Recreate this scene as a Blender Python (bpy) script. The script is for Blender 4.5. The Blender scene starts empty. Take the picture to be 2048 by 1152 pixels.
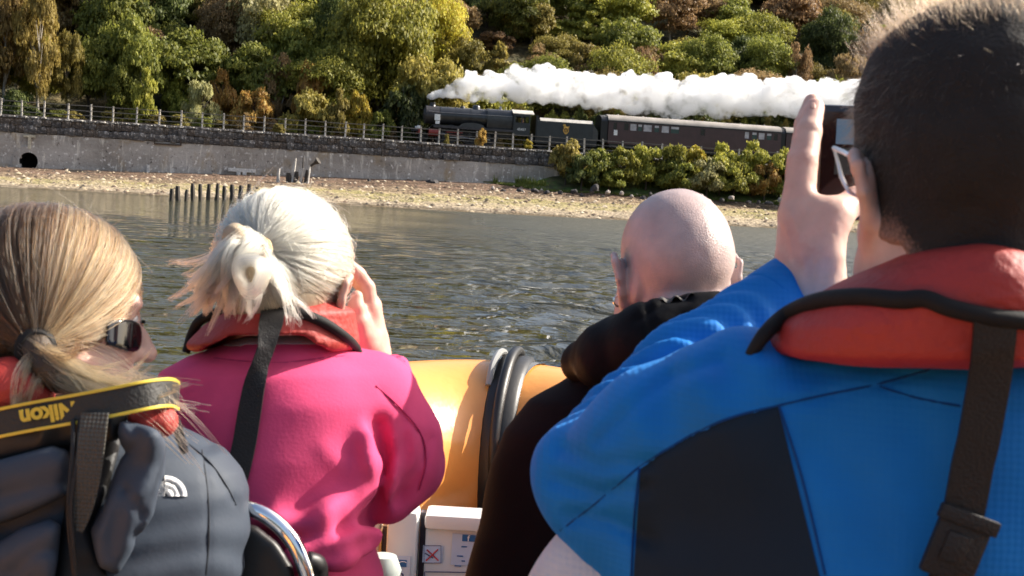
import bpy, bmesh, math, random
import numpy as np
from mathutils import Vector, Matrix

# ---------------------------------------------------------------- camera, sky, sun, exposure
scn = bpy.context.scene
col = scn.collection
F = 2700.0                     # focal length in photo pixels (2048 wide)
CAMZ = 1.5
ROLL = math.atan(0.0587)
PITCH = math.atan(184 * math.cos(ROLL) / F)
_fw = np.array([0, math.cos(PITCH), -math.sin(PITCH)])
_r0 = np.array([1.0, 0, 0]); _u0 = np.array([0, math.sin(PITCH), math.cos(PITCH)])
_up = math.cos(ROLL) * _u0 - math.sin(ROLL) * _r0
_rt = math.cos(ROLL) * _r0 + math.sin(ROLL) * _u0
CAMP = np.array([0, 0, CAMZ])
RUF = np.stack([_rt, _up, _fw])          # rows: right, up, forward
cam_d = bpy.data.cameras.new('camera'); cam = bpy.data.objects.new('camera', cam_d); col.objects.link(cam)
cam_d.sensor_width = 36; cam_d.lens = 36 * F / 2048
cam_d.clip_start = 0.05; cam_d.clip_end = 3000
cam.matrix_world = Matrix([[_rt[i], _up[i], -_fw[i], CAMP[i]] for i in range(3)] + [[0, 0, 0, 1]])
cam_d.dof.use_dof = True; cam_d.dof.focus_distance = 4.5; cam_d.dof.aperture_fstop = 16
scn.camera = cam

SUN = np.array([0.78, 0.27, 0.60]); SUN = SUN / np.linalg.norm(SUN)     # towards the sun
world = bpy.data.worlds.new('World'); scn.world = world; world.use_nodes = True
wn = world.node_tree.nodes; wl = world.node_tree.links
sky = wn.new('ShaderNodeTexSky'); sky.sky_type = 'NISHITA'; sky.sun_disc = False
sky.sun_elevation = math.asin(SUN[2]); sky.sun_rotation = math.atan2(SUN[0], SUN[1])
sky.air_density = 1.0; sky.dust_density = 4.0; sky.ozone_density = 1.0
bg = wn['Background']; bg.inputs['Strength'].default_value = 0.11
wl.new(sky.outputs[0], bg.inputs[0])
sun_d = bpy.data.lights.new('sun', 'SUN'); sun_d.energy = 5.0; sun_d.angle = math.radians(0.55); sun_d.color = (1, 0.93, 0.82)
sun = bpy.data.objects.new('sun', sun_d); col.objects.link(sun); sun.location = (60, 0, 80)
sun.rotation_euler = Vector(SUN).to_track_quat('Z', 'Y').to_euler()
scn.view_settings.view_transform = 'Standard'; scn.view_settings.look = 'None'
scn.view_settings.exposure = 0.95; scn.view_settings.gamma = 1.0; scn.view_settings.use_curve_mapping = False
scn.cycles.max_bounces = 30; scn.cycles.volume_bounces = 28; scn.cycles.diffuse_bounces = 3; scn.cycles.glossy_bounces = 3
scn.cycles.transparent_max_bounces = 8; scn.cycles.transmission_bounces = 4
scn.cycles.use_denoising = True
scn.cycles.caustics_reflective = False; scn.cycles.caustics_refractive = False

# ---------------------------------------------------------------- helpers
def W(px, py, d):
    """world point that photo pixel (px, py) shows at depth d metres"""
    return CAMP + d * ((px - 1024) / F * _rt - (py - 576) / F * _up + _fw)
def Wz(px, py, z=0.0):
    v = (px - 1024) / F * _rt - (py - 576) / F * _up + _fw
    return CAMP + v * ((z - CAMZ) / v[2])
def C(px, py, d):
    """the same in right/up/depth metres, used to model the people"""
    return np.array([(px - 1024) / F * d, -(py - 576) / F * d, d])
def hor(px):
    return 392 + 0.0587 * (px - 1024)

def tag(o, label=None, cat=None, group=None, kind=None):
    if label: o['label'] = label
    if cat: o['category'] = cat
    if group: o['group'] = group
    if kind: o['kind'] = kind
    return o
def empty(name, label=None, cat=None, loc=(0, 0, 0), rz=0.0, group=None, kind=None):
    o = bpy.data.objects.new(name, None); col.objects.link(o); o.empty_display_size = 0.1
    o.location = loc; o.rotation_euler = (0, 0, rz)
    return tag(o, label, cat, group, kind)
def link(name, me, parent=None, mat=None, smooth=False):
    o = bpy.data.objects.new(name, me); col.objects.link(o)
    if parent is not None: o.parent = parent
    if mat is not None and len(me.materials) == 0:
        for m in (mat if isinstance(mat, (list, tuple)) else [mat]): me.materials.append(m)
    if smooth: me.polygons.foreach_set('use_smooth', np.ones(len(me.polygons), bool))
    return o
def np_mesh(name, V, Fc):
    """mesh from an (n,3) vertex array and an (m,k) face array"""
    V = np.asarray(V, np.float32); Fc = np.asarray(Fc, np.int32); k = Fc.shape[1]
    me = bpy.data.meshes.new(name)
    me.vertices.add(len(V)); me.vertices.foreach_set('co', V.ravel())
    me.loops.add(Fc.size); me.loops.foreach_set('vertex_index', Fc.ravel())
    me.polygons.add(len(Fc)); me.polygons.foreach_set('loop_start', np.arange(0, Fc.size, k, dtype=np.int32))
    me.update(calc_edges=True); me.validate()
    return me
class MB:
    """collects boxes, tubes, lathes ... for ONE mesh"""
    def __init__(s): s.v = []; s.f = []
    def add(s, vs, fs):
        n = len(s.v); s.v += [tuple(map(float, v)) for v in vs]; s.f += [tuple(i + n for i in f) for f in fs]; return s
    def box(s, x0, x1, y0, y1, z0, z1, M=None, bev=0.0):
        if bev > 0:
            bm = bmesh.new(); bmesh.ops.create_cube(bm, size=1)
            for v in bm.verts: v.co = Vector(((x0 + x1) / 2 + v.co.x * (x1 - x0), (y0 + y1) / 2 + v.co.y * (y1 - y0), (z0 + z1) / 2 + v.co.z * (z1 - z0)))
            bmesh.ops.bevel(bm, geom=bm.edges[:], offset=bev, segments=2, affect='EDGES', profile=0.6)
            bm.verts.index_update()
            vs = [v.co[:] for v in bm.verts]; fs = [[v.index for v in f.verts] for f in bm.faces]; bm.free()
        else:
            vs = [(x, y, z) for z in (z0, z1) for y in (y0, y1) for x in (x0, x1)]
            fs = [(0, 2, 3, 1), (4, 5, 7, 6), (0, 1, 5, 4), (2, 6, 7, 3), (0, 4, 6, 2), (1, 3, 7, 5)]
        if M is not None: vs = [M @ Vector(v) for v in vs]
        return s.add(vs, fs)
    def tube(s, pts, r, n=8, caps=True, closed=False, flat=None):
        P = [Vector(p) for p in pts]; m = len(P)
        rs = r if isinstance(r, (list, tuple, np.ndarray)) else [r] * m
        up = None; rings = []
        for i in range(m):
            a = P[(i - 1) % m] if (closed or i > 0) else P[i]; b = P[(i + 1) % m] if (closed or i < m - 1) else P[i]
            t = (b - a).normalized()
            if up is None:
                up = Vector((0, 0, 1)) if abs(t.z) < 0.9 else Vector((1, 0, 0))
            x = t.cross(up).normalized(); up = x.cross(t).normalized()
            ring = []
            for k in range(n):
                an = 2 * math.pi * k / n
                ring.append(P[i] + (x * math.cos(an) + up * math.sin(an) * (flat or 1.0)) * rs[i])
            rings.append(ring)
        vs = [v for rg in rings for v in rg]; fs = []
        for i in range(m if closed else m - 1):
            for k in range(n):
                j = (i + 1) % m
                fs.append((i * n + k, i * n + (k + 1) % n, j * n + (k + 1) % n, j * n + k))
        if caps and not closed:
            fs.append(tuple(range(n - 1, -1, -1))); fs.append(tuple((m - 1) * n + k for k in range(n)))
        return s.add(vs, fs)
    def cyl(s, a, b, r, r2=None, n=16):
        return s.tube([a, b], [r, r if r2 is None else r2], n)
    def lathe(s, prof, M=None, n=20):
        """prof: (radius, height) pairs round local z"""
        vs = []; fs = []
        for (r, z) in prof:
            for k in range(n):
                a = 2 * math.pi * k / n; v = Vector((r * math.cos(a), r * math.sin(a), z)); vs.append(M @ v if M is not None else v)
        for i in range(len(prof) - 1):
            for k in range(n): fs.append((i * n + k, i * n + (k + 1) % n, (i + 1) * n + (k + 1) % n, (i + 1) * n + k))
        fs.append(tuple(range(n - 1, -1, -1))); fs.append(tuple((len(prof) - 1) * n + k for k in range(n)))
        return s.add(vs, fs)
    def prism(s, poly, a, b, M=None):
        """polygon [(u,v)] extruded in w from a to b; (u,v,w) mapped by M"""
        n = len(poly); vs = [Vector((u, v, a)) for u, v in poly] + [Vector((u, v, b)) for u, v in poly]
        if M is not None: vs = [M @ v for v in vs]
        fs = [tuple(range(n - 1, -1, -1)), tuple(range(n, 2 * n))] + [(i, (i + 1) % n, n + (i + 1) % n, n + i) for i in range(n)]
        return s.add(vs, fs)
    def mesh(s, name):
        me = bpy.data.meshes.new(name); me.from_pydata(s.v, [], s.f); me.update(); return me
    def build(s, name, mat, parent=None, smooth=False):
        o = link(name, s.mesh(name), parent, mat)
        if smooth: autosmooth(o.data)
        return o
def autosmooth(me, ang=0.7):
    me.polygons.foreach_set('use_smooth', np.ones(len(me.polygons), bool))
    bm = bmesh.new(); bm.from_mesh(me)
    bmesh.ops.recalc_face_normals(bm, faces=bm.faces)
    for e in bm.edges:
        if len(e.link_faces) == 2 and e.calc_face_angle(0) > ang: e.smooth = False
    bm.to_mesh(me); bm.free()

# ---------------------------------------------------------------- materials
def new_mat(name):
    m = bpy.data.materials.new(name); m.use_nodes = True; nt = m.node_tree
    return m, nt.nodes, nt.links, nt.nodes['Principled BSDF']
def mat(name, c, rough=0.6, metal=0.0, var=0.12, vs=6.0, bump=0.0, bs=80.0, spec=0.5, sss=0.0, sheen=0.0, coat=0.0,
        c2=None, c2s=3.0, c2t=0.5, stretch=(1, 1, 1), sheen_c=None):
    m, N, L, B = new_mat(name)
    tc = N.new('ShaderNodeTexCoord'); mp = N.new('ShaderNodeMapping'); mp.inputs['Scale'].default_value = stretch
    L.new(tc.outputs['Object'], mp.inputs[0])
    nz = N.new('ShaderNodeTexNoise'); nz.inputs['Scale'].default_value = vs; nz.inputs['Detail'].default_value = 6
    L.new(mp.outputs[0], nz.inputs['Vector'])
    hv = N.new('ShaderNodeHueSaturation'); hv.inputs['Color'].default_value = (*c, 1)
    mr = N.new('ShaderNodeMapRange'); mr.inputs[1].default_value = 0.3; mr.inputs[2].default_value = 0.7
    mr.inputs[3].default_value = 1 - var; mr.inputs[4].default_value = 1 + var
    L.new(nz.outputs[0], mr.inputs[0]); L.new(mr.outputs[0], hv.inputs['Value'])
    if c2 is not None:
        n2 = N.new('ShaderNodeTexNoise'); n2.inputs['Scale'].default_value = c2s; n2.inputs['Detail'].default_value = 8; n2.inputs['Roughness'].default_value = 0.65
        L.new(mp.outputs[0], n2.inputs['Vector'])
        r2 = N.new('ShaderNodeMapRange'); r2.inputs[1].default_value = c2t - 0.06; r2.inputs[2].default_value = c2t + 0.06
        L.new(n2.outputs[0], r2.inputs[0])
        mx = N.new('ShaderNodeMix'); mx.data_type = 'RGBA'; mx.inputs[6].default_value = (*c, 1); mx.inputs[7].default_value = (*c2, 1)
        L.new(r2.outputs[0], mx.inputs[0]); L.new(mx.outputs[2], hv.inputs['Color'])
    L.new(hv.outputs[0], B.inputs['Base Color'])
    B.inputs['Roughness'].default_value = rough; B.inputs['Metallic'].default_value = metal; B.inputs['Specular IOR Level'].default_value = spec
    if sss: B.inputs['Subsurface Weight'].default_value = sss; B.inputs['Subsurface Radius'].default_value = (1, 0.35, 0.2); B.inputs['Subsurface Scale'].default_value = 0.008
    if sheen: B.inputs['Sheen Weight'].default_value = sheen; B.inputs['Sheen Roughness'].default_value = 0.4
    if sheen and sheen_c: B.inputs['Sheen Tint'].default_value = (*sheen_c, 1)
    if coat: B.inputs['Coat Weight'].default_value = coat; B.inputs['Coat Roughness'].default_value = 0.12
    if bump:
        nb = N.new('ShaderNodeTexNoise'); nb.inputs['Scale'].default_value = bs; nb.inputs['Detail'].default_value = 5
        L.new(mp.outputs[0], nb.inputs['Vector'])
        bp = N.new('ShaderNodeBump'); bp.inputs['Strength'].default_value = bump; bp.inputs['Distance'].default_value = 1.0 / bs
        L.new(nb.outputs[0], bp.inputs['Height']); L.new(bp.outputs[0], B.inputs['Normal'])
    return m

# ---------------------------------------------------------------- noise
def _hash(i, j, k, seed):
    h = (i.astype(np.uint32) * np.uint32(374761393) + j.astype(np.uint32) * np.uint32(668265263) + k.astype(np.uint32) * np.uint32(2246822519) + np.uint32(seed * 9781 + 7))
    h = (h ^ (h >> np.uint32(13))) * np.uint32(1274126177); h = h ^ (h >> np.uint32(16))
    return (h & np.uint32(0xffff)).astype(np.float32) / 65535.0
def vnoise(P, fr, seed=0):
    """smooth value noise in -1..1"""
    Q = np.asarray(P, np.float32) * np.asarray(fr, np.float32); I = np.floor(Q).astype(np.int64); f = Q - I; f = f * f * (3 - 2 * f)
    r = 0
    for a in (0, 1):
        wa = f[:, 0] if a else 1 - f[:, 0]
        for b in (0, 1):
            wb = f[:, 1] if b else 1 - f[:, 1]
            for c in (0, 1):
                wc = f[:, 2] if c else 1 - f[:, 2]
                r = r + wa * wb * wc * _hash(I[:, 0] + a, I[:, 1] + b, I[:, 2] + c, seed)
    return r * 2 - 1
def fbm(P, fr, seed=0, o=3):
    r = 0; a = 1.0; fr = np.asarray(fr, np.float32)
    for i in range(o): r = r + a * vnoise(P, fr * 2.03 ** i, seed + i); a *= 0.5
    return r
# ================================================================ the far shore
A = math.radians(11.0)                                   # the railway runs 11 degrees off square
T2 = np.array([math.cos(A), math.sin(A)]); N2 = np.array([math.sin(A), -math.cos(A)])   # along the line, towards the water
O2 = np.array([0.0, 130.0])
def TP(u, s, z):                                         # u metres along, s metres behind the wall face
    p = O2 + u * T2 - s * N2; return np.array([p[0], p[1], z])
def s_of(x, y): return -((x - O2[0]) * N2[0] + (y - O2[1]) * N2[1])
def u_of(x, y): return (x - O2[0]) * T2[0] + (y - O2[1]) * T2[1]
def upx(px, s=0.0):                                      # distance along the line that shows at photo column px
    k = (px - 1024) / F; o = O2 - s * N2
    return (k * o[1] - o[0]) / (T2[0] - k * T2[1])
def dpx(px, s=0.0): return TP(upx(px, s), s, 0)[1]       # its depth
def zpx(px, py, d): return W(px, py, d)[2]
WALLTOP = 6.05
TRACKZ = 6.35

def terr(x, y):
    s = s_of(x, y); k = np.maximum(s - 15, 0)
    return 5.9 + 0.12 * np.clip(s, 0, 12) * 0 + 78 * (1 - np.exp(-k / 130.0)) * (0.9 + 0.25 * np.sin(u_of(x, y) * 0.021 + 1.3))

# water -----------------------------------------------------------------
def make_water():
    m, N, L, B = new_mat('water')
    B.inputs['Base Color'].default_value = (0.045, 0.040, 0.016, 1); B.inputs['Roughness'].default_value = 0.03; B.inputs['IOR'].default_value = 1.7
    tc = N.new('ShaderNodeTexCoord')
    def wave(scale, sx, sy, det, rot=0.0):
        mp = N.new('ShaderNodeMapping'); mp.inputs['Scale'].default_value = (sx, sy, 1); mp.inputs['Rotation'].default_value = (0, 0, rot)
        L.new(tc.outputs['Object'], mp.inputs[0])
        n = N.new('ShaderNodeTexNoise'); n.inputs['Scale'].default_value = scale; n.inputs['Detail'].default_value = det; n.inputs['Distortion'].default_value = 0.4
        L.new(mp.outputs[0], n.inputs['Vector']); return n
    w1 = wave(0.9, 0.55, 1.2, 3); w2 = wave(3.2, 0.7, 1.1, 4, 0.3)
    # a breeze ruffles the water further right
    sep = N.new('ShaderNodeSeparateXYZ'); L.new(tc.outputs['Object'], sep.inputs[0])
    dv = N.new('ShaderNodeMath'); dv.operation = 'DIVIDE'; L.new(sep.outputs['X'], dv.inputs[0])
    mxy = N.new('ShaderNodeMath'); mxy.operation = 'MAXIMUM'; L.new(sep.outputs['Y'], mxy.inputs[0]); mxy.inputs[1].default_value = 8; L.new(mxy.outputs[0], dv.inputs[1])
    pn = N.new('ShaderNodeTexNoise'); pn.inputs['Scale'].default_value = 0.035; pn.inputs['Detail'].default_value = 3; L.new(tc.outputs['Object'], pn.inputs['Vector'])
    ad = N.new('ShaderNodeMath'); ad.operation = 'MULTIPLY_ADD'; L.new(pn.outputs[0], ad.inputs[0]); ad.inputs[1].default_value = 0.25; L.new(dv.outputs[0], ad.inputs[2])
    gust = N.new('ShaderNodeMapRange'); gust.inputs[1].default_value = 0.0; gust.inputs[2].default_value = 0.20; gust.inputs[3].default_value = 1.1; gust.inputs[4].default_value = 2.8
    gust.interpolation_type = 'SMOOTHSTEP'
    L.new(ad.outputs[0], gust.inputs[0])
    a2 = N.new('ShaderNodeMath'); a2.operation = 'MULTIPLY_ADD'; L.new(w2.outputs[0], a2.inputs[0]); a2.inputs[1].default_value = 0.35; L.new(w1.outputs[0], a2.inputs[2])
    h = N.new('ShaderNodeMath'); h.operation = 'MULTIPLY'; L.new(a2.outputs[0], h.inputs[0]); L.new(gust.outputs[0], h.inputs[1])
    # ripples too small to build: rougher where the breeze reaches
    gr = N.new('ShaderNodeMapRange'); gr.inputs[1].default_value = 1.1; gr.inputs[2].default_value = 2.8; gr.inputs[3].default_value = 0.07; gr.inputs[4].default_value = 0.55; L.new(gust.outputs[0], gr.inputs[0])
    yr = N.new('ShaderNodeMapRange'); yr.inputs[1].default_value = 18; yr.inputs[2].default_value = 75; yr.inputs[3].default_value = 0.10; yr.inputs[4].default_value = 1.0; L.new(sep.outputs['Y'], yr.inputs[0])
    rm = N.new('ShaderNodeMath'); rm.operation = 'MULTIPLY'; L.new(gr.outputs[0], rm.inputs[0]); L.new(yr.outputs[0], rm.inputs[1]); L.new(rm.outputs[0], B.inputs['Roughness'])
    bp = N.new('ShaderNodeBump'); bp.inputs['Strength'].default_value = 1.0; bp.inputs['Distance'].default_value = 0.19
    L.new(h.outputs[0], bp.inputs['Height']); L.new(bp.outputs[0], B.inputs['Normal'])
    # real waves on a fan of water in front of the boat, flat sheets all round it
    yy = np.concatenate([np.arange(950, 250, -2.5), np.arange(250, 52, -1.0)]); dd = 4050.0 / yy; pxs = np.linspace(-330, 2380, 520); tn = (pxs - 1024) / F
    X = dd[:, None] * tn[None]; Yg = np.repeat(dd[:, None], len(tn), 1); rr = np.random.default_rng(17); Z = np.zeros_like(X); dY = np.gradient(dd)[:, None]
    gu = np.clip((X / np.maximum(Yg, 8) + .13) / .20, 0, 1); gu = gu * gu * (3 - 2 * gu); gu = np.clip(gu + .25 * fbm(np.stack([X, Yg, 0 * X], -1).reshape(-1, 3), (.10, .05, 0), 4, 2).reshape(X.shape), 0, 1)
    for i in range(72):
        lam = .24 * 9 ** rr.random(); th = rr.normal(math.pi / 2 + .12, .34); kx, ky = math.cos(th) * 2 * math.pi / lam, math.sin(th) * 2 * math.pi / lam
        att = np.clip(lam / (2.2 * dY * abs(math.sin(th)) + 1e-6) - .6, 0, 1); Z += .235 / math.sqrt(36) * lam / 6.283 * att * np.sin(kx * X + ky * Yg + rr.uniform(0, 6.28) + .6 * np.sin(X * .7 + i))
    fade = np.clip((np.arange(len(yy))) / 25, 0, 1)[:, None] * np.clip((len(yy) - 1 - np.arange(len(yy))) / 40, 0, 1)[:, None] * np.clip(np.minimum(np.arange(len(tn)), len(tn) - 1 - np.arange(len(tn))) / 20, 0, 1)[None]
    Z *= fade * (.18 + .90 * gu)
    V = np.stack([X, Yg, Z], -1).reshape(-1, 3); n = len(tn); I = np.arange(len(yy) - 1)[:, None] * n + np.arange(n - 1)[None]; Q = np.stack([I, I + 1, I + n + 1, I + n], -1).reshape(-1, 4)
    c0, c1, c2, c3 = 0, n - 1, len(yy) * n - n, len(yy) * n - 1; o = len(V); V = np.concatenate([V, [(-600, -60, 0), (600, -60, 0), (600, 175, 0), (-600, 175, 0)]])
    Q = np.concatenate([Q, [(o, o + 1, c1, c0), (o + 1, o + 2, c3, c1), (o + 2, o + 3, c2, c3), (o + 3, o, c0, c2)]])
    me = np_mesh('water', V, Q)
    return tag(link('water', me, None, m, True), kind='structure')
make_water()

# seabed and hillside: one sheet under everything -------------------------
def make_ground():
    us = np.concatenate([np.linspace(-420, -90, 24), np.linspace(-80, 100, 90), np.linspace(110, 520, 28)])
    ss = np.concatenate([[0.9, 3, 6, 9, 12, 15], np.linspace(17, 160, 60), np.linspace(170, 420, 20)])
    V = []
    for s in ss:
        for u in us:
            p = TP(u, s, 0); z = float(terr(p[0], p[1])); V.append((p[0], p[1], z))
    V = np.array(V); V[:, 2] += 0.5 * fbm(V, 0.06, 3, 3) * (s_of(V[:, 0], V[:, 1]) > 14)
    n = len(us); Q = [(i * n + k, i * n + k + 1, (i + 1) * n + k + 1, (i + 1) * n + k) for i in range(len(ss) - 1) for k in range(n - 1)]
    m = mat('woodland_floor', (0.060, 0.058, 0.018), 0.95, var=0.4, vs=0.4, c2=(0.10, 0.075, 0.03), c2s=0.2, bump=1.0, bs=0.8)
    tag(link('hillside', np_mesh('hillside', V, np.array(Q)), None, m, True), kind='structure')
    mb = MB().add([(-600, -60, -2.5), (600, -60, -2.5), (600, 175, -2.5), (-600, 175, -2.5)], [(0, 1, 2, 3)])
    tag(mb.build('seabed', mat('seabed_mud', (0.05, 0.045, 0.03), 0.9)), kind='structure')
make_ground()

# the beach --------------------------------------------------------------
SH = [(-400, 352), (0, 373.7), (180, 383.6), (350, 393), (520, 401), (700, 411), (860, 420), (1024, 429), (1200, 438), (1400, 448.4), (1550, 456.4), (1800, 469.6), (2400, 502.8)]
BT = [(-400, 318), (0, 333), (200, 341), (330, 345), (600, 352), (1000, 366), (1100, 372), (1300, 380), (1550, 392), (1800, 405), (2400, 436)]
def lerp_px(L, x): return float(np.interp(x, [p[0] for p in L], [p[1] for p in L]))
def beach_pt(px, v):
    """v 0 at the water's edge .. 1 at the foot of the wall"""
    a = Wz(px, lerp_px(SH, px)); du = upx(px, -0.0); d = dpx(px)
    b = TP(du, 0.05, zpx(px, lerp_px(BT, px), d))
    e = v ** 1.0
    p = a + (b - a) * v
    return p, a, b
def make_beach():
    cols = np.concatenate([np.linspace(-400, -20, 20), np.linspace(-10, 1700, 300), np.linspace(1710, 2400, 24)])
    vs = np.concatenate([[-0.9, -0.3, -0.08], np.linspace(0, 1.0, 46)])
    V = []; uv = []
    for v in vs:
        for px in cols:
            p, a, b = beach_pt(px, max(v, 0))
            if v < 0: p = a + np.array([0, v * 14, v * 2.4])
            V.append(p); uv.append((px, v))
    V = np.array(V); uv = np.array(uv)
    edge = np.clip(uv[:, 1] * 6, 0.12, 1) * np.clip((1 - uv[:, 1]) * 8, 0, 1) * (uv[:, 1] >= 0)
    V[:, 2] += edge * (0.10 * fbm(V, (0.5, 0.9, 0), 5, 4) + 0.05 * fbm(V, (2.2, 2.2, 0), 9, 2))
    n = len(cols); Q = [(i * n + k, i * n + k + 1, (i + 1) * n + k + 1, (i + 1) * n + k) for i in range(len(vs) - 1) for k in range(n - 1)]
    me = np_mesh('beach', V, np.array(Q))
    at = me.attributes.new('band', 'FLOAT', 'POINT'); at.data.foreach_set('value', uv[:, 1].astype(np.float32))
    at2 = me.attributes.new('along', 'FLOAT', 'POINT'); at2.data.foreach_set('value', (uv[:, 0] / 1000).astype(np.float32))
    m, N, L, B = new_mat('beach_shingle')
    B.inputs['Roughness'].default_value = 0.9; B.inputs['Specular IOR Level'].default_value = 0.2
    tc = N.new('ShaderNodeTexCoord'); mp = N.new('ShaderNodeMapping'); mp.inputs['Scale'].default_value = (0.16, 0.5, 0.5); L.new(tc.outputs['Object'], mp.inputs[0])
    n1 = N.new('ShaderNodeTexNoise'); n1.inputs['Scale'].default_value = 1.6; n1.inputs['Detail'].default_value = 7; n1.inputs['Roughness'].default_value = 0.7; L.new(mp.outputs[0], n1.inputs['Vector'])
    n2 = N.new('ShaderNodeTexNoise'); n2.inputs['Scale'].default_value = 4.0; n2.inputs['Detail'].default_value = 6; L.new(tc.outputs['Object'], n2.inputs['Vector'])
    ab = N.new('ShaderNodeAttribute'); ab.attribute_name = 'band'
    ma = N.new('ShaderNodeMath'); ma.operation = 'MULTIPLY_ADD'; L.new(n1.outputs[0], ma.inputs[0]); ma.inputs[1].default_value = 0.55; L.new(ab.outputs['Fac'], ma.inputs[2])
    sb = N.new('ShaderNodeMath'); sb.operation = 'SUBTRACT'; L.new(ma.outputs[0], sb.inputs[0]); sb.inputs[1].default_value = 0.275
    rp = N.new('ShaderNodeValToRGB'); L.new(sb.outputs[0], rp.inputs[0])
    e = rp.color_ramp.elements
    e[0].position = 0.0; e[0].color = (0.16, 0.12, 0.07, 1); e[1].position = 1.0; e[1].color = (0.24, 0.15, 0.105, 1)
    for p, c in [(0.04, (0.20, 0.16, 0.11)), (0.10, (0.42, 0.34, 0.24)), (0.22, (0.48, 0.385, 0.255)), (0.31, (0.33, 0.285, 0.12)), (0.36, (0.45, 0.36, 0.23)), (0.43, (0.36, 0.31, 0.12)), (0.50, (0.42, 0.32, 0.20)), (0.56, (0.20, 0.14, 0.085)), (0.64, (0.34, 0.25, 0.16)), (0.70, (0.15, 0.10, 0.065)), (0.78, (0.27, 0.175, 0.12)), (0.85, (0.13, 0.085, 0.055)), (0.92, (0.22, 0.145, 0.10))]:
        x = e.new(p); x.color = (*c, 1)
    hv = N.new('ShaderNodeHueSaturation'); L.new(rp.outputs[0], hv.inputs['Color'])
    mr = N.new('ShaderNodeMapRange'); mr.inputs[1].default_value = 0.33; mr.inputs[2].default_value = 0.62; mr.inputs[3].default_value = 0.30; mr.inputs[4].default_value = 0.98; L.new(n2.outputs[0], mr.inputs[0])
    L.new(mr.outputs[0], hv.inputs['Value']); L.new(hv.outputs[0], B.inputs['Base Color'])
    bp = N.new('ShaderNodeBump'); bp.inputs['Strength'].default_value = 0.9; bp.inputs['Distance'].default_value = 0.12; L.new(n2.outputs[0], bp.inputs['Height']); L.new(bp.outputs[0], B.inputs['Normal'])
    tag(link('beach', me, None, m, True), kind='structure')
make_beach()

# ---------------------------------------------------------------- sea wall
rng = random.Random(4)
wall = empty('sea_wall', 'long grey sea wall with a dark stone top course and pale streaks, above the beach', 'wall', TP(0, 0, 0), A)
def wbox(mb, u0, u1, s0, s1, z0, z1, bev=0.0): return mb.box(u0, u1, s0, s1, z0, z1, bev=bev)
def wall_material():
    m, N, L, B = new_mat('rendered_wall')
    B.inputs['Roughness'].default_value = 0.9; B.inputs['Specular IOR Level'].default_value = 0.2
    tc = N.new('ShaderNodeTexCoord')
    def nz(sc, det, st=(1, 1, 1), ro=0.6):
        mp = N.new('ShaderNodeMapping'); mp.inputs['Scale'].default_value = st; L.new(tc.outputs['Object'], mp.inputs[0])
        n = N.new('ShaderNodeTexNoise'); n.inputs['Scale'].default_value = sc; n.inputs['Detail'].default_value = det; n.inputs['Roughness'].default_value = ro
        L.new(mp.outputs[0], n.inputs['Vector']); return n
    base = N.new('ShaderNodeValToRGB'); b = nz(0.35, 8, (0.5, 1, 1.2)); L.new(b.outputs[0], base.inputs[0])
    e = base.color_ramp.elements
    e[0].position = 0.3; e[0].color = (0.25, 0.22, 0.185, 1); e[1].position = 0.72; e[1].color = (0.54, 0.50, 0.45, 1)
    x = e.new(0.5); x.color = (0.41, 0.37, 0.325, 1)
    def over(prev, fac, c, lo, hi):
        r = N.new('ShaderNodeMapRange'); r.inputs[1].default_value = lo; r.inputs[2].default_value = hi; L.new(fac.outputs[0], r.inputs[0])
        mx = N.new('ShaderNodeMix'); mx.data_type = 'RGBA'; L.new(prev, mx.inputs[6]); mx.inputs[7].default_value = (*c, 1); L.new(r.outputs[0], mx.inputs[0]); return mx.outputs[2]
    c = over(base.outputs[0], nz(1.1, 6, (1.6, 1, 0.28), 0.7), (0.74, 0.69, 0.60), 0.55, 0.66)      # lime streaks
    c = over(c, nz(0.5, 6, (0.8, 1, 0.5)), (0.36, 0.25, 0.12), 0.55, 0.75)                           # ochre bloom
    c = over(c, nz(1.3, 6, (1.3, 1, 1.3), 0.75), (0.10, 0.085, 0.075), 0.585, 0.66)                   # dark scabs
    c = over(c, nz(2.6, 4, (1, 1, 1), 0.6), (0.80, 0.76, 0.70), 0.60, 0.66)                           # flecks
    L.new(c, B.inputs['Base Color'])
    bn = nz(3.5, 6, (1, 1, 1), 0.65)
    bp = N.new('ShaderNodeBump'); bp.inputs['Strength'].default_value = 0.8; bp.inputs['Distance'].default_value = 0.10; L.new(bn.outputs[0], bp.inputs['Height']); L.new(bp.outputs[0], B.inputs['Normal'])
    return m
M_wall = wall_material()
M_stone = [mat('wall_stone_' + n, c, 0.92, var=0.45, vs=2.2, bump=0.9, bs=5, c2=c2, c2s=2.4, c2t=0.60) for n, c, c2 in
           [('dark', (0.085, 0.079, 0.077), (0.40, 0.37, 0.34)), ('grey', (0.125, 0.116, 0.11), (0.5, 0.47, 0.43)), ('brown', (0.11, 0.09, 0.075), (0.36, 0.31, 0.26))]]
M_cope = mat('coping_stone', (0.13, 0.12, 0.11), 0.92, var=0.5, vs=1.7, bump=0.9, bs=5, c2=(0.55, 0.52, 0.47), c2s=1.8, c2t=0.53)
HOLE_U = upx(47); HOLE_Z = zpx(47, 322, dpx(47)); HOLE_R = 0.80
BANDZ = 4.55
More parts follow.
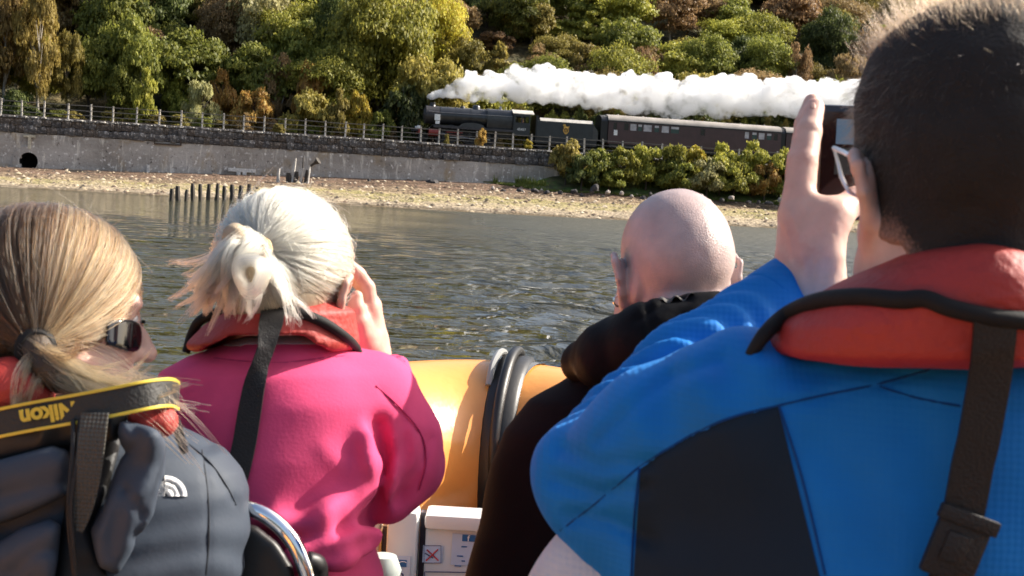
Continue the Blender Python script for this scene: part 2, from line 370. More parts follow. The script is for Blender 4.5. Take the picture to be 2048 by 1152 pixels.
def wall_face():
    # front sheet with the round outlet cut out, 1.2 m thick body behind it
    us = np.concatenate([np.linspace(-140, -62, 20), np.linspace(-60, 70, 170), np.linspace(72, 200, 26)]); zs = np.linspace(-1.2, BANDZ, 24)
    V = np.array([(u, 0.0, z) for z in zs for u in us]); V[:, 1] += 0.035 * fbm(V * [1, 0, 1], 0.6, 2, 3) + 0.02 * (4.5 - V[:, 2])* -1
    n = len(us); Q = []
    for i in range(len(zs) - 1):
        for k in range(n - 1):
            cu = (us[k] + us[k + 1]) / 2; cz = (zs[i] + zs[i + 1]) / 2
            if (cu - HOLE_U) ** 2 + (cz - HOLE_Z) ** 2 < (HOLE_R + 0.25) ** 2: continue
            Q.append((i * n + k, i * n + k + 1, (i + 1) * n + k + 1, (i + 1) * n + k))
    link('wall_face', np_mesh('wall_face', V, np.array(Q)), wall, M_wall, True)
    mb = MB(); wbox(mb, -140, HOLE_U - 3, 0.5, 1.2, -1.2, BANDZ); wbox(mb, HOLE_U + 3, 200, 0.5, 1.2, -1.2, BANDZ); wbox(mb, HOLE_U - 3, HOLE_U + 3, 2.5, 2.9, -1.2, BANDZ)
    wbox(mb, -140, 200, 0.30, 1.2, BANDZ + 0.003, WALLTOP - 0.21)
    mb.build('wall_core', M_stone[0], wall)
    # outlet: ring of stone and a dark barrel
    mb = MB(); seg = 28
    rad = [(HOLE_R + 0.62, 0.03), (HOLE_R + 0.60, -0.11), (HOLE_R, -0.13), (HOLE_R, 2.4), (0.01, 2.41)]
    vs = []; fs = []
    for (r, y) in rad:
        for k in range(seg):
            a = 2 * math.pi * k / seg; vs.append((HOLE_U + r * math.cos(a), y, HOLE_Z + r * math.sin(a)))
    for i in range(len(rad) - 1):
        for k in range(seg): fs.append((i * seg + k, i * seg + (k + 1) % seg, (i + 1) * seg + (k + 1) % seg, (i + 1) * seg + k))
    mb.add(vs, fs); o = mb.build('drain_outlet', M_wall, wall)
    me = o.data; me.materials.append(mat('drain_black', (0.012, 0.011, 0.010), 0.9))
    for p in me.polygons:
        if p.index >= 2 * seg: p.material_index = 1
    # lime run down to the outlet, ledge at the foot, an iron bracket frame
    mb = MB(); wbox(mb, HOLE_U - 0.10, HOLE_U + 0.14, -0.16, 0.02, HOLE_Z + HOLE_R + 0.3, BANDZ - 0.35); wbox(mb, HOLE_U - 0.5, HOLE_U + 0.5, -0.15, 0.02, BANDZ - 0.35, BANDZ - 0.14)
    mb.build('lime_run', mat('lime_deposit', (0.55, 0.50, 0.38), 0.9, var=0.3, vs=4, bump=0.5, bs=10), wall)
    ml = mat('wall_ledge_stone', (0.52, 0.44, 0.37), 0.9, var=0.3, vs=2, bump=0.5, bs=6)
    for (a, b, y) in [(590, 735, 357), (880, 990, 363)]:
        mb = MB(); zz = zpx(a, y, dpx(a)); wbox(mb, upx(a), upx(b), -0.45, 0.02, zz - 0.45, zz + 0.12, 0.03); mb.build('ledge', ml, wall)
    mi = mat('rusty_iron', (0.06, 0.04, 0.03), 0.8)
    mb = MB(); d = dpx(325); z0 = zpx(297, 288, d); z1 = zpx(297, 276, d); u0 = upx(295); u1 = upx(350)
    wbox(mb, u0, u1, -0.22, 0.02, z0, z0 + 0.12); wbox(mb, u0, u0 + 0.12, -0.221, 0.02, z0 + 0.121, z1); wbox(mb, u1 - 0.12, u1, -0.221, 0.02, z0 + 0.121, z1)
    mb.build('iron_bracket', mi, wall)
    mw = mat('white_post_paint', (0.66, 0.63, 0.58), 0.8, var=0.3, vs=6)
    for (px, y0, y1) in [(286, 348, 329)]:
        d = dpx(px); mb = MB(); wbox(mb, upx(px) - 0.12, upx(px) + 0.12, -0.2, 0.02, zpx(px, y0, d), zpx(px, y1, d)); mb.build('white_marker', mw, wall)
    for (a, b, y0, y1) in [(445, 500, 335, 342), (462, 470, 342, 356), (474, 482, 342, 358)]:
        d = dpx(a); mb = MB(); wbox(mb, upx(a), upx(b), -0.19 - 0.01 * (y1 - y0) / 10, 0.02, zpx(a, y1, d), zpx(a, y0, d), 0.03); mb.build('white_patch', mw, wall)
wall_face()
def stone_courses():
    proto = []
    for k in range(6):
        bm = bmesh.new(); bmesh.ops.create_cube(bm, size=1); r = random.Random(k)
        for v in bm.verts: v.co += Vector((r.uniform(-.10, .10), r.uniform(-.16, .16), r.uniform(-.16, .16)))
        bmesh.ops.bevel(bm, geom=bm.edges[:], offset=0.09, segments=1, affect='EDGES')
        me = bpy.data.meshes.new('stone'); bm.to_mesh(me); bm.free(); me.materials.append(M_stone[k % 3]); proto.append(me)
    cp = []
    for k in range(5):
        bm = bmesh.new(); bmesh.ops.create_cube(bm, size=1); r = random.Random(50 + k)
        for v in bm.verts: v.co += Vector((r.uniform(-.04, .04), r.uniform(-.05, .05), r.uniform(-.22, .22)))
        bmesh.ops.bevel(bm, geom=bm.edges[:], offset=0.08, segments=1, affect='EDGES')
        me = bpy.data.meshes.new('coping_stone'); bm.to_mesh(me); bm.free(); me.materials.append(M_cope); cp.append(me)
    h = (WALLTOP - 0.2 - BANDZ) / 2
    for c in range(2):
        u = -56 - c * 0.4
        while u < 34:
            w = rng.uniform(0.5, 1.05)
            o = link('stone', proto[rng.randrange(6)], wall); o.location = (u + w / 2, 0.14 + rng.uniform(-.05, .05), BANDZ + 0.02 + h * (c + 0.5)); o.scale = (w * 1.0, 0.5, h * rng.uniform(.9, 1.08)); u += w
    u = -57
    while u < 40:
        w = rng.uniform(0.7, 1.3)
        o = link('coping_stone', cp[rng.randrange(5)], wall); o.location = (u + w / 2, 0.35 + rng.uniform(-.05, .05), WALLTOP - 0.11 + rng.uniform(-.03, .04)); o.scale = (w * 0.96, 1.1, 0.22); u += w
    for (a, b) in ((-140, -57.6), (40.6, 200)):       # beyond the frame: plain band
        mb = MB(); wbox(mb, a, b, -0.1, 0.29, BANDZ + 0.004, WALLTOP - 0.03); o = mb.build('stone_band', M_stone[1], wall); o['kind'] = 'stuff'
stone_courses()

# trackbed, rails, fence --------------------------------------------------
tb = MB(); tb.box(-140, 200, 4.0, 8.4, TRACKZ - 0.5, TRACKZ - 0.17)
o = tb.build('track_ballast', mat('ballast', (0.10, 0.09, 0.08), 0.95, var=0.4, vs=8, bump=0.8, bs=14)); o.location = TP(0, 0, 0); o.rotation_euler.z = A; tag(o, kind='structure')
track = empty('railway_track', 'single railway track on ballast behind the post and rail fence', 'track', TP(0, 6.2, TRACKZ), A)
for sy in (-0.72, 0.72):
    MB().box(-140, 200, sy - 0.035, sy + 0.035, -0.15, 0).build('rail', mat('rail_steel', (0.16, 0.12, 0.10), 0.45, metal=0.8), track)
fence = empty('track_fence', 'weathered grey post and rail fence along the top of the sea wall', 'fence', TP(0, 0, 0), A)
M_fence = mat('fence_timber', (0.60, 0.55, 0.48), 0.85, var=0.35, vs=3, stretch=(1, 1, 0.3))
FP = [28.5, 73, 121, 167, 211, 258, 303, 347, 389, 432, 472, 513, 555, 595, 635, 675, 712, 750, 788, 826, 862, 900, 937, 974, 1010, 1047, 1083, 1118, 1153]
FU = [upx(-190), upx(-140), upx(-95), upx(-60), upx(-16)] + [upx(p, 0.6) for p in FP] + [upx(1153) + 2.0 * k for k in range(1, 16)]
pm = []
for k in range(4):
    r = random.Random(k); mb = MB().box(-0.07, 0.07, -0.07, 0.07, -0.3, 1.50 + r.uniform(-.05, .05), bev=0.015); me = mb.mesh('post'); me.materials.append(M_fence); pm.append(me)
for i, u in enumerate(FU):
    o = link('post', pm[i % 4], fence); o.location = (u, 0.95, WALLTOP - 0.02); o.rotation_euler = (rng.uniform(-.03, .03), rng.uniform(-.03, .03), rng.uniform(-.1, .1))
M_frail = mat('fence_rail_timber', (0.17, 0.155, 0.135), 0.85, var=0.35, vs=3, stretch=(0.3, 1, 1))
for i in range(len(FU) - 1):
    for hz in (0.42, 0.85, 1.30):
        a, b = FU[i], FU[i + 1]; dz0 = rng.uniform(-.03, .03)
        MB().add(*(lambda a, b, z, z2: ([(a, .83, z), (b, .83, z2), (b, .865, z2), (a, .865, z), (a, .83, z + .06), (b, .83, z2 + .06), (b, .865, z2 + .06), (a, .865, z + .06)],
            [(0, 3, 2, 1), (4, 5, 6, 7), (0, 1, 5, 4), (1, 2, 6, 5), (2, 3, 7, 6), (3, 0, 4, 7)]))(a + .01, b - .01, WALLTOP + hz + dz0, WALLTOP + hz + rng.uniform(-.03, .03))).build('rail', M_frail, fence)

# ---------------------------------------------------------------- things on the beach
M_wood = mat('wet_timber', (0.045, 0.036, 0.028), 0.75, var=0.4, vs=6, stretch=(1, 1, 0.3))
M_pale = mat('bleached_timber', (0.50, 0.47, 0.43), 0.85, var=0.35, vs=6, stretch=(1, 1, 0.3))
def stake(px, py0, py1, wpx, m, label, lean=0.0, group=None, d=None):
    """timber stake whose foot shows at (px,py0) and top at py1"""
    if d is None:
        b = Wz(px, py0, 0.12)
    else: b = W(px, py0, d)
    k = b[1] / F; h = (py0 - py1) * k; w = wpx * k
    r = random.Random(px); mb = MB(); n = 7; pts = []; rs = []
    for i in range(5):
        t = i / 4; pts.append((lean * h * t + r.uniform(-.06, .06) * w, r.uniform(-.05, .05) * w, -0.5 + (h + 0.5) * t)); rs.append(w / 2 * r.uniform(0.85, 1.15) * (1 if i < 4 else 0.75))
    mb.tube(pts, rs, n); o = mb.build('timber_stake', m, None, True); o.location = b
    return tag(o, label, 'stake', group)
row = [(342, 397, 377, 9), (357, 398, 372, 11), (371, 397, 379, 8), (386, 397, 367, 9), (401, 397, 368, 8), (416, 396, 368, 9), (433, 397, 367, 9), (449, 397, 372, 9), (465, 396, 369, 10), (481, 397, 371, 10), (497, 396, 368, 10), (513, 395, 374, 8)]
names = ['dark stump at the open water end of the stake row, shortest and most worn', 'thick dark stump second from the water end of the stake row', 'short dark stump third along the stake row', 'tall square topped dark stake fourth along the row', 'slim dark stake fifth along the row at the shoreline', 'straight dark stake sixth along the row at the shoreline',
         'last clearly separate dark stake before the crowded end of the row']
for i, (x, a, b, w) in enumerate(row):
    stake(x, a, b, w, M_wood, names[i] if i < 7 else 'weathered dark stake crowded together at the inshore end of the stake row', random.Random(i).uniform(-.12, .12), 'row of stakes at the shoreline' if i < 7 else 'crowded stakes at the inshore end')
JD = dpx(600) - 6
jet = [(555, 372, 337, 7, M_pale, 0.05, 'pale upright jetty post standing apart at the left of the wreckage'), (583, 366, 316, 6, M_pale, 0.12, 'tallest pale post of the ruined jetty, leaning right'), (578, 372, 346, 12, M_wood, -0.1, 'stout dark broken pile at the foot of the tallest pale post'),
       (598, 370, 336, 7, M_pale, 0.2, 'short pale post leaning right in the middle of the jetty wreck'), (590, 371, 343, 10, M_wood, 0.1, 'dark broken pile between the pale jetty posts'), (610, 371, 340, 10, M_wood, 0.12, 'dark pile at the right end of the jetty wreck'), (615, 369, 331, 6, M_pale, 0.05, 'thin grey post at the right end of the jetty wreck'), (604, 371, 312, 3, M_wood, 0.0, 'thin dark pole rising high behind the jetty wreck')]
for (x, a, b, w, m, ln, lb) in jet: stake(x, a, b, w, m, lb, ln, 'posts of the ruined jetty', JD)
p0 = W(617, 335, JD); p1 = W(637, 321, JD - .3)
mb = MB(); mb.tube([(0, 0, 0), tuple((p1 - p0) * .6), tuple(p1 - p0)], [.09, .12, .34], 8); o = mb.build('broken_beam', M_wood, None, True); o.location = p0
tag(o, 'dark broken beam jutting up to the right from the ruined jetty', 'beam')
def log(px0, py0, px1, py1, r, label):
    a = W(px0, py0, dpx(px0) - 3); b = W(px1, py1, dpx(px1) - 3); mb = MB(); rr = random.Random(px0)
    pts = [tuple((b - a) * t + np.array([0, 0, rr.uniform(-.08, .08)])) for t in np.linspace(0, 1, 6)]
    mb.tube(pts, [r * f for f in (1.2, 1, .9, .8, .7, .4)], 7); o = mb.build('driftwood_log', M_wood, None, True); o.location = a; tag(o, label, 'log')
log(137, 342, 195, 349, 0.22, 'dark driftwood log lying below the wall right of the drain outlet')
log(805, 388, 880, 391, 0.25, 'long dark driftwood trunk lying flat across the yellow seaweed')
def rock(px, py, w, h, m, label, group=None, off=2.5):
    d = dpx(px) - off; b = W(px, py, d); k = d / F
    bm = bmesh.new(); bmesh.ops.create_icosphere(bm, subdivisions=2, radius=1); r = random.Random(px)
    V = np.array([v.co[:] for v in bm.verts]); nn = 1 + 0.35 * fbm(V + r.uniform(0, 50), 1.3, 3, 2)
    for v, s in zip(bm.verts, nn): v.co = Vector((v.co.x * w * k / 2 * s, v.co.y * w * k / 2 * s, max(v.co.z, -.5) * h * k * s))
    me = bpy.data.meshes.new('rock'); bm.to_mesh(me); bm.free(); o = link('rock', me, None, m); o.location = b; o.rotation_euler.z = r.uniform(0, 6)
    return tag(o, label, 'rock', group)
M_rock = mat('dark_rock', (0.055, 0.05, 0.05), 0.85, var=0.5, vs=3, bump=0.8, bs=6)
M_rock2 = mat('pale_rock', (0.36, 0.31, 0.27), 0.9, var=0.4, vs=3, bump=0.8, bs=6)
rock(866, 371, 26, 13, M_rock, 'largest dark boulder at the foot of the wall, below the locomotive')
rock(738, 366, 9, 11, M_rock, 'small dark upright rock at the end of the pale ledge')
rock(814, 373, 14, 8, M_rock, 'low dark rock just left of the largest boulder')
rock(803, 374, 12, 7, M_rock2, 'pale rock touching the left of the low dark rock')
rock(1190, 377, 16, 9, M_rock, 'dark slab of rock lying under the bushes at the grass edge', off=6)
for i, x in enumerate(np.linspace(985, 1560, 26)):
    r = random.Random(i + 300); rock(int(x + r.uniform(-9, 9)), 376 + (x - 985) * .045 + r.uniform(-3, 9), r.uniform(8, 17), r.uniform(4, 7), M_rock if r.random() < .55 else M_rock2, 'small loose stone along the lower edge of the green bank', 'stones along the lower edge of the green bank', 6)
def pebbles():
    r = np.random.default_rng(3); n = 3600; V = []; Q = []
    base = np.array([(1, 0, 0), (0, 1, 0), (-1, 0, 0), (0, -1, 0), (0, 0, .8)]); fc = np.array([(0, 1, 4), (1, 2, 4), (2, 3, 4), (3, 0, 4)])
    for i in range(n):
        px = r.uniform(-60, 1720); v = r.beta(1.2, 1.3); p, _, _ = beach_pt(px, v); s = 0.05 + 0.19 * r.random() ** 4
        a = r.uniform(0, 6.3); c, sn = math.cos(a), math.sin(a); R = np.array([[c, -sn, 0], [sn, c, 0], [0, 0, 1]])
        V.append((base * [s * 1.3, s, s]) @ R.T + p + [0, 0, .02]); Q.append(fc + 5 * i)
    m, N, L, B = new_mat('pebble'); g = N.new('ShaderNodeNewGeometry'); rp = N.new('ShaderNodeValToRGB'); L.new(g.outputs['Random Per Island'], rp.inputs[0]); L.new(rp.outputs[0], B.inputs['Base Color'])
    e = rp.color_ramp.elements; e[0].color = (.05, .04, .03, 1); e[1].color = (.50, .42, .32, 1); x = e.new(.45); x.color = (.14, .09, .06, 1); x = e.new(.6); x.color = (.42, .33, .2, 1); B.inputs['Roughness'].default_value = .85
    o = link('pebbles', np_mesh('pebbles', np.concatenate(V), np.concatenate(Q)), None, m); tag(o, 'loose pebbles and clumps of seaweed scattered over the beach', 'pebbles', kind='stuff')
pebbles()
# ================================================================ the train
def text_part(name, body, size, ext, m, parent, M, bold=0.0):
    cu = bpy.data.curves.new(name, 'FONT'); cu.body = body; cu.size = size; cu.align_x = 'CENTER'; cu.align_y = 'CENTER'; cu.extrude = ext; cu.offset = bold; cu.resolution_u = 3
    t = bpy.data.objects.new(name, cu); col.objects.link(t); bpy.context.view_layer.update()
    me = bpy.data.meshes.new_from_object(t.evaluated_get(bpy.context.evaluated_depsgraph_get())); bpy.data.objects.remove(t); me.materials.clear()
    o = link(name, me, parent, m); o.matrix_local = M; return o
TS = 6.2
X0 = upx(815, TS)
def lx(px): return upx(px, TS) - X0
M_black = mat('loco_black', (0.012, 0.012, 0.014), 0.32, var=0.3, vs=2, bump=0.1, bs=12)
M_boiler = mat('boiler_black', (0.030, 0.032, 0.036), 0.30, var=0.35, vs=1.5, coat=0.3)
M_smoke = mat('smokebox_black', (0.035, 0.032, 0.034), 0.5, var=0.3, vs=2)
M_red = mat('buffer_red', (0.20, 0.025, 0.018), 0.5)
M_steel = mat('rod_steel', (0.35, 0.34, 0.33), 0.35, metal=0.9)
M_white = mat('white_paint', (0.8, 0.8, 0.78), 0.5)
M_gold = mat('crest_gold', (0.62, 0.36, 0.07), 0.5)
M_tender = mat('tender_black', (0.022, 0.026, 0.027), 0.4, var=0.25, vs=1.5)
M_coal = mat('coal', (0.015, 0.015, 0.016), 0.6, bump=1, bs=5)
M_roofpale = mat('tender_top', (0.50, 0.47, 0.42), 0.6, var=0.2, vs=2)
def RX(cx, cy, cz):    # lathe axis z -> local +x
    return Matrix.Translation((cx, cy, cz)) @ Matrix.Rotation(math.pi / 2, 4, 'Y')
def RYm(cx, cy, cz):   # axis -> local y
    return Matrix.Translation((cx, cy, cz)) @ Matrix.Rotation(math.pi / 2, 4, 'X')
def wheel(parent, x, r, spokes, mtl, both=True):
    for sy in (-0.75, 0.75):
        mb = MB(); M = RYm(x, sy, r)
        n = 28
        mb.lathe([(r * 0.86, -.07), (r, -.07), (r, .07), (r * 0.86, .07), (r * .86, -.07)], M, n)
        w = mb.build('wheel', mtl, parent, True)
        mb = MB(); mb.lathe([(.01, -.09), (r * .2, -.09), (r * .2, .09), (.01, .09)], M, 12)
        for k in range(spokes):
            a = 2 * math.pi * k / spokes
            mb.tube([(x + math.cos(a) * r * .15, sy, r + math.sin(a) * r * .15), (x + math.cos(a) * r * .9, sy, r + math.sin(a) * r * .9)], .028, 5, caps=False)
        mb.build('spokes', mtl, w)
loc_root = empty('steam_locomotive', 'black steam locomotive heading left at the front of the train', 'locomotive', TP(X0, TS, TRACKZ), A, 'vehicles of the train')
ten_root = empty('locomotive_tender', 'black tender with a gold crest, coupled behind the locomotive cab', 'tender', TP(X0, TS, TRACKZ), A, 'vehicles of the train')
def locomotive(P):
    sb0, sb1, b1, f1, c1 = lx(830), lx(858), lx(952), lx(1003), lx(1036)
    zc = 2.70
    mb = MB(); mb.lathe([(.01, 0), (.55, -.05), (.60, .02), (.84, .05), (.90, .09), (.90, sb1 - sb0 - .004)], RX(sb0, 0, zc), 32); mb.build('smokebox', M_smoke, P, True)
    mb = MB(); mb.lathe([(.01, -.12), (.1, -.12), (.12, -.05), (.50, -.055), (.52, 0)], RX(sb0 - .02, 0, zc), 24); mb.tube([(sb0 - .1, -.4, zc), (sb0 - .1, .4, zc)], .02, 5); mb.build('smokebox_door', M_smoke, P, True)
    mb = MB(); mb.lathe([(.84, 0), (.87, .02), (.93, b1 - sb1 - .03), (.93, b1 - sb1 - .002)], RX(sb1, 0, zc + .0), 32); bo = mb.build('boiler', M_boiler, P, True)
    for t in (.02, .34, .66, .97):
        mb = MB(); x = sb1 + t * (b1 - sb1); r = .862 + .065 * t; mb.lathe([(r, -.03), (r + .018, -.03), (r + .018, .03), (r, .03)], RX(x, 0, zc), 32); mb.build('boiler_band', M_black, bo, True)
    
    # square topped firebox
    sec = lambda w, zt, zb, r: [(w * sx * (1 if k else 1), z) for sx, z, k in []]
    prof = []
    for a in np.linspace(0, math.pi, 17):
        ca, sa = math.cos(a), math.sin(a); e = 0.55
        prof.append((1.02 * np.sign(ca) * abs(ca) ** e, 2.62 + 1.06 * abs(sa) ** e))
    prof += [(-1.0, 1.9), (-.75, 1.2), (.75, 1.2), (1.0, 1.9)]
    Mx = Matrix(((0, 0, 1, 0), (1, 0, 0, 0), (0, 1, 0, 0), (0, 0, 0, 1)))
    mb = MB(); mb.prism(prof, b1, f1, Mx); mb.build('firebox', M_boiler, P, True)
    mb = MB(); zt = zc + .86; x = lx(845); M = Matrix.Translation((x, 0, zt)); mb.lathe([(.42, -.1), (.30, .08), (.27, .2), (.31, .33), (.30, .36), (.2, .36), (.19, .1)], M, 20); mb.build('chimney', M_black, P, True)
    mb = MB(); M = Matrix.Translation((lx(932), 0, zc + .88)); mb.lathe([(.48, -.1), (.40, .1), (.38, .26), (.28, .36), (.01, .39)], M, 20); mb.build('dome', M_boiler, P, True)
    mb = MB(); M = Matrix.Translation((lx(905), 0, zc + .86)); mb.lathe([(.28, -.1), (.24, .12), (.2, .2), (.01, .22)], M, 16); mb.build('top_feed', M_smoke, P, True)
    mb = MB()
    for yy in (-.2, .2): mb.lathe([(.11, -.1), (.11, .18), (.06, .22), (.05, .32), (.01, .33)], Matrix.Translation((lx(980), yy, 3.66)), 10)
    mb.build('safety_valve', M_steel, P, True)
    mb = MB(); mb.tube([(lx(990), -.3, 3.6), (lx(990), -.3, 3.95)], .05, 6); mb.build('whistle', M_steel, P)
    # running plate with its drop at the front, valance
    mb = MB()
    for sy in (-1, 1):
        y0, y1 = sorted((sy * 1.3, sy * .6))
        mb.box(lx(846), f1, y0, y1, 1.62, 1.68); mb.box(lx(846), f1, sy * 1.3 - .02, sy * 1.3 + .02, 1.44, 1.619)
    mb.add([(lx(820), -1.25, 1.18), (lx(820), 1.25, 1.18), (lx(836), 1.25, 1.22), (lx(836), -1.25, 1.22), (lx(846), 1.25, 1.65), (lx(846), -1.25, 1.65)], [(0, 3, 2, 1), (3, 5, 4, 2)])
    mb.box(lx(846), f1, -.55, .55, .95, 1.75)
    mb.build('running_plate', M_smoke, P)
    mb = MB(); mb.tube([(sb1, -.98, 2.95), (f1, -1.08, 3.0)], .025, 6); mb.tube([(sb0 + .3, -.97, 3.0), (sb1, -.98, 2.95)], .025, 6); mb.build('handrail', M_steel, P)
    mb = MB(); mb.prism([(lx(895), 1.68), (lx(950), 1.68), (lx(946), 1.80)] + [(lx(922.5) + lx(946) * 0 + 1.2 * math.cos(a), 1.78 + .34 * math.sin(a)) for a in np.linspace(.1, 3.04, 12)] + [(lx(899), 1.80)], -1.22, -1.18, Matrix(((1, 0, 0, 0), (0, 0, 1, 0), (0, 1, 0, 0), (0, 0, 0, 1)))); mb.build('splasher', M_boiler, P)
    mb = MB(); mb.box(sb0 + .9, sb1 + .05, -1.02, -.96, 2.15, 2.75, bev=.02); mb.box(sb0 + 1.0, sb1 + .02, -1.05, -1.0, 1.8, 2.1, bev=.02); mb.build('lubricator_box', M_white, P)
    mb = MB(); mb.box(lx(817), lx(820), -1.25, 1.25, .75, 1.2, bev=.01); mb.build('buffer_beam', M_red, P)
    for sy in (-.87, .87):
        mb = MB(); mb.lathe([(.1, 0), (.1, -.4), (.23, -.41), (.23, -.46), (.01, -.48)], RX(lx(817), sy, 1.03), 16); mb.build('buffer', M_black, P, True)
    mb = MB()
    for yy, zz in ((-.9, 1.25), (.9, 1.25)):
        mb.box(lx(817) - .05, lx(817) + .2, yy - .12, yy + .12, zz, zz + .28, bev=.02); mb.lathe([(.13, 0), (.13, -.06), (.01, -.07)], RX(lx(817) - .05, yy, zz + .14), 12)
    mb.build('front_lamp', M_white, P)
    for sy in (-1, 1):
        mb = MB(); mb.lathe([(.01, -.55), (.36, -.55), (.36, .55), (.01, .55)], RX(lx(848), sy * 1.08, .95), 18); mb.build('cylinder', M_red if sy < 0 else M_black, P, True)
    dr = [lx(882), lx(920), lx(958)]
    for x in dr: wheel(P, x, .91, 14, M_black)
    for x in (lx(828), lx(861)): wheel(P, x, .48, 9, M_black)
    mb = MB()
    mb.box(dr[0] - .1, dr[2] + .1, -.95, -.90, .52, .62, bev=.01); mb.build('coupling_rod', M_steel, P)
    mb = MB(); mb.tube([(lx(852), -1.02, .95), (dr[1], -1.02, .55)], .05, 6); mb.build('connecting_rod', M_steel, P)
    mb = MB(); mb.box(lx(872), lx(905), -1.1, -1.05, 1.02, 1.12); mb.box(lx(872), lx(905), -1.1, -1.05, .78, .84); mb.build('slide_bar', M_red, P)
    # cab: sides with windows, roof
    cw = 1.28
    def side(y):
        mb = MB(); t = .03
        mb.box(f1, c1, y - t, y + t, 1.25, 2.45); mb.box(f1, c1, y - t, y + t, 3.08, 3.3)
        mb.box(f1, f1 + .22, y - t, y + t, 2.451, 3.079); mb.box(f1 + .78, f1 + .9, y - t, y + t, 2.451, 3.079); mb.box(c1 - .12, c1, y - t, y + t, 2.451, 3.079)
        return mb
    cs = side(-cw).build('cab_side', M_tender, P); side(cw).build('cab_side', M_tender, P)
    mb = MB(); mb.box(f1 - .02, f1 + .04, -cw, cw, 1.25, 3.3); mb.build('cab_front', M_black, P)
    mb = MB(); n = 13; vs = []; fs = []
    for i, a in enumerate(np.linspace(-1, 1, n)):
        vs += [(f1 - .1, a * 1.36, 3.30 + .42 * (1 - a * a)), (c1 + .35, a * 1.36, 3.30 + .42 * (1 - a * a)), (f1 - .1, a * 1.36, 3.36 + .42 * (1 - a * a)), (c1 + .35, a * 1.36, 3.36 + .42 * (1 - a * a))]
    for i in range(n - 1):
        b = 4 * i; fs += [(b, b + 4, b + 5, b + 1), (b + 2, b + 3, b + 7, b + 6), (b, b + 2, b + 6, b + 4), (b + 1, b + 5, b + 7, b + 3)]
    mb.add(vs, fs + [(0, 1, 3, 2), (4 * n - 4, 4 * n - 2, 4 * n - 1, 4 * n - 3)]); mb.build('cab_roof', M_roofpale, P)
    text_part('cab_number', '45407', .36, .004, M_white, P, Matrix.Translation(((f1 + c1) / 2, -cw - .04, 1.78)) @ Matrix.Rotation(math.pi / 2, 4, 'X'))
locomotive(loc_root)
def person_at_cab():
    x = lx(1029)
    o = empty('person', 'crew member leaning at the opening behind the locomotive cab window', 'person', TP(X0 + x, TS + 0.95, TRACKZ + 1.9), A)
    mb = MB(); mb.tube([(0, 0, -.35), (0, 0, .2), (0, 0, .55), (0, 0, .72), (0, 0, .78)], [.2, .22, .21, .12, .07], 12, flat=1.0)
    mb.tube([(0, 0, .7), (-.02, 0, .80), (-.03, 0, .92), (-.02, 0, 1.05), (-.01, 0, 1.10)], [.06, .08, .105, .09, .03], 12)
    mb.tube([(-.18, -.05, .5), (-.30, -.15, .25), (-.2, -.32, .35)], [.07, .06, .045], 8); mb.build('body', mat('crew_clothes', (.42, .20, .20), .8), o, True)
person_at_cab()
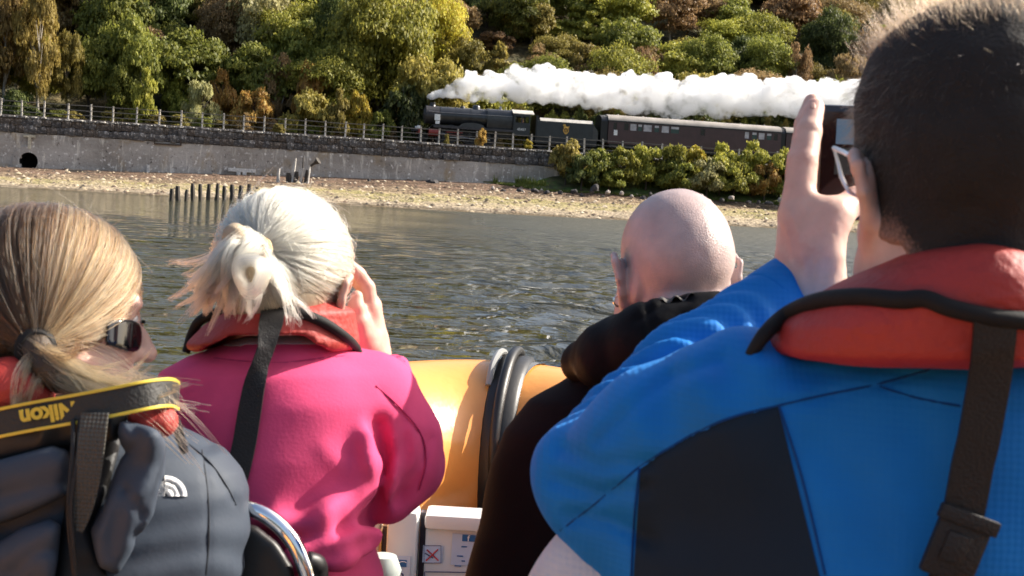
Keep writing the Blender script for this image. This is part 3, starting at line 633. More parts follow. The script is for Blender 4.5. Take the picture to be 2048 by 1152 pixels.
def tender(P):
    t0, t1 = lx(1050), lx(1171)
    prof = [(-1.3, 1.15), (-1.3, 2.75), (-1.24, 2.98), (-1.05, 3.16), (1.05, 3.16), (1.24, 2.98), (1.3, 2.75), (1.3, 1.15)]
    Mx = Matrix(((0, 0, 1, 0), (1, 0, 0, 0), (0, 1, 0, 0), (0, 0, 0, 1)))
    mb = MB(); mb.prism([(y, z if z < 2.8 else z) for y, z in prof[:2]] + [(-1.27, 2.80), (1.27, 2.80)] + prof[6:], t0, t1 - .55, Mx)
    mb.add([(t1 - .549, -1.3, 1.15), (t1 - .549, 1.3, 1.15), (t1 - .549, 1.3, 2.75), (t1 - .549, -1.3, 2.75), (t1, -1.2, 1.15), (t1, 1.2, 1.15), (t1, 1.2, 2.1), (t1, -1.2, 2.1)], [(4, 5, 6, 7), (0, 4, 7, 3), (1, 2, 6, 5), (3, 7, 6, 2), (0, 1, 5, 4), (0, 3, 2, 1)])
    mb.build('tank', M_tender, P)
    mb = MB()
    for sy in (-1, 1): mb.add([(t0 + .3, sy * 1.28, 2.803), (t1 - .6, sy * 1.28, 2.803), (t1 - .6, sy * .95, 3.12), (t0 + .3, sy * .95, 3.12), (t0 + .3, sy * .9, 2.803), (t1 - .6, sy * .9, 2.803)], [(0, 1, 2, 3), (4, 3, 2, 5), (0, 3, 4), (1, 5, 2)])
    mb.build('tank_top', M_roofpale, P)
    bm = bmesh.new(); bmesh.ops.create_grid(bm, x_segments=24, y_segments=8, size=.5); r = random.Random(2)
    for v in bm.verts: v.co = Vector((t0 + .4 + (v.co.x + .5) * (t1 - t0 - 1.5), v.co.y * 1.75, 2.9 + r.uniform(0, .25)))
    me = bpy.data.meshes.new('coal'); bm.to_mesh(me); bm.free(); link('coal', me, P, M_coal)
    mb = MB(); mb.box(t0 - .12, t0 + .12, -1.25, 1.25, 1.2, 3.3); mb.build('front_bulkhead', M_black, P)
    mb = MB(); mb.lathe([(.3, 2.75), (.3, 3.3), (.01, 3.36)], Matrix.Translation((lx(1123), 0, 0)), 14); mb.build('water_filler', M_black, P, True)
    mb = MB(); mb.box(t0 - .1, t1 - .1, -1.2, 1.2, .55, 1.149); mb.build('tender_frame', M_black, P)
    for x in (lx(1064), lx(1107), lx(1150)): wheel(P, x, .65, 10, M_black)
    mb = MB(); mb.box(lx(1036), t0 - .13, -.9, .9, .9, 1.2); mb.build('footplate', M_black, P)
    # plain gold crest: wheel ring with a small beast sitting over it
    x = lx(1107); y = -1.31
    mb = MB(); mb.tube([(x + .26 * math.cos(a), y, 2.0 + .26 * math.sin(a)) for a in np.linspace(0, 2 * math.pi, 17)[:-1]], .045, 6, closed=True)
    for k in range(4): mb.tube([(x + .26 * math.cos(k * .785), y, 2 + .26 * math.sin(k * .785)), (x - .26 * math.cos(k * .785), y, 2 - .26 * math.sin(k * .785))], .02, 4)
    mb.prism([(x - .3, 2.28), (x - .05, 2.2), (x + .28, 2.25), (x + .34, 2.5), (x + .22, 2.36), (x - .02, 2.42), (x - .1, 2.62), (x - .28, 2.6), (x - .34, 2.45), (x - .2, 2.4)], y - .02, y + .01, Matrix(((1, 0, 0, 0), (0, 0, 1, 0), (0, 1, 0, 0), (0, 0, 0, 1))))
    mb.prism([(x - .22, 1.72), (x + .22, 1.72), (x, 1.60)], y - .02, y + .01, Matrix(((1, 0, 0, 0), (0, 0, 1, 0), (0, 1, 0, 0), (0, 0, 0, 1))))
    mb.build('crest', M_gold, P)
tender(ten_root)
M_maroon = mat('coach_maroon', (0.052, 0.022, 0.023), 0.35, var=0.2, vs=1.5, coat=0.25)
M_croof = mat('coach_roof', (0.30, 0.27, 0.24), 0.7, var=0.25, vs=0.8)
M_gdark = mat('coach_glass_dark', (0.012, 0.014, 0.016), 0.12)
M_ggreen = mat('coach_glass_green_reflection', (0.035, 0.07, 0.065), 0.15)  # greenish reflection in the windows, put into the pane colour
M_gpale = mat('coach_pale', (0.48, 0.45, 0.46), 0.3, var=0.3, vs=2)  # pale tone of some panes and of the ventilators
M_gpink = mat('coach_glass_pink_reflection', (0.30, 0.15, 0.16), 0.5, var=0.3, vs=2)  # pinkish window reflection as a flat colour
def coach(p0, p1, wins, label):
    a = lx(p0); L = lx(p1) - a
    P = empty('railway_coach', label, 'coach', TP(X0 + a, TS, TRACKZ), A, 'vehicles of the train')
    y = 1.38; zb, zs, zr = 1.0, 3.30, 3.95
    Mx = Matrix(((0, 0, 1, 0), (1, 0, 0, 0), (0, 1, 0, 0), (0, 0, 0, 1)))
    wz0, wz1 = 2.42, 3.12
    mb = MB(); mb.box(0, L, -y, -y + .06, zb, wz0 - .001); mb.box(0, L, -y, -y + .06, wz1 + .001, zs)
    xs = sorted([(lx(p - w / 2) - a, lx(p + w / 2) - a) for p, w, m in wins]); c = 0
    for (u0, u1) in xs:
        if u0 > c: mb.box(c, u0, -y, -y + .06, wz0, wz1)
        c = u1
    mb.box(c, L, -y, -y + .06, wz0, wz1); mb.box(0, L, y - .06, y, zb, zs); mb.box(.001, .06, -y + .061, y - .061, zb, zs); mb.box(L - .06, L - .001, -y + .061, y - .061, zb, zs)
    mb.build('coach_body', M_maroon, P)
    for p, w, m in wins:
        u0, u1 = lx(p - w / 2) - a, lx(p + w / 2) - a
        f = MB(); f.box(u0 - .03, u1 + .03, -y - .012, -y - .002, wz0 - .03, wz0 + .02); f.box(u0 - .03, u1 + .03, -y - .012, -y - .002, wz1 - .02, wz1 + .03); f.box(u0 - .03, u0 + .02, -y - .012, -y - .002, wz0 + .021, wz1 - .021); f.box(u1 - .02, u1 + .03, -y - .012, -y - .002, wz0 + .021, wz1 - .021)
        wo = f.build('window', M_maroon, P); MB().box(u0, u1, -y + .012, -y + .03, wz0, wz1).build('pane', m, wo)
        if m is M_gpale or m is M_ggreen: MB().box(u0 + .05, u1 - .05, -y + .002, -y + .011, wz1 - .25, wz1 - .02).build('ventilator', M_gpale, wo)
    prof = [(-1.40, zs + .001), (-1.36, 3.48), (-1.15, 3.70), (-.75, 3.86), (-.3, zr), (.3, zr), (.75, 3.86), (1.15, 3.70), (1.36, 3.48), (1.40, zs + .001)]
    mb = MB(); mb.prism(prof, -.05, L + .05, Mx); r = mb.build('roof', M_croof, P, True)
    mb = MB(); mb.box(-.06, L + .06, -1.44, -1.401, zs - .08, zs + .03); mb.build('gutter', M_black, P)
    for k in range(7):
        mb = MB(); x = L * (k + .5) / 7; mb.lathe([(.14, 0), (.14, .10), (.08, .15), (.01, .15)], Matrix.Translation((x, .25, zr - .03)), 10); mb.build('roof_vent', M_croof, r, True)
    mb = MB(); mb.box(.2, L - .2, -1.2, 1.2, .62, .999); mb.build('underframe', M_black, P)
    for xx in (2.2, 4.8, L - 4.8, L - 2.2): wheel(P, xx, .46, 6, M_black)
    mb = MB(); pr = [(1.32 * (yy / 1.4), z * 1.0 - .1) for yy, z in prof]; mb.prism([(-1.25, 1.05)] + pr + [(1.25, 1.05)], -.75, -.06, Mx); mb.build('gangway', M_black, P)
    return P
G, D_, B_, K = M_ggreen, M_gdark, M_gpale, M_gpink
coach(1190, 1531, [(1203, 7, D_), (1225, 9, D_), (1239, 13, B_), (1252, 9, G), (1267, 17, B_), (1285, 10, G), (1302, 15, B_), (1321, 17, G), (1376, 9, D_), (1463, 9, B_), (1478, 10, G), (1492, 12, B_), (1507, 10, G), (1520, 8, D_)], 'maroon railway coach with a grey roof, next behind the tender')
coach(1541, 1880, [(1560, 9, D_), (1573, 8, B_), (1588, 12, G), (1605, 14, B_), (1625, 14, G), (1645, 14, B_), (1665, 14, G), (1700, 10, D_), (1730, 14, G), (1750, 14, B_), (1780, 14, G), (1810, 14, B_), (1850, 9, D_)], 'second maroon railway coach, partly hidden behind the raised hand')
MB().box(lx(1201) , lx(1208), -1.40, -1.386, 1.85, 2.38).build('door_notice', M_white, [o for o in bpy.data.objects if o.name == 'railway_coach'][0]).location = (-lx(1190), 0, 0)

# ---------------------------------------------------------------- steam
def steam():
    r = random.Random(12)
    top = [(852, 196), (868, 182), (900, 170), (935, 150), (965, 142), (1000, 152), (1030, 148), (1062, 130), (1078, 122), (1100, 140), (1130, 150), (1165, 143), (1195, 146), (1235, 160), (1270, 150), (1310, 142), (1345, 168), (1395, 148), (1440, 158), (1470, 150), (1500, 148), (1530, 160), (1590, 150), (1640, 158), (1700, 162), (1900, 150), (2100, 140)]
    bot = [(852, 203), (880, 198), (920, 200), (960, 208), (1000, 205), (1060, 206), (1090, 212), (1130, 214), (1180, 216), (1230, 226), (1300, 230), (1345, 238), (1400, 230), (1440, 236), (1500, 240), (1560, 236), (1640, 244), (1700, 246), (1900, 262), (2100, 272)]
    bm = bmesh.new()
    def puff(px, py, s, rad):
        d = dpx(px, s); c = W(px, py, d); bmesh.ops.create_icosphere(bm, subdivisions=3, radius=rad, matrix=Matrix.Translation(c) @ Matrix.Diagonal((r.uniform(.9, 1.15), r.uniform(.9, 1.15), r.uniform(.85, 1.1), 1)))
    px = 852.0
    while px < 2080:
        t = lerp_px(top, px); b = lerp_px(bot, px); h = b - t; k = dpx(px, 7) / F; rad = h * k * .5
        puff(px, (t + b) / 2 + h * .03, 8 + r.uniform(-.4, .4), rad * .80)
        for q in range(8 if px > 900 else 4):
            rr = rad * r.uniform(.18, .48); puff(px + r.uniform(-.5, .5) * h, min(max(t + rr / k + r.uniform(0, 1) ** 1.6 * .85 * (h - 2 * rr / k), t + rr / k), b - rr / k), 8 + r.uniform(-1, 1) * rad * .8, rr)
        px += h * .30 + 1.5
    me = bpy.data.meshes.new('steam_plume'); bm.to_mesh(me); bm.free()
    o = link('steam_plume', me)
    md = o.modifiers.new('r', 'REMESH'); md.mode = 'VOXEL'; md.voxel_size = 0.16
    ev = o.evaluated_get(bpy.context.evaluated_depsgraph_get()); m2 = bpy.data.meshes.new_from_object(ev)
    o.modifiers.clear(); o.data = m2; bpy.data.meshes.remove(me); m2.name = 'steam_plume'
    n = len(m2.vertices); V = np.empty(n * 3, np.float32); m2.vertices.foreach_get('co', V); V = V.reshape(-1, 3)
    Nn = np.empty(n * 3, np.float32); m2.vertices.foreach_get('normal', Nn); Nn = Nn.reshape(-1, 3)
    bill = lambda P, f, sd: 1 - 2 * np.abs(vnoise(P, f, sd))
    disp = .22 * bill(V, .7, 3)[:, None] * -1 + .20 * -bill(V, 1.5, 5)[:, None] + .10 * -bill(V, 3.1, 8)[:, None]
    amp = np.clip((V[:, 0:1] + 12) / 8, .25, 1)
    V = V + Nn * (disp * -1.5 * amp - .12); m2.vertices.foreach_set('co', V.ravel()); m2.update()
    md = o.modifiers.new('r', 'REMESH'); md.mode = 'VOXEL'; md.voxel_size = 0.12
    ev = o.evaluated_get(bpy.context.evaluated_depsgraph_get()); m3 = bpy.data.meshes.new_from_object(ev); o.modifiers.clear(); o.data = m3; m2 = m3; m2.name = 'steam_plume'
    m, N, L, B = new_mat('steam'); N.remove(B)
    vs = N.new('ShaderNodeVolumeScatter'); vs.inputs['Color'].default_value = (0.995, 0.995, 0.995, 1); vs.inputs['Density'].default_value = STEAM_D; tc = N.new('ShaderNodeTexCoord'); nz = N.new('ShaderNodeTexNoise'); nz.inputs['Scale'].default_value = .75; nz.inputs['Detail'].default_value = 5; nz.inputs['Roughness'].default_value = .62; L.new(tc.outputs['Object'], nz.inputs['Vector']); mr = N.new('ShaderNodeMapRange'); mr.inputs[1].default_value = .43; mr.inputs[2].default_value = .60; mr.inputs[3].default_value = .05; mr.inputs[4].default_value = STEAM_D; L.new(nz.outputs[0], mr.inputs[0]); L.new(mr.outputs[0], vs.inputs['Density']); vs.inputs['Anisotropy'].default_value = 0.0
    L.new(vs.outputs[0], N['Material Output'].inputs['Volume']); m2.materials.clear(); m2.materials.append(m)
    tag(o, 'white plume of steam trailing back over the train', 'steam', kind='thing')
STEAM_D = 3.4
steam()
# ================================================================ trees and shrubs
def leaf_mat(name, stops, trans=0.45, objvar=0.18):
    m, N, L, B = new_mat(name)
    g = N.new('ShaderNodeNewGeometry'); oi = N.new('ShaderNodeObjectInfo')
    mx = N.new('ShaderNodeMath'); mx.operation = 'MULTIPLY_ADD'; L.new(g.outputs['Random Per Island'], mx.inputs[0]); mx.inputs[1].default_value = 0.65
    o2 = N.new('ShaderNodeMath'); o2.operation = 'MULTIPLY'; L.new(oi.outputs['Random'], o2.inputs[0]); o2.inputs[1].default_value = 0.35; L.new(o2.outputs[0], mx.inputs[2])
    rp = N.new('ShaderNodeValToRGB'); L.new(mx.outputs[0], rp.inputs[0]); e = rp.color_ramp.elements
    e[0].position = 0; e[0].color = (*stops[0], 1); e[1].position = 1; e[1].color = (*stops[-1], 1)
    for i, s in enumerate(stops[1:-1]): x = e.new((i + 1) / (len(stops) - 1)); x.color = (*s, 1)
    hv = N.new('ShaderNodeHueSaturation'); L.new(rp.outputs[0], hv.inputs['Color'])
    wn_ = N.new('ShaderNodeTexWhiteNoise'); wn_.noise_dimensions = '1D'; L.new(oi.outputs['Random'], wn_.inputs['W'])
    r1 = N.new('ShaderNodeMapRange'); r1.inputs[3].default_value = 1 - objvar * 1.3; r1.inputs[4].default_value = 1 + objvar * 1.3; L.new(wn_.outputs['Value'], r1.inputs[0]); L.new(r1.outputs[0], hv.inputs['Value'])
    r2 = N.new('ShaderNodeMapRange'); r2.inputs[3].default_value = 0.5 - objvar * .06; r2.inputs[4].default_value = 0.5 + objvar * .05; L.new(oi.outputs['Random'], r2.inputs[0]); L.new(r2.outputs[0], hv.inputs['Hue'])
    L.new(hv.outputs[0], B.inputs['Base Color']); B.inputs['Roughness'].default_value = 0.55; B.inputs['Specular IOR Level'].default_value = 0.3
    tr = N.new('ShaderNodeBsdfTranslucent'); L.new(hv.outputs[0], tr.inputs[0])
    ms = N.new('ShaderNodeMixShader'); ms.inputs[0].default_value = trans; L.new(B.outputs[0], ms.inputs[1]); L.new(tr.outputs[0], ms.inputs[2]); L.new(ms.outputs[0], N['Material Output'].inputs[0])
    return m
LM = {
    'green': leaf_mat('leaf_green', [(0.096, 0.116, 0.027), (0.218, 0.235, 0.045), (0.379, 0.365, 0.072)]),
    'bright': leaf_mat('leaf_bright_green', [(0.143, 0.158, 0.034), (0.342, 0.338, 0.057), (0.569, 0.505, 0.099)]),
    'dark': leaf_mat('leaf_dark_green', [(0.048, 0.069, 0.026), (0.114, 0.139, 0.039), (0.218, 0.235, 0.065)]),
    'olive': leaf_mat('leaf_olive', [(0.133, 0.112, 0.034), (0.283, 0.235, 0.058), (0.474, 0.375, 0.099)]),
    'gold': leaf_mat('leaf_gold', [(0.227, 0.179, 0.036), (0.531, 0.392, 0.057), (0.600, 0.581, 0.089)]),
    'orange': leaf_mat('leaf_orange', [(0.247, 0.140, 0.045), (0.512, 0.299, 0.078), (0.600, 0.487, 0.140)]),
    'brown': leaf_mat('leaf_brown', [(0.153, 0.103, 0.054), (0.314, 0.207, 0.093), (0.474, 0.328, 0.154)]),
    'birch': leaf_mat('leaf_birch', [(0.153, 0.103, 0.036), (0.361, 0.262, 0.069), (0.600, 0.450, 0.140)]),
    'sallow': leaf_mat('leaf_sallow', [(0.208, 0.188, 0.089), (0.417, 0.375, 0.170), (0.600, 0.562, 0.271)]),
}
M_bark = mat('bark', (0.06, 0.048, 0.036), 0.9, var=0.4, vs=6)
M_bark2 = mat('bark_pale', (0.30, 0.27, 0.23), 0.85, var=0.4, vs=6)
def cards(P, Nn, S, r, asp=0.62):
    """rhombic leaf clumps at P facing Nn"""
    n = len(P); rv = r.normal(size=(n, 3)); t = np.cross(Nn, rv); t /= np.linalg.norm(t, axis=1)[:, None] + 1e-9; b = np.cross(Nn, t)
    S = S[:, None]; bend = Nn * S * .22
    V = np.stack([P - t * S - bend, P - b * S * asp + bend * .5, P + t * S - bend, P + b * S * asp + bend * .5], 1).reshape(-1, 3)
    return V, np.arange(4 * n).reshape(n, 4)
def crown_mesh(seed, n, nb, leaf, style='round', mtl=None):
    r = np.random.default_rng(seed); Ps = []; Ns = []
    if style == 'weep':
        for k in range(n // 16):
            a = r.uniform(0, 6.283); rad = math.sqrt(r.uniform(.05, 1)) * .95; z0 = .35 + .62 * (1 - rad ** 2) * r.uniform(.6, 1.05); ln = r.uniform(.15, .5)
            for j in range(16):
                q = j / 15; rr = rad * (1 + .10 * q); Ps.append((rr * math.cos(a) + r.normal() * .025, rr * math.sin(a) + r.normal() * .025, max(z0 - ln * q, .02))); v = np.array([math.cos(a), math.sin(a), .4]) + r.normal(size=3) * .6; Ns.append(v)
    else:
        bl = []
        for k in range(nb):
            while True:
                p = r.uniform(-1, 1, 3)
                q = np.linalg.norm(p)
                if .25 < q < 1: break
            if style == 'cone':
                z = r.uniform(0, 1) ** .8; a = r.uniform(0, 6.283); w = (1 - z) ** .8 * .75 * math.sqrt(r.uniform(.2, 1)); bl.append((np.array([w * math.cos(a), w * math.sin(a), z * .94 + .03]), r.uniform(.13, .24) * (1.15 - .6 * z)))
            elif style == 'bush':
                z = abs(p[2]); bl.append((np.array([p[0] * .78, p[1] * .78, .08 + .74 * z]), r.uniform(.16, .30)))
            else:
                k_ = r.uniform(.85, 1.12); bl.append((np.array([p[0] * .74 * k_, p[1] * .74 * k_, .50 + p[2] * .40 * k_]), r.uniform(.13, .30)))
        wsum = sum(b[1] ** 2 for b in bl)
        for c, rad in bl:
            m = int(n * rad ** 2 / wsum) + 3
            d = r.normal(size=(m, 3)); d[:, 2] = np.where((d[:, 2] < -.3 * np.abs(d[:, 0])), -d[:, 2] * .6, d[:, 2]); d /= np.linalg.norm(d, axis=1)[:, None]
            rr = rad * r.uniform(.55, 1.12, m) * (1 + .25 * vnoise(d * 2 + c * 9, 1.2, seed))
            off = d * rr[:, None]; off[:, 2] *= .62 if style != 'cone' else .5
            Ps += list(c + off); nn = d * .9 + (c - [0, 0, .4]) * .5 + [0, 0, .35] + r.normal(size=(m, 3)) * .75; Ns += list(nn)
    P = np.array(Ps); Nn = np.array(Ns); Nn /= np.linalg.norm(Nn, axis=1)[:, None]
    S = leaf * r.uniform(.55, 1.25, len(P)); V, Q = cards(P, Nn, S, r)
    return np_mesh('crown', V, Q)
def trunk_mesh(seed, style):
    r = random.Random(seed); mb = MB(); h = .72 if style != 'cone' else .9
    pts = [(r.uniform(-.03, .03) * k, r.uniform(-.03, .03) * k, -.15 + (h + .15) * k / 5) for k in range(6)]; mb.tube(pts, [.075, .065, .055, .045, .03, .012], 7)
    for k in range(7 if style != 'cone' else 3):
        z = r.uniform(.2, .6); a = r.uniform(0, 6.28); l = r.uniform(.3, .65)
        mb.tube([(0, 0, z), (l * .5 * math.cos(a), l * .5 * math.sin(a), z + .10), (l * math.cos(a), l * math.sin(a), z + .22)], [.028, .018, .006], 5)
    return mb.mesh('trunk')
CR = {}
for st, n, nb, leaf, cnt in (('round', 10500, 60, .036, 5), ('big', 21000, 120, .0245, 3), ('bush', 5600, 34, .054, 5), ('cone', 6000, 60, .050, 2), ('weep', 8000, 0, .036, 2), ('fine', 9500, 44, .031, 3)):
    CR[st] = [crown_mesh(11 * i + len(st) + 7 * ord(st[0]), n, nb, leaf, {'big': 'round', 'fine': 'round'}.get(st, st)) for i in range(cnt)]
TR = {st: [trunk_mesh(i + 3, st) for i in range(3)] for st in CR}
CRM = {}
def crown_data(st, i, mt):
    k = (st, i, mt)
    if k not in CRM:
        me = CR[st][i] if not CR[st][i].materials else CR[st][i].copy()
        if not me.materials: me.materials.append(LM[mt])
        else: me.materials[0] = LM[mt]
        CRM[k] = me
    return CRM[k]
vr = random.Random(77)
def bank_z(px, s):
    lo, hi = 0.0, 1.0
    for _ in range(16):
        m = (lo + hi) / 2; p = beach_pt(px, m)[0]
        if s_of(p[0], p[1]) < s: lo = m
        else: hi = m
    return beach_pt(px, lo)[0][2] + .05
def plant(px, s, ytop, wpx, st, mt, label, group=None, name='tree', cat='tree', ybase=None, bark=None, zb=None):
    d = dpx(px, s); k = d / F; p = TP(upx(px, s), s, 0); ztop = zpx(px, ytop, d)
    if zb is None: zb = float(terr(p[0], p[1])) if ybase is None else zpx(px, ybase, d)
    H = max(ztop - zb, 1.2); R = wpx * k
    o = empty(name, label, cat, (p[0], p[1], zb), vr.uniform(0, 6.28), group)
    i = vr.randrange(len(CR[st])); cme = crown_data(st, i, mt)
    tr = min(H * .25, .9) if st in ('bush',) else H * .12
    c = link('crown', cme, o); c.scale = (R * vr.uniform(.93, 1.07), R * vr.uniform(.93, 1.07), (H if st == 'bush' else H - tr * .6)); c.location = (0, 0, 0 if st == 'bush' else tr * .6)
    t = link('trunk', TR[st][vr.randrange(3)], o); 
    if not t.data.materials: t.data.materials.append(bark or M_bark)
    t.scale = (min(R * .7, 2.6),) * 2 + (H,)
    return o
MARKS = [(-400, 'left of the fence end'), (20, 'above the drain outlet'), (170, 'above the white wall marker'), (330, 'above the stake row'), (500, 'above the ruined jetty'), (640, 'left of the locomotive'), (800, 'behind the locomotive'), (1000, 'behind the locomotive cab'), (1050, 'behind the tender front'), (1110, 'behind the tender'), (1190, 'behind the first coach front'), (1260, 'behind the first coach windows'), (1340, 'behind the middle of the first coach'), (1430, 'behind the rear of the first coach'), (1530, 'behind the coach joint'), (1590, 'behind the raised hand'), (1660, 'behind the dark haired head')]
LOWL = {}
def low_label(px, what):
    m = [t for x, t in MARKS if x <= px][-1]
    return f'{what} {m}'
if True:
    E = plant
    # the prominent ones, from left to right
    E(62, 10, -40, 62, 'fine', 'birch', 'tall yellow brown birch with thin twigs above the left end of the fence', bark=M_bark2)
    E(-5, 12, -60, 70, 'fine', 'birch', 'yellow brown thin leaved tree at the left edge of the frame', bark=M_bark2)
    E(118, 13, 40, 40, 'fine', 'olive', 'slim olive tree just right of the tall yellow brown birch')
    E(160, 16, 62, 66, 'round', 'green', 'rounded green tree standing behind the fence right of the slim olive one')
    E(20, 9.5, 172, 44, 'bush', 'dark', 'dark green bush under the tall birch, behind the fence', name='shrub', cat='shrub')
    E(235, 14, 118, 52, 'round', 'green', 'green tree with pale leaf tips leaning over the fence above the dark parapet')
    E(215, 30, 20, 60, 'fine', 'brown', 'russet brown tree behind the rounded green one')
    E(265, 24, 42, 58, 'fine', 'brown', 'reddish brown bushy tree above the green tree at the fence')
    E(90, 36, -30, 80, 'round', 'olive', 'tall olive tree behind the yellow brown birch')
    E(285, 40, -55, 95, 'big', 'dark', 'tall dark green tree at the top edge behind the brown bushy trees')
    E(330, 26, 45, 62, 'round', 'green', 'mid green tree between the brown trees and the bare twiggy ones')
    E(275, 10, 128, 34, 'bush', 'bright', 'light green sapling reaching over the fence rails', name='shrub', cat='shrub')
    E(345, 17, 148, 46, 'bush', 'green', 'broad green bush to the left of the sallow grey green bush', name='shrub', cat='shrub')
    E(388, 11, 148, 42, 'bush', 'sallow', 'pale grey green bush directly behind the fence', name='shrub', cat='shrub')
    E(425, 15, 130, 46, 'bush', 'orange', 'yellow orange bush above the pale grey green one', name='shrub', cat='shrub')
    E(415, 34, -50, 70, 'big', 'olive', 'tall olive tree at the top edge left of the pale bare trunk')
    E(490, 11, 156, 48, 'bush', 'orange', 'brown orange rounded bush at the fence, between two yellow ones', name='shrub', cat='shrub')
    E(500, 26, -60, 95, 'fine', 'sallow', 'tall thin leaved tree with a pale bare trunk and branches', bark=M_bark2)
    E(470, 20, 82, 60, 'fine', 'brown', 'greyish brown tree under the tall pale trunk')
    E(540, 15, 108, 40, 'fine', 'brown', 'small brown tree left of the large tawny bush')
    E(605, 14, 106, 58, 'bush', 'orange', 'large domed tawny bush, the highest of the autumn bushes', name='shrub', cat='shrub')
    E(595, 10, 166, 62, 'bush', 'olive', 'wide olive yellow bush at the fence in front of the tawny dome', name='shrub', cat='shrub')
    E(660, 9, 170, 30, 'bush', 'olive', 'narrow olive bush at the fence right of the wide olive yellow one', name='shrub', cat='shrub')
    E(560, 36, -70, 80, 'big', 'green', 'tall green tree behind the thin leaved tree')
    E(735, 19, -45, 140, 'big', 'bright', 'huge broad green tree above the front of the locomotive')
    E(640, 30, -60, 90, 'big', 'green', 'tall green tree on the left of the huge broad one')
    E(850, 27, -10, 80, 'big', 'gold', 'golden yellow tree just right of the huge broad green one')
    E(745, 9.4, 205, 34, 'bush', 'green', 'small green bush behind the fence just ahead of the locomotive', name='shrub', cat='shrub')
    E(700, 10, 162, 36, 'bush', 'gold', 'yellowish bush under the huge broad tree, left of the locomotive', name='shrub', cat='shrub')
    E(790, 11, 150, 60, 'bush', 'dark', 'dark bush in the shade behind the smokebox of the locomotive', name='shrub', cat='shrub')
    E(850, 13, 98, 82, 'round', 'olive', 'olive green tree standing right behind the locomotive boiler')
    E(905, 24, 70, 55, 'round', 'olive', 'olive tree above the first puffs of steam')
    E(960, 34, 60, 50, 'fine', 'brown', 'pale brown tree behind the first thick part of the steam')
    E(905, 60, -70, 95, 'big', 'dark', 'dark tree at the top edge right of the golden yellow tree')
    E(985, 70, -30, 70, 'round', 'dark', 'dark rounded tree at the top edge above the loco cab')
    E(1000, 40, 42, 38, 'round', 'green', 'pointed green tree above the thick part of the steam')
    E(1060, 38, 36, 55, 'round', 'bright', 'fresh green tree above the highest puff of steam')
    E(1060, 26, 86, 44, 'fine', 'brown', 'dark brown rounded tree right behind the highest puff of steam')
    E(1140, 26, 76, 52, 'fine', 'olive', 'dull olive tree right of the dark brown one, above the steam')
    E(1205, 24, 84, 40, 'fine', 'orange', 'tawny tree above the middle of the steam plume')
    E(1255, 24, 96, 40, 'fine', 'brown', 'brown tree just left of the big domed green tree')
    E(1105, 62, 10, 55, 'round', 'olive', 'olive tree high on the slope above the dull olive one')
    E(1190, 60, 30, 50, 'fine', 'brown', 'brown tree halfway up the slope above the tawny one')
    E(1300, 56, 50, 45, 'round', 'olive', 'olive tree halfway up the slope left of the big domed tree')
    E(1385, 27, 62, 72, 'big', 'green', 'big domed green tree above the right half of the steam plume')
    E(1450, 31, 72, 54, 'round', 'dark', 'dark green tree on the right shoulder of the big domed one')
    E(1480, 60, -30, 85, 'big', 'green', 'tall green tree at the top edge above the big domed one')
    E(1400, 70, -50, 70, 'big', 'olive', 'tall olive tree at the top edge left of centre of the domed tree')
    E(1562, 26, 88, 32, 'fine', 'brown', 'brown rounded tree above the steam near the raised finger')
    E(1625, 32, 10, 70, 'big', 'dark', 'tall dark green tree left of the dark haired head')
    E(1660, 24, 92, 48, 'fine', 'brown', 'russet tree just above the raised phone')
    E(1720, 30, 40, 70, 'round', 'brown', 'russet brown tree behind the edge of the dark hair')
    E(1585, 60, -20, 60, 'big', 'olive', 'tall olive tree at the top edge above the raised finger')
    # bushes seen between the train and the steam
    for i, px in enumerate(range(1010, 1720, 34)):
        E(px + vr.uniform(-8, 8), 9.6 + vr.uniform(0, 1.4), lerp_px([(1010, 196), (1100, 200), (1250, 206), (1720, 236)], px) + vr.uniform(-2, 10), vr.uniform(20, 32), 'bush', vr.choice(['dark', 'green', 'olive', 'green']), low_label(px, 'low bush between the train and the steam'), 'bushes behind the train', 'shrub', 'shrub')
    for i, px in enumerate(range(-40, 820, 47)):
        E(px + vr.uniform(-12, 12), 8.9 + vr.uniform(0, .9), lerp_px([(-40, 205), (820, 246)], px) + vr.uniform(-8, 10), vr.uniform(18, 32), 'bush', vr.choice(['dark', 'green', 'olive', 'brown', 'dark']), low_label(px, 'undergrowth bush behind the fence'), 'low bushes behind the fence', 'shrub', 'shrub')
    # the bank in front of the right part of the wall
    LBK = ['tall rounded bush at the left end of the bank, against the tender', 'dense bush at the foot of the first coach end', 'grey green bush below the first coach windows', 'dark hearted bush below the middle of the first coach', 'olive leaved bush with yellow tips below the plain coach panels', 'bright yellow green bush, the brightest on the bank', 'green bush below the last windows of the first coach', 'round green bush below the coach joint', 'bush with rusty leaves beside the raised hand']
    for i, (px, yt, w, mt, s) in enumerate([(1118, 268, 38, 'olive', -3.2), (1185, 282, 44, 'green', -4), (1232, 276, 36, 'bright', -4.6), (1278, 278, 40, 'bright', -4), (1325, 276, 40, 'bright', -4.4), (1370, 272, 46, 'gold', -3.6), (1425, 276, 46, 'bright', -4.4), (1487, 272, 44, 'bright', -4), (1545, 284, 40, 'bright', -4.6)]):
        s = s * .5; E(px, s, yt + 2, w * 1.2, 'bush', mt, LBK[i], None, 'shrub', 'shrub', zb=bank_z(px, s) + .7)
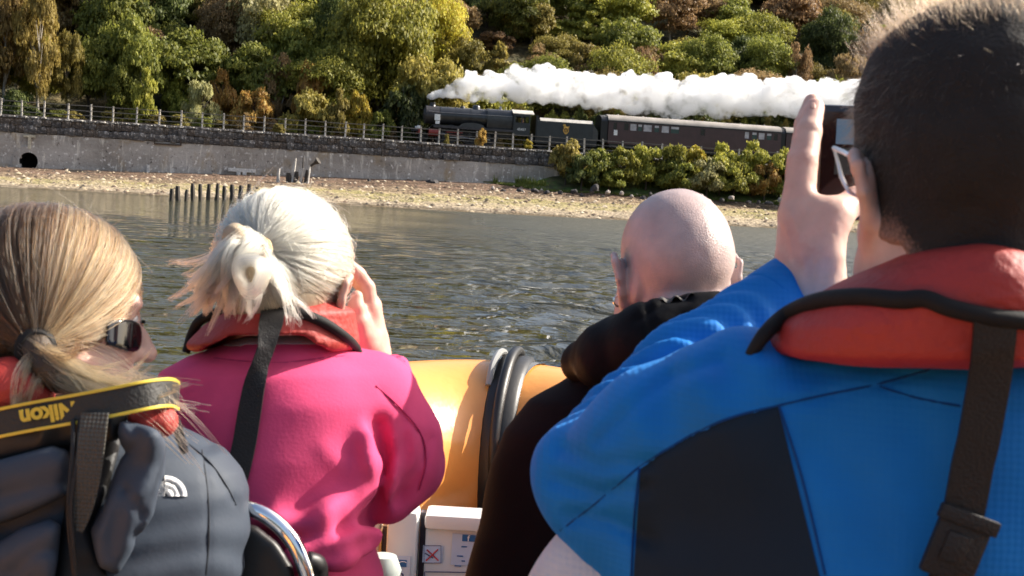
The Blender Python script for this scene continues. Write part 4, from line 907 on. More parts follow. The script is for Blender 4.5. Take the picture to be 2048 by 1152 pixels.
    for i, (px, yt, w, mt) in enumerate([(1150, 300, 34, 'dark'), (1205, 318, 34, 'green'), (1345, 305, 44, 'green'), (1400, 300, 46, 'sallow'), (1455, 310, 40, 'bright'), (1515, 310, 40, 'orange'), (1560, 312, 36, 'green')]):
        E(px, -3.2, yt, w * 1.1, 'bush', mt, ['low dark bush in the shadow at the left of the bank', 'low green bush in front of the dense bush on the bank', 'low dark green bush in the hollow of the bank', 'grey green willow bush in front of the brightest one', 'low light green bush right of the willow bush', 'rusty low bush at the front of the bank', 'low bush at the front beside the raised hand'][i], None, 'shrub', 'shrub', zb=bank_z(px, -3.2) + .5)
    for px in (1610, 1670, 1730, 1800, 1880):
        E(px, -4, 285 + vr.uniform(-6, 10), 44, 'bush', vr.choice(['bright', 'green', 'olive']), 'bush on the bank hidden behind the people at the right', 'bushes on the far bank', 'shrub', 'shrub', zb=bank_z(px, -4))
    E(945, 0.4, 252, 14, 'bush', 'orange', 'wispy reddish bush growing on the wall top in front of the locomotive wheels', None, 'shrub', 'shrub', zb=WALLTOP - .1)
    E(877, 0.4, 268, 7, 'bush', 'olive', 'tiny weed on the wall top below the locomotive boiler', None, 'plant', 'plant', zb=WALLTOP - .1)
    E(1040, 0.4, 281, 10, 'bush', 'gold', 'small yellow weed on the wall top below the tender front', None, 'plant', 'plant', zb=WALLTOP - .1)
    E(542, 0.4, 251, 16, 'bush', 'olive', 'small olive plant spilling over the wall top under the tawny bushes', None, 'plant', 'plant', zb=WALLTOP - .1)
    # the wooded slope
    kinds_l = ['green', 'dark', 'olive', 'green', 'bright', 'bright', 'green', 'brown']; kinds_r = ['olive', 'green', 'olive', 'dark', 'bright', 'green', 'brown']
    hue = {'green': 'mid green', 'dark': 'dark green', 'olive': 'olive', 'brown': 'brown', 'bright': 'light green', 'orange': 'orange brown'}
    marks = [(-400, 'left of the fence end'), (20, 'above the drain outlet'), (170, 'above the white wall marker'), (330, 'above the stake row'), (500, 'above the ruined jetty'), (640, 'left of the locomotive'), (800, 'above the locomotive'), (930, 'above the locomotive cab'), (1060, 'above the tender'), (1190, 'above the first coach front'), (1330, 'above the first coach'), (1470, 'above the coach joint'), (1590, 'above the raised hand'), (1700, 'behind the dark haired head')]
    used_lb = {}
    def slope_label(mt, px, s, big):
        z = 'low on the slope' if s < 32 else 'mid slope' if s < 58 else 'high on the slope' if s < 82 else 'high up the slope'
        m = [t for x, t in marks if x <= px][-1:] or [marks[0][1]]
        for size in (['broad', 'rounded', 'tall'] if big else ['small', 'slim', 'bushy']):
            l = f'{size} {hue[mt]} tree {z} {m[0]}'
            if l not in used_lb: used_lb[l] = 1; return l
        return f'{hue[mt]} tree {z} {m[0]}'
    for s in (19, 26, 34, 43, 53, 64, 76, 90, 106):
        d0 = dpx(1024, s); step = 5.0 + s * .02
        u = upx(-260, s) + vr.uniform(0, 4)
        while u < upx(2300, s):
            uu = u + vr.uniform(-2, 2); ss = s + vr.uniform(-4, 4); p = TP(uu, ss, 0); px = 1024 + p[0] / p[1] * F
            H = vr.uniform(5.5, 9.0) + (2.5 if px < 800 else 0); zt = float(terr(p[0], p[1])) + H; k = p[1] / F; yt = hor(px) - (zt - CAMZ) / k
            if -330 < yt < 190:
                mt = vr.choice(kinds_l if px < 900 else kinds_r); st = vr.choice(['round', 'round', 'big', 'fine', 'fine'] if mt in ('brown', 'orange') else ['round', 'round', 'big', 'big', 'cone' if px > 900 and vr.random() < .4 else 'round'])
                E(px, ss, yt, vr.uniform(3.8, 5.8) / k, st, mt, slope_label(mt, px, ss, st == 'big'), mt + ' trees on the wooded slope')
            u += step * vr.uniform(.85, 1.25)
# grass on the bank
def ypx(p):
    q = RUF @ (np.asarray(p) - CAMP); return 576 - q[1] / q[2] * F
def bank_v(px):
    y = lerp_px(BT, px) + lerp_px([(955, 1), (1080, 11), (1300, 15), (1760, 20), (2300, 24)], px); lo, hi = 0.0, 1.0
    for _ in range(18):
        m = (lo + hi) / 2
        if ypx(beach_pt(px, m)[0]) > y: lo = m
        else: hi = m
    return lo
def grass():
    r = np.random.default_rng(8); P = []; S = []
    for i in range(12000):
        px = r.uniform(975, 1760); t = r.random() ** 1.4; v0 = bank_v(px); v = v0 + (1 - v0) * t * .75
        tuft = vnoise(np.array([[px * .03, t * 2.0, 0]]), 1.0, 4)[0]
        P.append(beach_pt(px, v)[0]); S.append((.18 + .35 * max(tuft, 0) + (.5 if t > .55 and tuft > .1 else 0)) * r.uniform(.6, 1.3))
    P = np.array(P); S = np.array(S)[:, None]; n = len(P); a = r.uniform(0, 6.28, n); w = np.stack([np.cos(a), np.sin(a), 0 * a], 1) * .055; ln = r.normal(size=(n, 3)) * [.25, .25, 0]
    V = np.stack([P - w, P + w, P + ln * S + [0, 0, 1] * S], 1).reshape(-1, 3)
    m = leaf_mat('grass_blade', [(.07, .12, .02), (.17, .22, .035), (.36, .30, .09)], .3)
    tag(link('grass', np_mesh('grass', V, np.arange(3 * n).reshape(n, 3)), None, m), 'bright green and straw coloured grass below the bushes on the bank', 'grass', kind='stuff')
    # earth bank that carries the bushes
    cols = np.linspace(955, 2300, 80); V = []; ts = np.linspace(0, 1, 14)
    for t in ts:
        for px in cols:
            v0 = bank_v(px); p = beach_pt(px, v0 + (1 - v0) * t)[0]; V.append(p + [0, 0, -.15 + .30 * min(t * 5, 1) + .9 * t * t * min(max((px - 1040) / 60, 0), 1)])
    n = len(cols); Q = [(i * n + k, i * n + k + 1, (i + 1) * n + k + 1, (i + 1) * n + k) for i in range(len(ts) - 1) for k in range(n - 1)]
    V = np.array(V); V[:, 2] += .06 * fbm(V, (.8, .8, 0), 3, 3)
    tag(link('bank', np_mesh('bank', V, np.array(Q)), None, mat('bank_earth', (.10, .095, .035), .95, var=.5, vs=1.2, c2=(.08, .13, .025), c2s=.8), True), kind='structure')
grass()
# ================================================================ sculpting kit for people, clothes and the boat
def cam2world(V):
    return CAMP + np.asarray(V) @ RUF
def smin(a, b, k):
    h = np.clip(.5 + .5 * (b - a) / k, 0, 1); return b * (1 - h) + a * h - k * h * (1 - h)
def smax(a, b, k): return -smin(-a, -b, k)
def cone(P, a, b, ra, rb):
    a = np.asarray(a, np.float32); b = np.asarray(b, np.float32); ba = b - a
    t = np.clip(((P - a) @ ba) / (ba @ ba + 1e-12), 0, 1)
    return np.linalg.norm(P - a - t[:, None] * ba, axis=1) - (ra + (rb - ra) * t)
def chain(P, pts, rs, k=0.01):
    if not isinstance(rs, (list, tuple)): rs = [rs] * len(pts)
    d = None
    for i in range(len(pts) - 1):
        c = cone(P, pts[i], pts[i + 1], rs[i], rs[i + 1]); d = c if d is None else smin(d, c, k)
    return d
def ell(P, c, r, R=None):
    q = P - np.asarray(c, np.float32)
    if R is not None: q = q @ R
    r = np.asarray(r, np.float32); k0 = np.linalg.norm(q / r, axis=1); k1 = np.linalg.norm(q / (r * r), axis=1)
    return k0 * (k0 - 1) / (k1 + 1e-9)
def loft(P, st, cap=0.02):
    """st: [(center xyz, half width, half depth)] in cam metres, sorted from top to bottom; sections lie in planes of constant height"""
    ys = np.array([s[0][1] for s in st])[::-1]; y = P[:, 1]
    ip = lambda f: np.interp(y, ys, np.array([f(s) for s in st])[::-1])
    cx, cz, a, b = ip(lambda s: s[0][0]), ip(lambda s: s[0][2]), ip(lambda s: s[1]), ip(lambda s: s[2])
    u = (P[:, 0] - cx); w = (P[:, 2] - cz)
    k0 = np.sqrt((u / a) ** 2 + (w / b) ** 2); k1 = np.sqrt((u / a ** 2) ** 2 + (w / b ** 2) ** 2)
    d = k0 * (k0 - 1) / (k1 + 1e-6)
    return smax(d, np.maximum(y - ys[-1], ys[0] - y), cap)
def halfplane(P, p, n):
    n = np.asarray(n, float); n = n / np.linalg.norm(n); return (P - np.asarray(p)) @ n
def poly_px(P, pts):
    """signed distance (m, approx) to a polygon given in photo pixels: used to lay panels of cloth on a sculpted surface"""
    d = P[:, 2]; x = P[:, 0] / d * F + 1024; y = 576 - P[:, 1] / d * F
    pts = np.array(pts, float); n = len(pts); dd = np.full(len(x), 1e9); ins = np.zeros(len(x), bool)
    for i in range(n):
        a = pts[i]; b = pts[(i + 1) % n]; e = b - a; wx = x - a[0]; wy = y - a[1]
        t = np.clip((wx * e[0] + wy * e[1]) / (e @ e), 0, 1); dd = np.minimum(dd, (wx - t * e[0]) ** 2 + (wy - t * e[1]) ** 2)
        c = ((a[1] > y) != (b[1] > y)); xi = a[0] + (y - a[1]) / (b[1] - a[1] + 1e-12) * e[0]; ins ^= c & (x < xi)
    return np.where(ins, -1, 1) * np.sqrt(dd) * d / F
def snet(f, lo, hi, h, coarse=4):
    """surface net of f(P)=0 on a grid of step h; returns vertices and quads"""
    lo = np.asarray(lo, float); hi = np.asarray(hi, float); n = np.ceil((hi - lo) / h).astype(int) + 1
    ax = [lo[i] + h * np.arange(n[i]) for i in range(3)]
    nc = n // coarse + 2; ac = [lo[i] + h * (coarse * np.arange(nc[i]) + (coarse - 1) / 2) for i in range(3)]
    PC = np.stack(np.meshgrid(*ac, indexing='ij'), -1).reshape(-1, 3).astype(np.float32); vc = f(PC).reshape(nc)
    near = np.abs(vc) < h * coarse * 1.7 + 0.004
    ix = [np.arange(n[i]) // coarse for i in range(3)]
    act = near[np.ix_(*ix)]; val = np.where(vc[np.ix_(*ix)] < 0, -1.0, 1.0).astype(np.float32)
    idx = np.argwhere(act); P = (lo + idx * h).astype(np.float32); out = np.empty(len(P), np.float32)
    for i in range(0, len(P), 200000): out[i:i + 200000] = f(P[i:i + 200000])
    val[act] = out
    s = val < 0; c = [s[i:n[0] - 1 + i, j:n[1] - 1 + j, k:n[2] - 1 + k] for i in (0, 1) for j in (0, 1) for k in (0, 1)]
    sm = sum(x.astype(np.int8) for x in c); cell = (sm > 0) & (sm < 8); ci = np.argwhere(cell); m = len(ci)
    acc = np.zeros((m, 3)); cnt = np.zeros(m)
    offs = [(i, j, k) for i in (0, 1) for j in (0, 1) for k in (0, 1)]
    cv = {o: val[ci[:, 0] + o[0], ci[:, 1] + o[1], ci[:, 2] + o[2]] for o in offs}
    for a in offs:
        for d in range(3):
            if a[d] == 0:
                b = list(a); b[d] = 1; b = tuple(b); va, vb = cv[a], cv[b]; e = (va < 0) != (vb < 0)
                t = np.where(e, va / np.where(e, va - vb, 1), 0); p = np.tile(np.array(a, float), (m, 1)); p[:, d] = t
                acc += p * e[:, None]; cnt += e
    V = lo + (ci + acc / cnt[:, None]) * h
    vid = np.full(cell.shape, -1, np.int32); vid[ci[:, 0], ci[:, 1], ci[:, 2]] = np.arange(m)
    Q = []
    for d in range(3):
        sl0 = [slice(None)] * 3; sl1 = [slice(None)] * 3; sl0[d] = slice(0, -1); sl1[d] = slice(1, None)
        e = s[tuple(sl0)] != s[tuple(sl1)]; ei = np.argwhere(e); u, w = [(1, 2), (2, 0), (0, 1)][d]
        ok = (ei[:, u] > 0) & (ei[:, w] > 0) & (ei[:, u] < n[u] - 1) & (ei[:, w] < n[w] - 1); ei = ei[ok]
        def g(du, dw):
            q = ei.copy(); q[:, u] += du; q[:, w] += dw; return vid[q[:, 0], q[:, 1], q[:, 2]]
        q = np.stack([g(-1, -1), g(0, -1), g(0, 0), g(-1, 0)], 1); fl = ~s[tuple(sl0)][ei[:, 0], ei[:, 1], ei[:, 2]]
        q[fl] = q[fl][:, ::-1]; Q.append(q)
    Q = np.concatenate(Q); Q = Q[(Q >= 0).all(1)]
    # pull the vertices onto the surface
    for _ in range(2):
        e = h * .3; f0 = f(V.astype(np.float32)); g3 = np.stack([f((V + np.eye(3)[i] * e).astype(np.float32)) - f0 for i in range(3)], 1) / e
        V = V - np.clip(f0, -h * .5, h * .5)[:, None] * g3 / ((g3 ** 2).sum(1)[:, None] + .05)
    return V, Q
def smooth_quads(V, Q, it, lam=.5):
    n = len(V); E = np.concatenate([Q[:, [0, 1]], Q[:, [1, 2]], Q[:, [2, 3]], Q[:, [3, 0]]])
    for _ in range(it):
        a = np.zeros_like(V); c = np.zeros(n)
        for i in range(3): a[:, i] = np.bincount(E[:, 0], V[E[:, 1], i], n) + np.bincount(E[:, 1], V[E[:, 0], i], n)
        c = np.bincount(E[:, 0], minlength=n) + np.bincount(E[:, 1], minlength=n)
        V = V + lam * (a / np.maximum(c, 1)[:, None] - V)
    return V
def sculpt(name, f, lo, hi, h, m, parent, it=1):
    V, Q = snet(f, lo, hi, h)
    if it: V = smooth_quads(V, Q, it)
    o = link(name, np_mesh(name, cam2world(V), Q[:, ::-1]), None, m, True)
    if parent is not None: adopt(o, parent)
    return o
def adopt(o, parent):
    """keep the world place, hang under parent (an unscaled Empty)"""
    o.parent = parent; o.matrix_parent_inverse = Matrix.Translation(parent.location).inverted() if parent.rotation_euler.z == 0 else (Matrix.Translation(parent.location) @ Matrix.Rotation(parent.rotation_euler.z, 4, 'Z')).inverted()
def put(o, parent):
    if parent is not None: o.parent = parent; o.matrix_parent_inverse = parent.matrix_world.inverted() if parent.type != 'EMPTY' else Matrix.Translation(parent.location).inverted()
    return o
def wtube(name, pts, r, m, parent=None, n=8, flat=None, closed=False, space='cam'):
    """tube through points, smoothed with a Catmull-Rom spline"""
    P = np.array(pts, float); rs = np.array(r if isinstance(r, (list, tuple)) else [r] * len(P), float)
    P, rs = crom(P, rs, 6, closed)
    if space == 'cam': P = cam2world(P)
    mb = MB(); mb.tube([tuple(p) for p in P], list(rs), n, flat=flat, closed=closed); o = mb.build(name, m, None, True); return put(o, parent)
def crom(P, rs, k, closed=False):
    n = len(P); out = []; ro = []
    for i in range(n if closed else n - 1):
        p = [P[(i + j) % n] if closed else P[min(max(i + j, 0), n - 1)] for j in (-1, 0, 1, 2)]
        for t in np.arange(k) / k:
            out.append(.5 * (2 * p[1] + (p[2] - p[0]) * t + (2 * p[0] - 5 * p[1] + 4 * p[2] - p[3]) * t * t + (3 * p[1] - p[0] - 3 * p[2] + p[3]) * t ** 3)); ro.append(rs[i] * (1 - t) + rs[(i + 1) % n] * t)
    if not closed: out.append(P[-1]); ro.append(rs[-1])
    return np.array(out), np.array(ro)
def ribbon(name, pts, wid, nrm, th, m, parent=None, twist=None):
    """flat strap through cam points: width direction lies across the path and perpendicular to the normals given"""
    P = np.array(pts, float); n = len(P); k = 6
    W_ = np.array(wid if isinstance(wid, (list, tuple)) else [wid] * n, float); Nn = np.array(nrm, float) if np.ndim(nrm) == 2 else np.tile(np.array(nrm, float), (n, 1))
    P2, W2 = crom(P, W_, k); N2_ = np.stack([np.interp(np.arange(len(P2)), np.arange(n) * k, Nn[:, i]) for i in range(3)], 1)
    V = []; Q = []
    for i in range(len(P2)):
        t = P2[min(i + 1, len(P2) - 1)] - P2[max(i - 1, 0)]; t = t / np.linalg.norm(t); b = np.cross(t, N2_[i]); b = b / np.linalg.norm(b); nn = np.cross(b, t)
        for q, s in ((-1, 1), (-.6, 1), (0, 1), (.6, 1), (1, 1), (1, -1), (0, -1), (-1, -1)): V.append(P2[i] + b * q * W2[i] / 2 + nn * s * th / 2 * (1.15 if abs(q) == .6 else 1) + nn * 0)
    for i in range(len(P2) - 1):
        for j in range(8): Q.append((i * 8 + j, i * 8 + (j + 1) % 8, (i + 1) * 8 + (j + 1) % 8, (i + 1) * 8 + j))
    me = np_mesh(name, cam2world(np.array(V)), np.array(Q)); o = link(name, me, None, m); autosmooth(me, .9); return put(o, parent)
def strands(name, S, r, m, parent=None, taper=.35):
    """S (k, n, 3) strand points in cam metres -> one hair object"""
    k, n, _ = S.shape; hc = bpy.data.hair_curves.new(name); hc.add_curves([n] * k)
    hc.points.foreach_set('position', cam2world(S.reshape(-1, 3)).astype(np.float32).ravel())
    rad = np.tile(np.linspace(1, taper, n), k) * (np.repeat(r, n) if np.ndim(r) else r)
    hc.points.foreach_set('radius', rad.astype(np.float32))
    o = bpy.data.objects.new(name, hc); col.objects.link(o); hc.materials.append(m); return put(o, parent)
class Head:
    """head frame: x right, y forward, z up; origin between the ear canals; s scale"""
    def __init__(s, px, py, d, yaw=0, pitch=0, roll=0, sc=1.0):
        s.o = C(px, py, d); s.sc = sc; y, p, r = map(math.radians, (yaw, pitch, roll))
        fwd = np.array([math.sin(y) * math.cos(p), -math.sin(p), math.cos(y) * math.cos(p)]); right = np.array([math.cos(y), 0, -math.sin(y)]); up = np.cross(right, fwd) * -1
        up = np.array([0, 1, 0]) - fwd * fwd[1]; up /= np.linalg.norm(up)
        right, up = right * math.cos(r) - up * math.sin(r), up * math.cos(r) + right * math.sin(r)
        s.R = np.stack([right, fwd, up], 1)
    def loc(s, P): return ((P - s.o.astype(np.float32)) @ s.R.astype(np.float32)) / s.sc
    def glob(s, Q): return s.o + (np.asarray(Q) @ s.R.T) * s.sc
def head_sdf(q, neck=True, ears=True, jaw=1.0, er=None):
    d = ell(q, (0, -.014, .046), (.0765, .099, .086))
    d = smin(d, ell(q, (0, -.055, .022), (.060, .055, .052)), .03)
    f = ell(q, (0, .044, -.022), (.058, .056, .086)); d = smin(d, f, .03)
    for s in (-1, 1):
        d = smin(d, cone(q, (s * .050, .018, -.058), (s * .022, .074, -.094), .020 * jaw, .018 * jaw), .028)
        d = smin(d, ell(q, (s * .040, .064, -.018), (.022, .022, .018)), .02)
    d = smin(d, cone(q, (-.034, .086, .026), (.034, .086, .026), .013, .013), .018)
    for s in (-1, 1):
        d = smax(d, -ell(q, (s * .031, .104, .008), (.017, .014, .011)), .010)
        d = smin(d, ell(q, (s * .031, .081, .007), (.0125,) * 3), .003)
    d = smin(d, chain(q, [(0, .094, .018), (0, .108, -.012), (0, .117, -.030)], [.008, .0095, .0125], .006), .010)
    for s in (-1, 1): d = smin(d, ell(q, (s * .013, .103, -.034), (.008, .010, .008)), .006)
    d = smin(d, cone(q, (-.019, .090, -.055), (.019, .090, -.055), .0055, .0055), .008)
    d = smin(d, cone(q, (-.016, .088, -.065), (.016, .088, -.065), .007, .007), .007)
    d = smax(d, -cone(q, (-.022, .101, -.060), (.022, .101, -.060), .0022, .0022), .004)
    if neck:
        d = smin(d, chain(q, [(0, -.022, -.03), (0, -.040, -.10), (0, -.052, -.20)], [.052 * jaw, .054 * jaw, .066 * jaw], .02), .03)
    if ears:
        for s in (-1, 1):
            # helix, lobe and a thin concha, tilted and flared
            H_ = [(.074, .012, .006), (.083, .008, .026), (.090, -.008, .036), (.093, -.024, .026), (.090, -.026, .004), (.084, -.016, -.016), (.078, -.004, -.028), (.073, .006, -.026)]
            if er: H_ = [(.074 + (a - .074) * er[0], b, c * er[1] - .002) for a, b, c in H_]
            h = chain(q, [(s * a, b, c) for a, b, c in H_], [.0040, .0045, .0050, .0048, .0045, .0050, .0062, .0050], .004)
            x0 = er[0] if er else 1.0; co = ell(q, (s * (.0735 + .0065 * x0), -.008, .004), (.0050 * x0 ** 1.5, .019, .029 * (er[1] if er else 1)), np.array([[.93, -.36 * s, 0], [.36 * s, .93, 0], [0, 0, 1]]))
            e = smin(h, co, .006); d = smin(d, e, .007)
    return d
# ================================================================ materials for people
def skin_mat(name, c, var=.10, rough=.5, blotch=None, stub=None):
    m = mat(name, c, rough, var=var, vs=35, bump=.12, bs=500, sss=0 if stub else .12, spec=.4, c2=blotch, c2s=22, c2t=.56)
    if stub:
        nt = m.node_tree; N, L = nt.nodes, nt.links; B = N['Principled BSDF']
        tc = N.new('ShaderNodeTexCoord'); nz = N.new('ShaderNodeTexNoise'); nz.inputs['Scale'].default_value = 520; nz.inputs['Detail'].default_value = 3; L.new(tc.outputs['Object'], nz.inputs['Vector'])
        bp = N.new('ShaderNodeBump'); bp.inputs['Strength'].default_value = .55; bp.inputs['Distance'].default_value = .0016; L.new(nz.outputs[0], bp.inputs['Height']); L.new(bp.outputs[0], B.inputs['Normal'])
    return m
def cloth_mat(name, c, rough=.85, sheen=.3, pitch=None, amp=.4, var=.08, rot=(0, 0, 0), spec=.25, dirn='BANDS'):
    m = mat(name, c, rough, var=var, vs=14, sheen=sheen, sheen_c=tuple(min(1, x * 2 + .1) for x in c), spec=spec, bump=.10, bs=260)
    if pitch:
        nt = m.node_tree; N, L = nt.nodes, nt.links; B = N['Principled BSDF']; tc = N.new('ShaderNodeTexCoord'); mp = N.new('ShaderNodeMapping'); mp.inputs['Rotation'].default_value = rot; L.new(tc.outputs['Object'], mp.inputs[0])
        hs = []
        for ax in ('X', 'Z'):
            w = N.new('ShaderNodeTexWave'); w.bands_direction = ax; w.inputs['Scale'].default_value = .314 / pitch; w.inputs['Distortion'].default_value = 1.2; w.inputs['Detail'].default_value = 1; w.inputs['Detail Scale'].default_value = 2; L.new(mp.outputs[0], w.inputs['Vector']); hs.append(w)
        a = N.new('ShaderNodeMath'); a.operation = 'ADD'; L.new(hs[0].outputs['Fac'], a.inputs[0]); L.new(hs[1].outputs['Fac'], a.inputs[1])
        bp = N.new('ShaderNodeBump'); bp.inputs['Strength'].default_value = amp; bp.inputs['Distance'].default_value = pitch * .3; L.new(a.outputs[0], bp.inputs['Height']); L.new(bp.outputs[0], B.inputs['Normal'])
    return m
def hair_mat(name, c, rough=.35, rad=.3, rnd=.25):
    m, N, L, B = new_mat(name); N.remove(B); h = N.new('ShaderNodeBsdfHairPrincipled'); h.parametrization = 'COLOR'
    hi = N.new('ShaderNodeHairInfo'); hv = N.new('ShaderNodeHueSaturation'); hv.inputs['Color'].default_value = (*c, 1)
    mr = N.new('ShaderNodeMapRange'); mr.inputs[3].default_value = 1 - rnd * 1.6; mr.inputs[4].default_value = 1 + rnd; L.new(hi.outputs['Random'], mr.inputs[0]); L.new(mr.outputs[0], hv.inputs['Value']); L.new(hv.outputs[0], h.inputs['Color'])
    h.inputs['Roughness'].default_value = rough; h.inputs['Radial Roughness'].default_value = rad
    L.new(h.outputs[0], N['Material Output'].inputs[0]); return m
M_skin_r = skin_mat('skin_rosy', (.60, .36, .28), blotch=(.58, .30, .24))
M_skin_p = skin_mat('skin_fair', (.64, .42, .34), blotch=(.62, .36, .29))
M_skin_b = skin_mat('skin_shaven', (.49, .365, .34), rough=.36, blotch=(.445, .345, .33), stub=True)
M_blue = cloth_mat('fleece_blue', (.004, .165, .52), .7, .25, pitch=.0058, amp=.12)
M_navy = cloth_mat('panel_navy', (.008, .019, .034), .8, .1)
M_pink = cloth_mat('sweatshirt_pink', (.74, .080, .205), .9, .2)
M_jblack = cloth_mat('jacket_black', (.0065, .0048, .0055), .8, .02, spec=.08)
M_hood = mat('hood_black', (.006, .006, .007), .6, bump=.08, bs=60, spec=.06)
M_grey = mat('shell_grey', (.052, .065, .088), .6, var=.08, vs=9, bump=.06, bs=240, spec=.2)
M_shblack = mat('shell_black', (.010, .011, .013), .6)
M_red = None
M_lj = mat('lifejacket_red', (.37, .030, .022), .6, var=.12, vs=12, bump=.3, bs=120)
M_trim = cloth_mat('trim_black', (.012, .011, .011), .7, .1)
M_web = mat('webbing_black', (.013, .011, .011), .5, bump=.5, bs=400, spec=.4)
M_webg = cloth_mat('webbing_grey', (.085, .08, .068), .8, .1, pitch=.004, amp=.8)
M_yel = mat('strap_yellow', (.72, .55, .06), .6)
M_wcloth = cloth_mat('white_rib', (.55, .56, .60), .9, .2, pitch=.006, amp=.2)
M_trou = cloth_mat('trousers_dark', (.02, .022, .028), .85, .1)
M_shoe = mat('shoe_black', (.015, .015, .016), .5)
M_eye = mat('eye_white', (.75, .72, .70), .2)
M_metal = mat('ear_ring_silver', (.8, .78, .75), .2, metal=1)
M_lens = mat('lens_black', (.006, .006, .008), .06, spec=.8)
def group_f(*fs): return lambda P: np.minimum.reduce([f(P) for f in fs])
def onsurf(f, px, py, d0, off=0.0, span=.45):
    ds = np.arange(d0 - span, d0 + span, .0015); P = np.stack([C(px, py, d) for d in ds]).astype(np.float32); v = f(P); k = np.argmax(v < off)
    if not (v < off).any(): return C(px, py, d0)
    return P[k].astype(float)
def surf_many(f, px, py, d0, off=0.0, span=.3, step=.002):
    px = np.asarray(px, float).ravel(); py = np.asarray(py, float).ravel(); ds = np.arange(d0 - span, d0 + span, step)
    P = np.stack([(px[:, None] - 1024) / F * ds, -(py[:, None] - 576) / F * ds, np.broadcast_to(ds, (len(px), len(ds)))], -1).reshape(-1, 3).astype(np.float32)
    v = np.concatenate([f(P[i:i + 200000]) for i in range(0, len(P), 200000)]).reshape(len(px), len(ds)) - off; k = np.argmax(v < 0, 1); k = np.where((v < 0).any(1), k, len(ds) // 2)
    i = np.arange(len(px)); k0 = np.maximum(k - 1, 0); a, b = v[i, k0], v[i, k]; t = np.where(a > b, a / np.maximum(a - b, 1e-9), 0); d = ds[k0] + np.clip(t, 0, 1) * (ds[k] - ds[k0])
    return np.stack([(px - 1024) / F * d, -(py - 576) / F * d, d], -1)
def taut(f, pts, d0, off):
    """a strap path over a surface, pulled straight across hollows"""
    p = surf_many(f, [a for a, b in pts], [b for a, b in pts], d0, off); d = p[:, 2].copy()
    for _ in range(60): d[1:-1] = np.minimum(d[1:-1], (d[:-2] + d[2:]) / 2)
    return [C(x, y, q) for (x, y), q in zip(pts, d)]
def seam(f, pts, d0, m, parent, r=.0011, sub=7):
    pts = np.array(pts, float); P, _ = crom(np.c_[pts, np.zeros(len(pts))], np.ones(len(pts)), sub); q = surf_many(f, P[:, 0], P[:, 1], d0, .0008)
    mb = MB(); mb.tube([tuple(x) for x in cam2world(q)], r, 5); o = mb.build('seam', m, None, True); return put(o, parent)
def patch(name, f, top, bot, d0, m, parent, off=.0012, nu=44, nv=60):
    """a panel of cloth laid on a surface between a top and a bottom polyline"""
    def along(L, n):
        L = np.array(L, float); s = np.r_[0, np.cumsum(np.linalg.norm(np.diff(L, axis=0), axis=1))]; t = np.linspace(0, s[-1], n); return np.stack([np.interp(t, s, L[:, i]) for i in (0, 1)], 1)
    T_, B_ = along(top, nu), along(bot, nu); v = np.linspace(0, 1, nv)[:, None, None]; G = T_[None] * (1 - v) + B_[None] * v
    q = surf_many(f, G[..., 0], G[..., 1], d0, off); I = np.arange(nv - 1)[:, None] * nu + np.arange(nu - 1)[None]; Q = np.stack([I, I + 1, I + nu + 1, I + nu], -1).reshape(-1, 4)
    b = q + [0, 0, .004]; n = len(q); rim = np.r_[np.arange(nu), np.arange(1, nv) * nu + nu - 1, np.arange(nu - 2, -1, -1) + (nv - 1) * nu, np.arange(nv - 2, 0, -1) * nu]; R2 = np.roll(rim, -1)
    me = np_mesh(name, cam2world(np.concatenate([q, b])), np.concatenate([Q, Q[:, ::-1] + n, np.stack([rim, rim + n, R2 + n, R2], 1)])); o = link(name, me, None, m); autosmooth(me, .9); return put(o, parent)
def st(px, py, half, d, b): return (C(px, py, d), half * d / F, b)
def line_px(P, pts):
    d = P[:, 2]; x = P[:, 0] / d * F + 1024; y = 576 - P[:, 1] / d * F; dd = np.full(len(x), 1e9)
    for a, b in zip(pts[:-1], pts[1:]):
        a = np.array(a, float); e = np.array(b, float) - a; wx = x - a[0]; wy = y - a[1]; t = np.clip((wx * e[0] + wy * e[1]) / (e @ e), 0, 1); dd = np.minimum(dd, (wx - t * e[0]) ** 2 + (wy - t * e[1]) ** 2)
    return np.sqrt(dd) * d / F
def groove(P, pts, w=.003, dep=.003): return dep * np.exp(-(line_px(P, pts) / w) ** 2)
def legs(name, px, py, d, parent, m, spread=.11):
    h = C(px, py, d)
    def f(P):
        r = None
        for s in (-1, 1):
            k = h + [s * spread * 1.5, -.02, .44]; c = chain(P, [h + [s * spread * .8, 0, 0], k, k + [0, -.38, .04]], [.10, .07, .05], .02); r = c if r is None else smin(r, c, .03)
        return r
    o = sculpt(name, f, h + [-.35, -.50, -.15], h + [.35, .14, .62], .014, m, parent)
    for s in (-1, 1):
        k = h + [s * spread * 1.5, -.44, .5]; fs = lambda P, k=k: smax(cone(P, k + [0, 0, -.06], k + [0, -.015, .13], .048, .040), -(P[:, 1] - (k[1] - .045)), .01)
        sculpt('shoe', fs, k + [-.08, -.1, -.14], k + [.08, .08, .22], .010, M_shoe, parent)
def eyes(H, parent):
    for s in (-1, 1):
        bm = bmesh.new(); bmesh.ops.create_uvsphere(bm, u_segments=14, v_segments=10, radius=.0122 * H.sc); me = bpy.data.meshes.new('eye'); bm.to_mesh(me); bm.free()
        o = link('eye', me, None, M_eye, True); o.location = cam2world(H.glob((s * .031, .0825, .007))[None])[0]; put(o, parent)
def box_at(c, h): c = np.asarray(c); h = np.asarray(h); return c - h, c + h
def sphere_dirs(n, r):
    v = r.normal(size=(n, 3)); return v / np.linalg.norm(v, axis=1)[:, None]
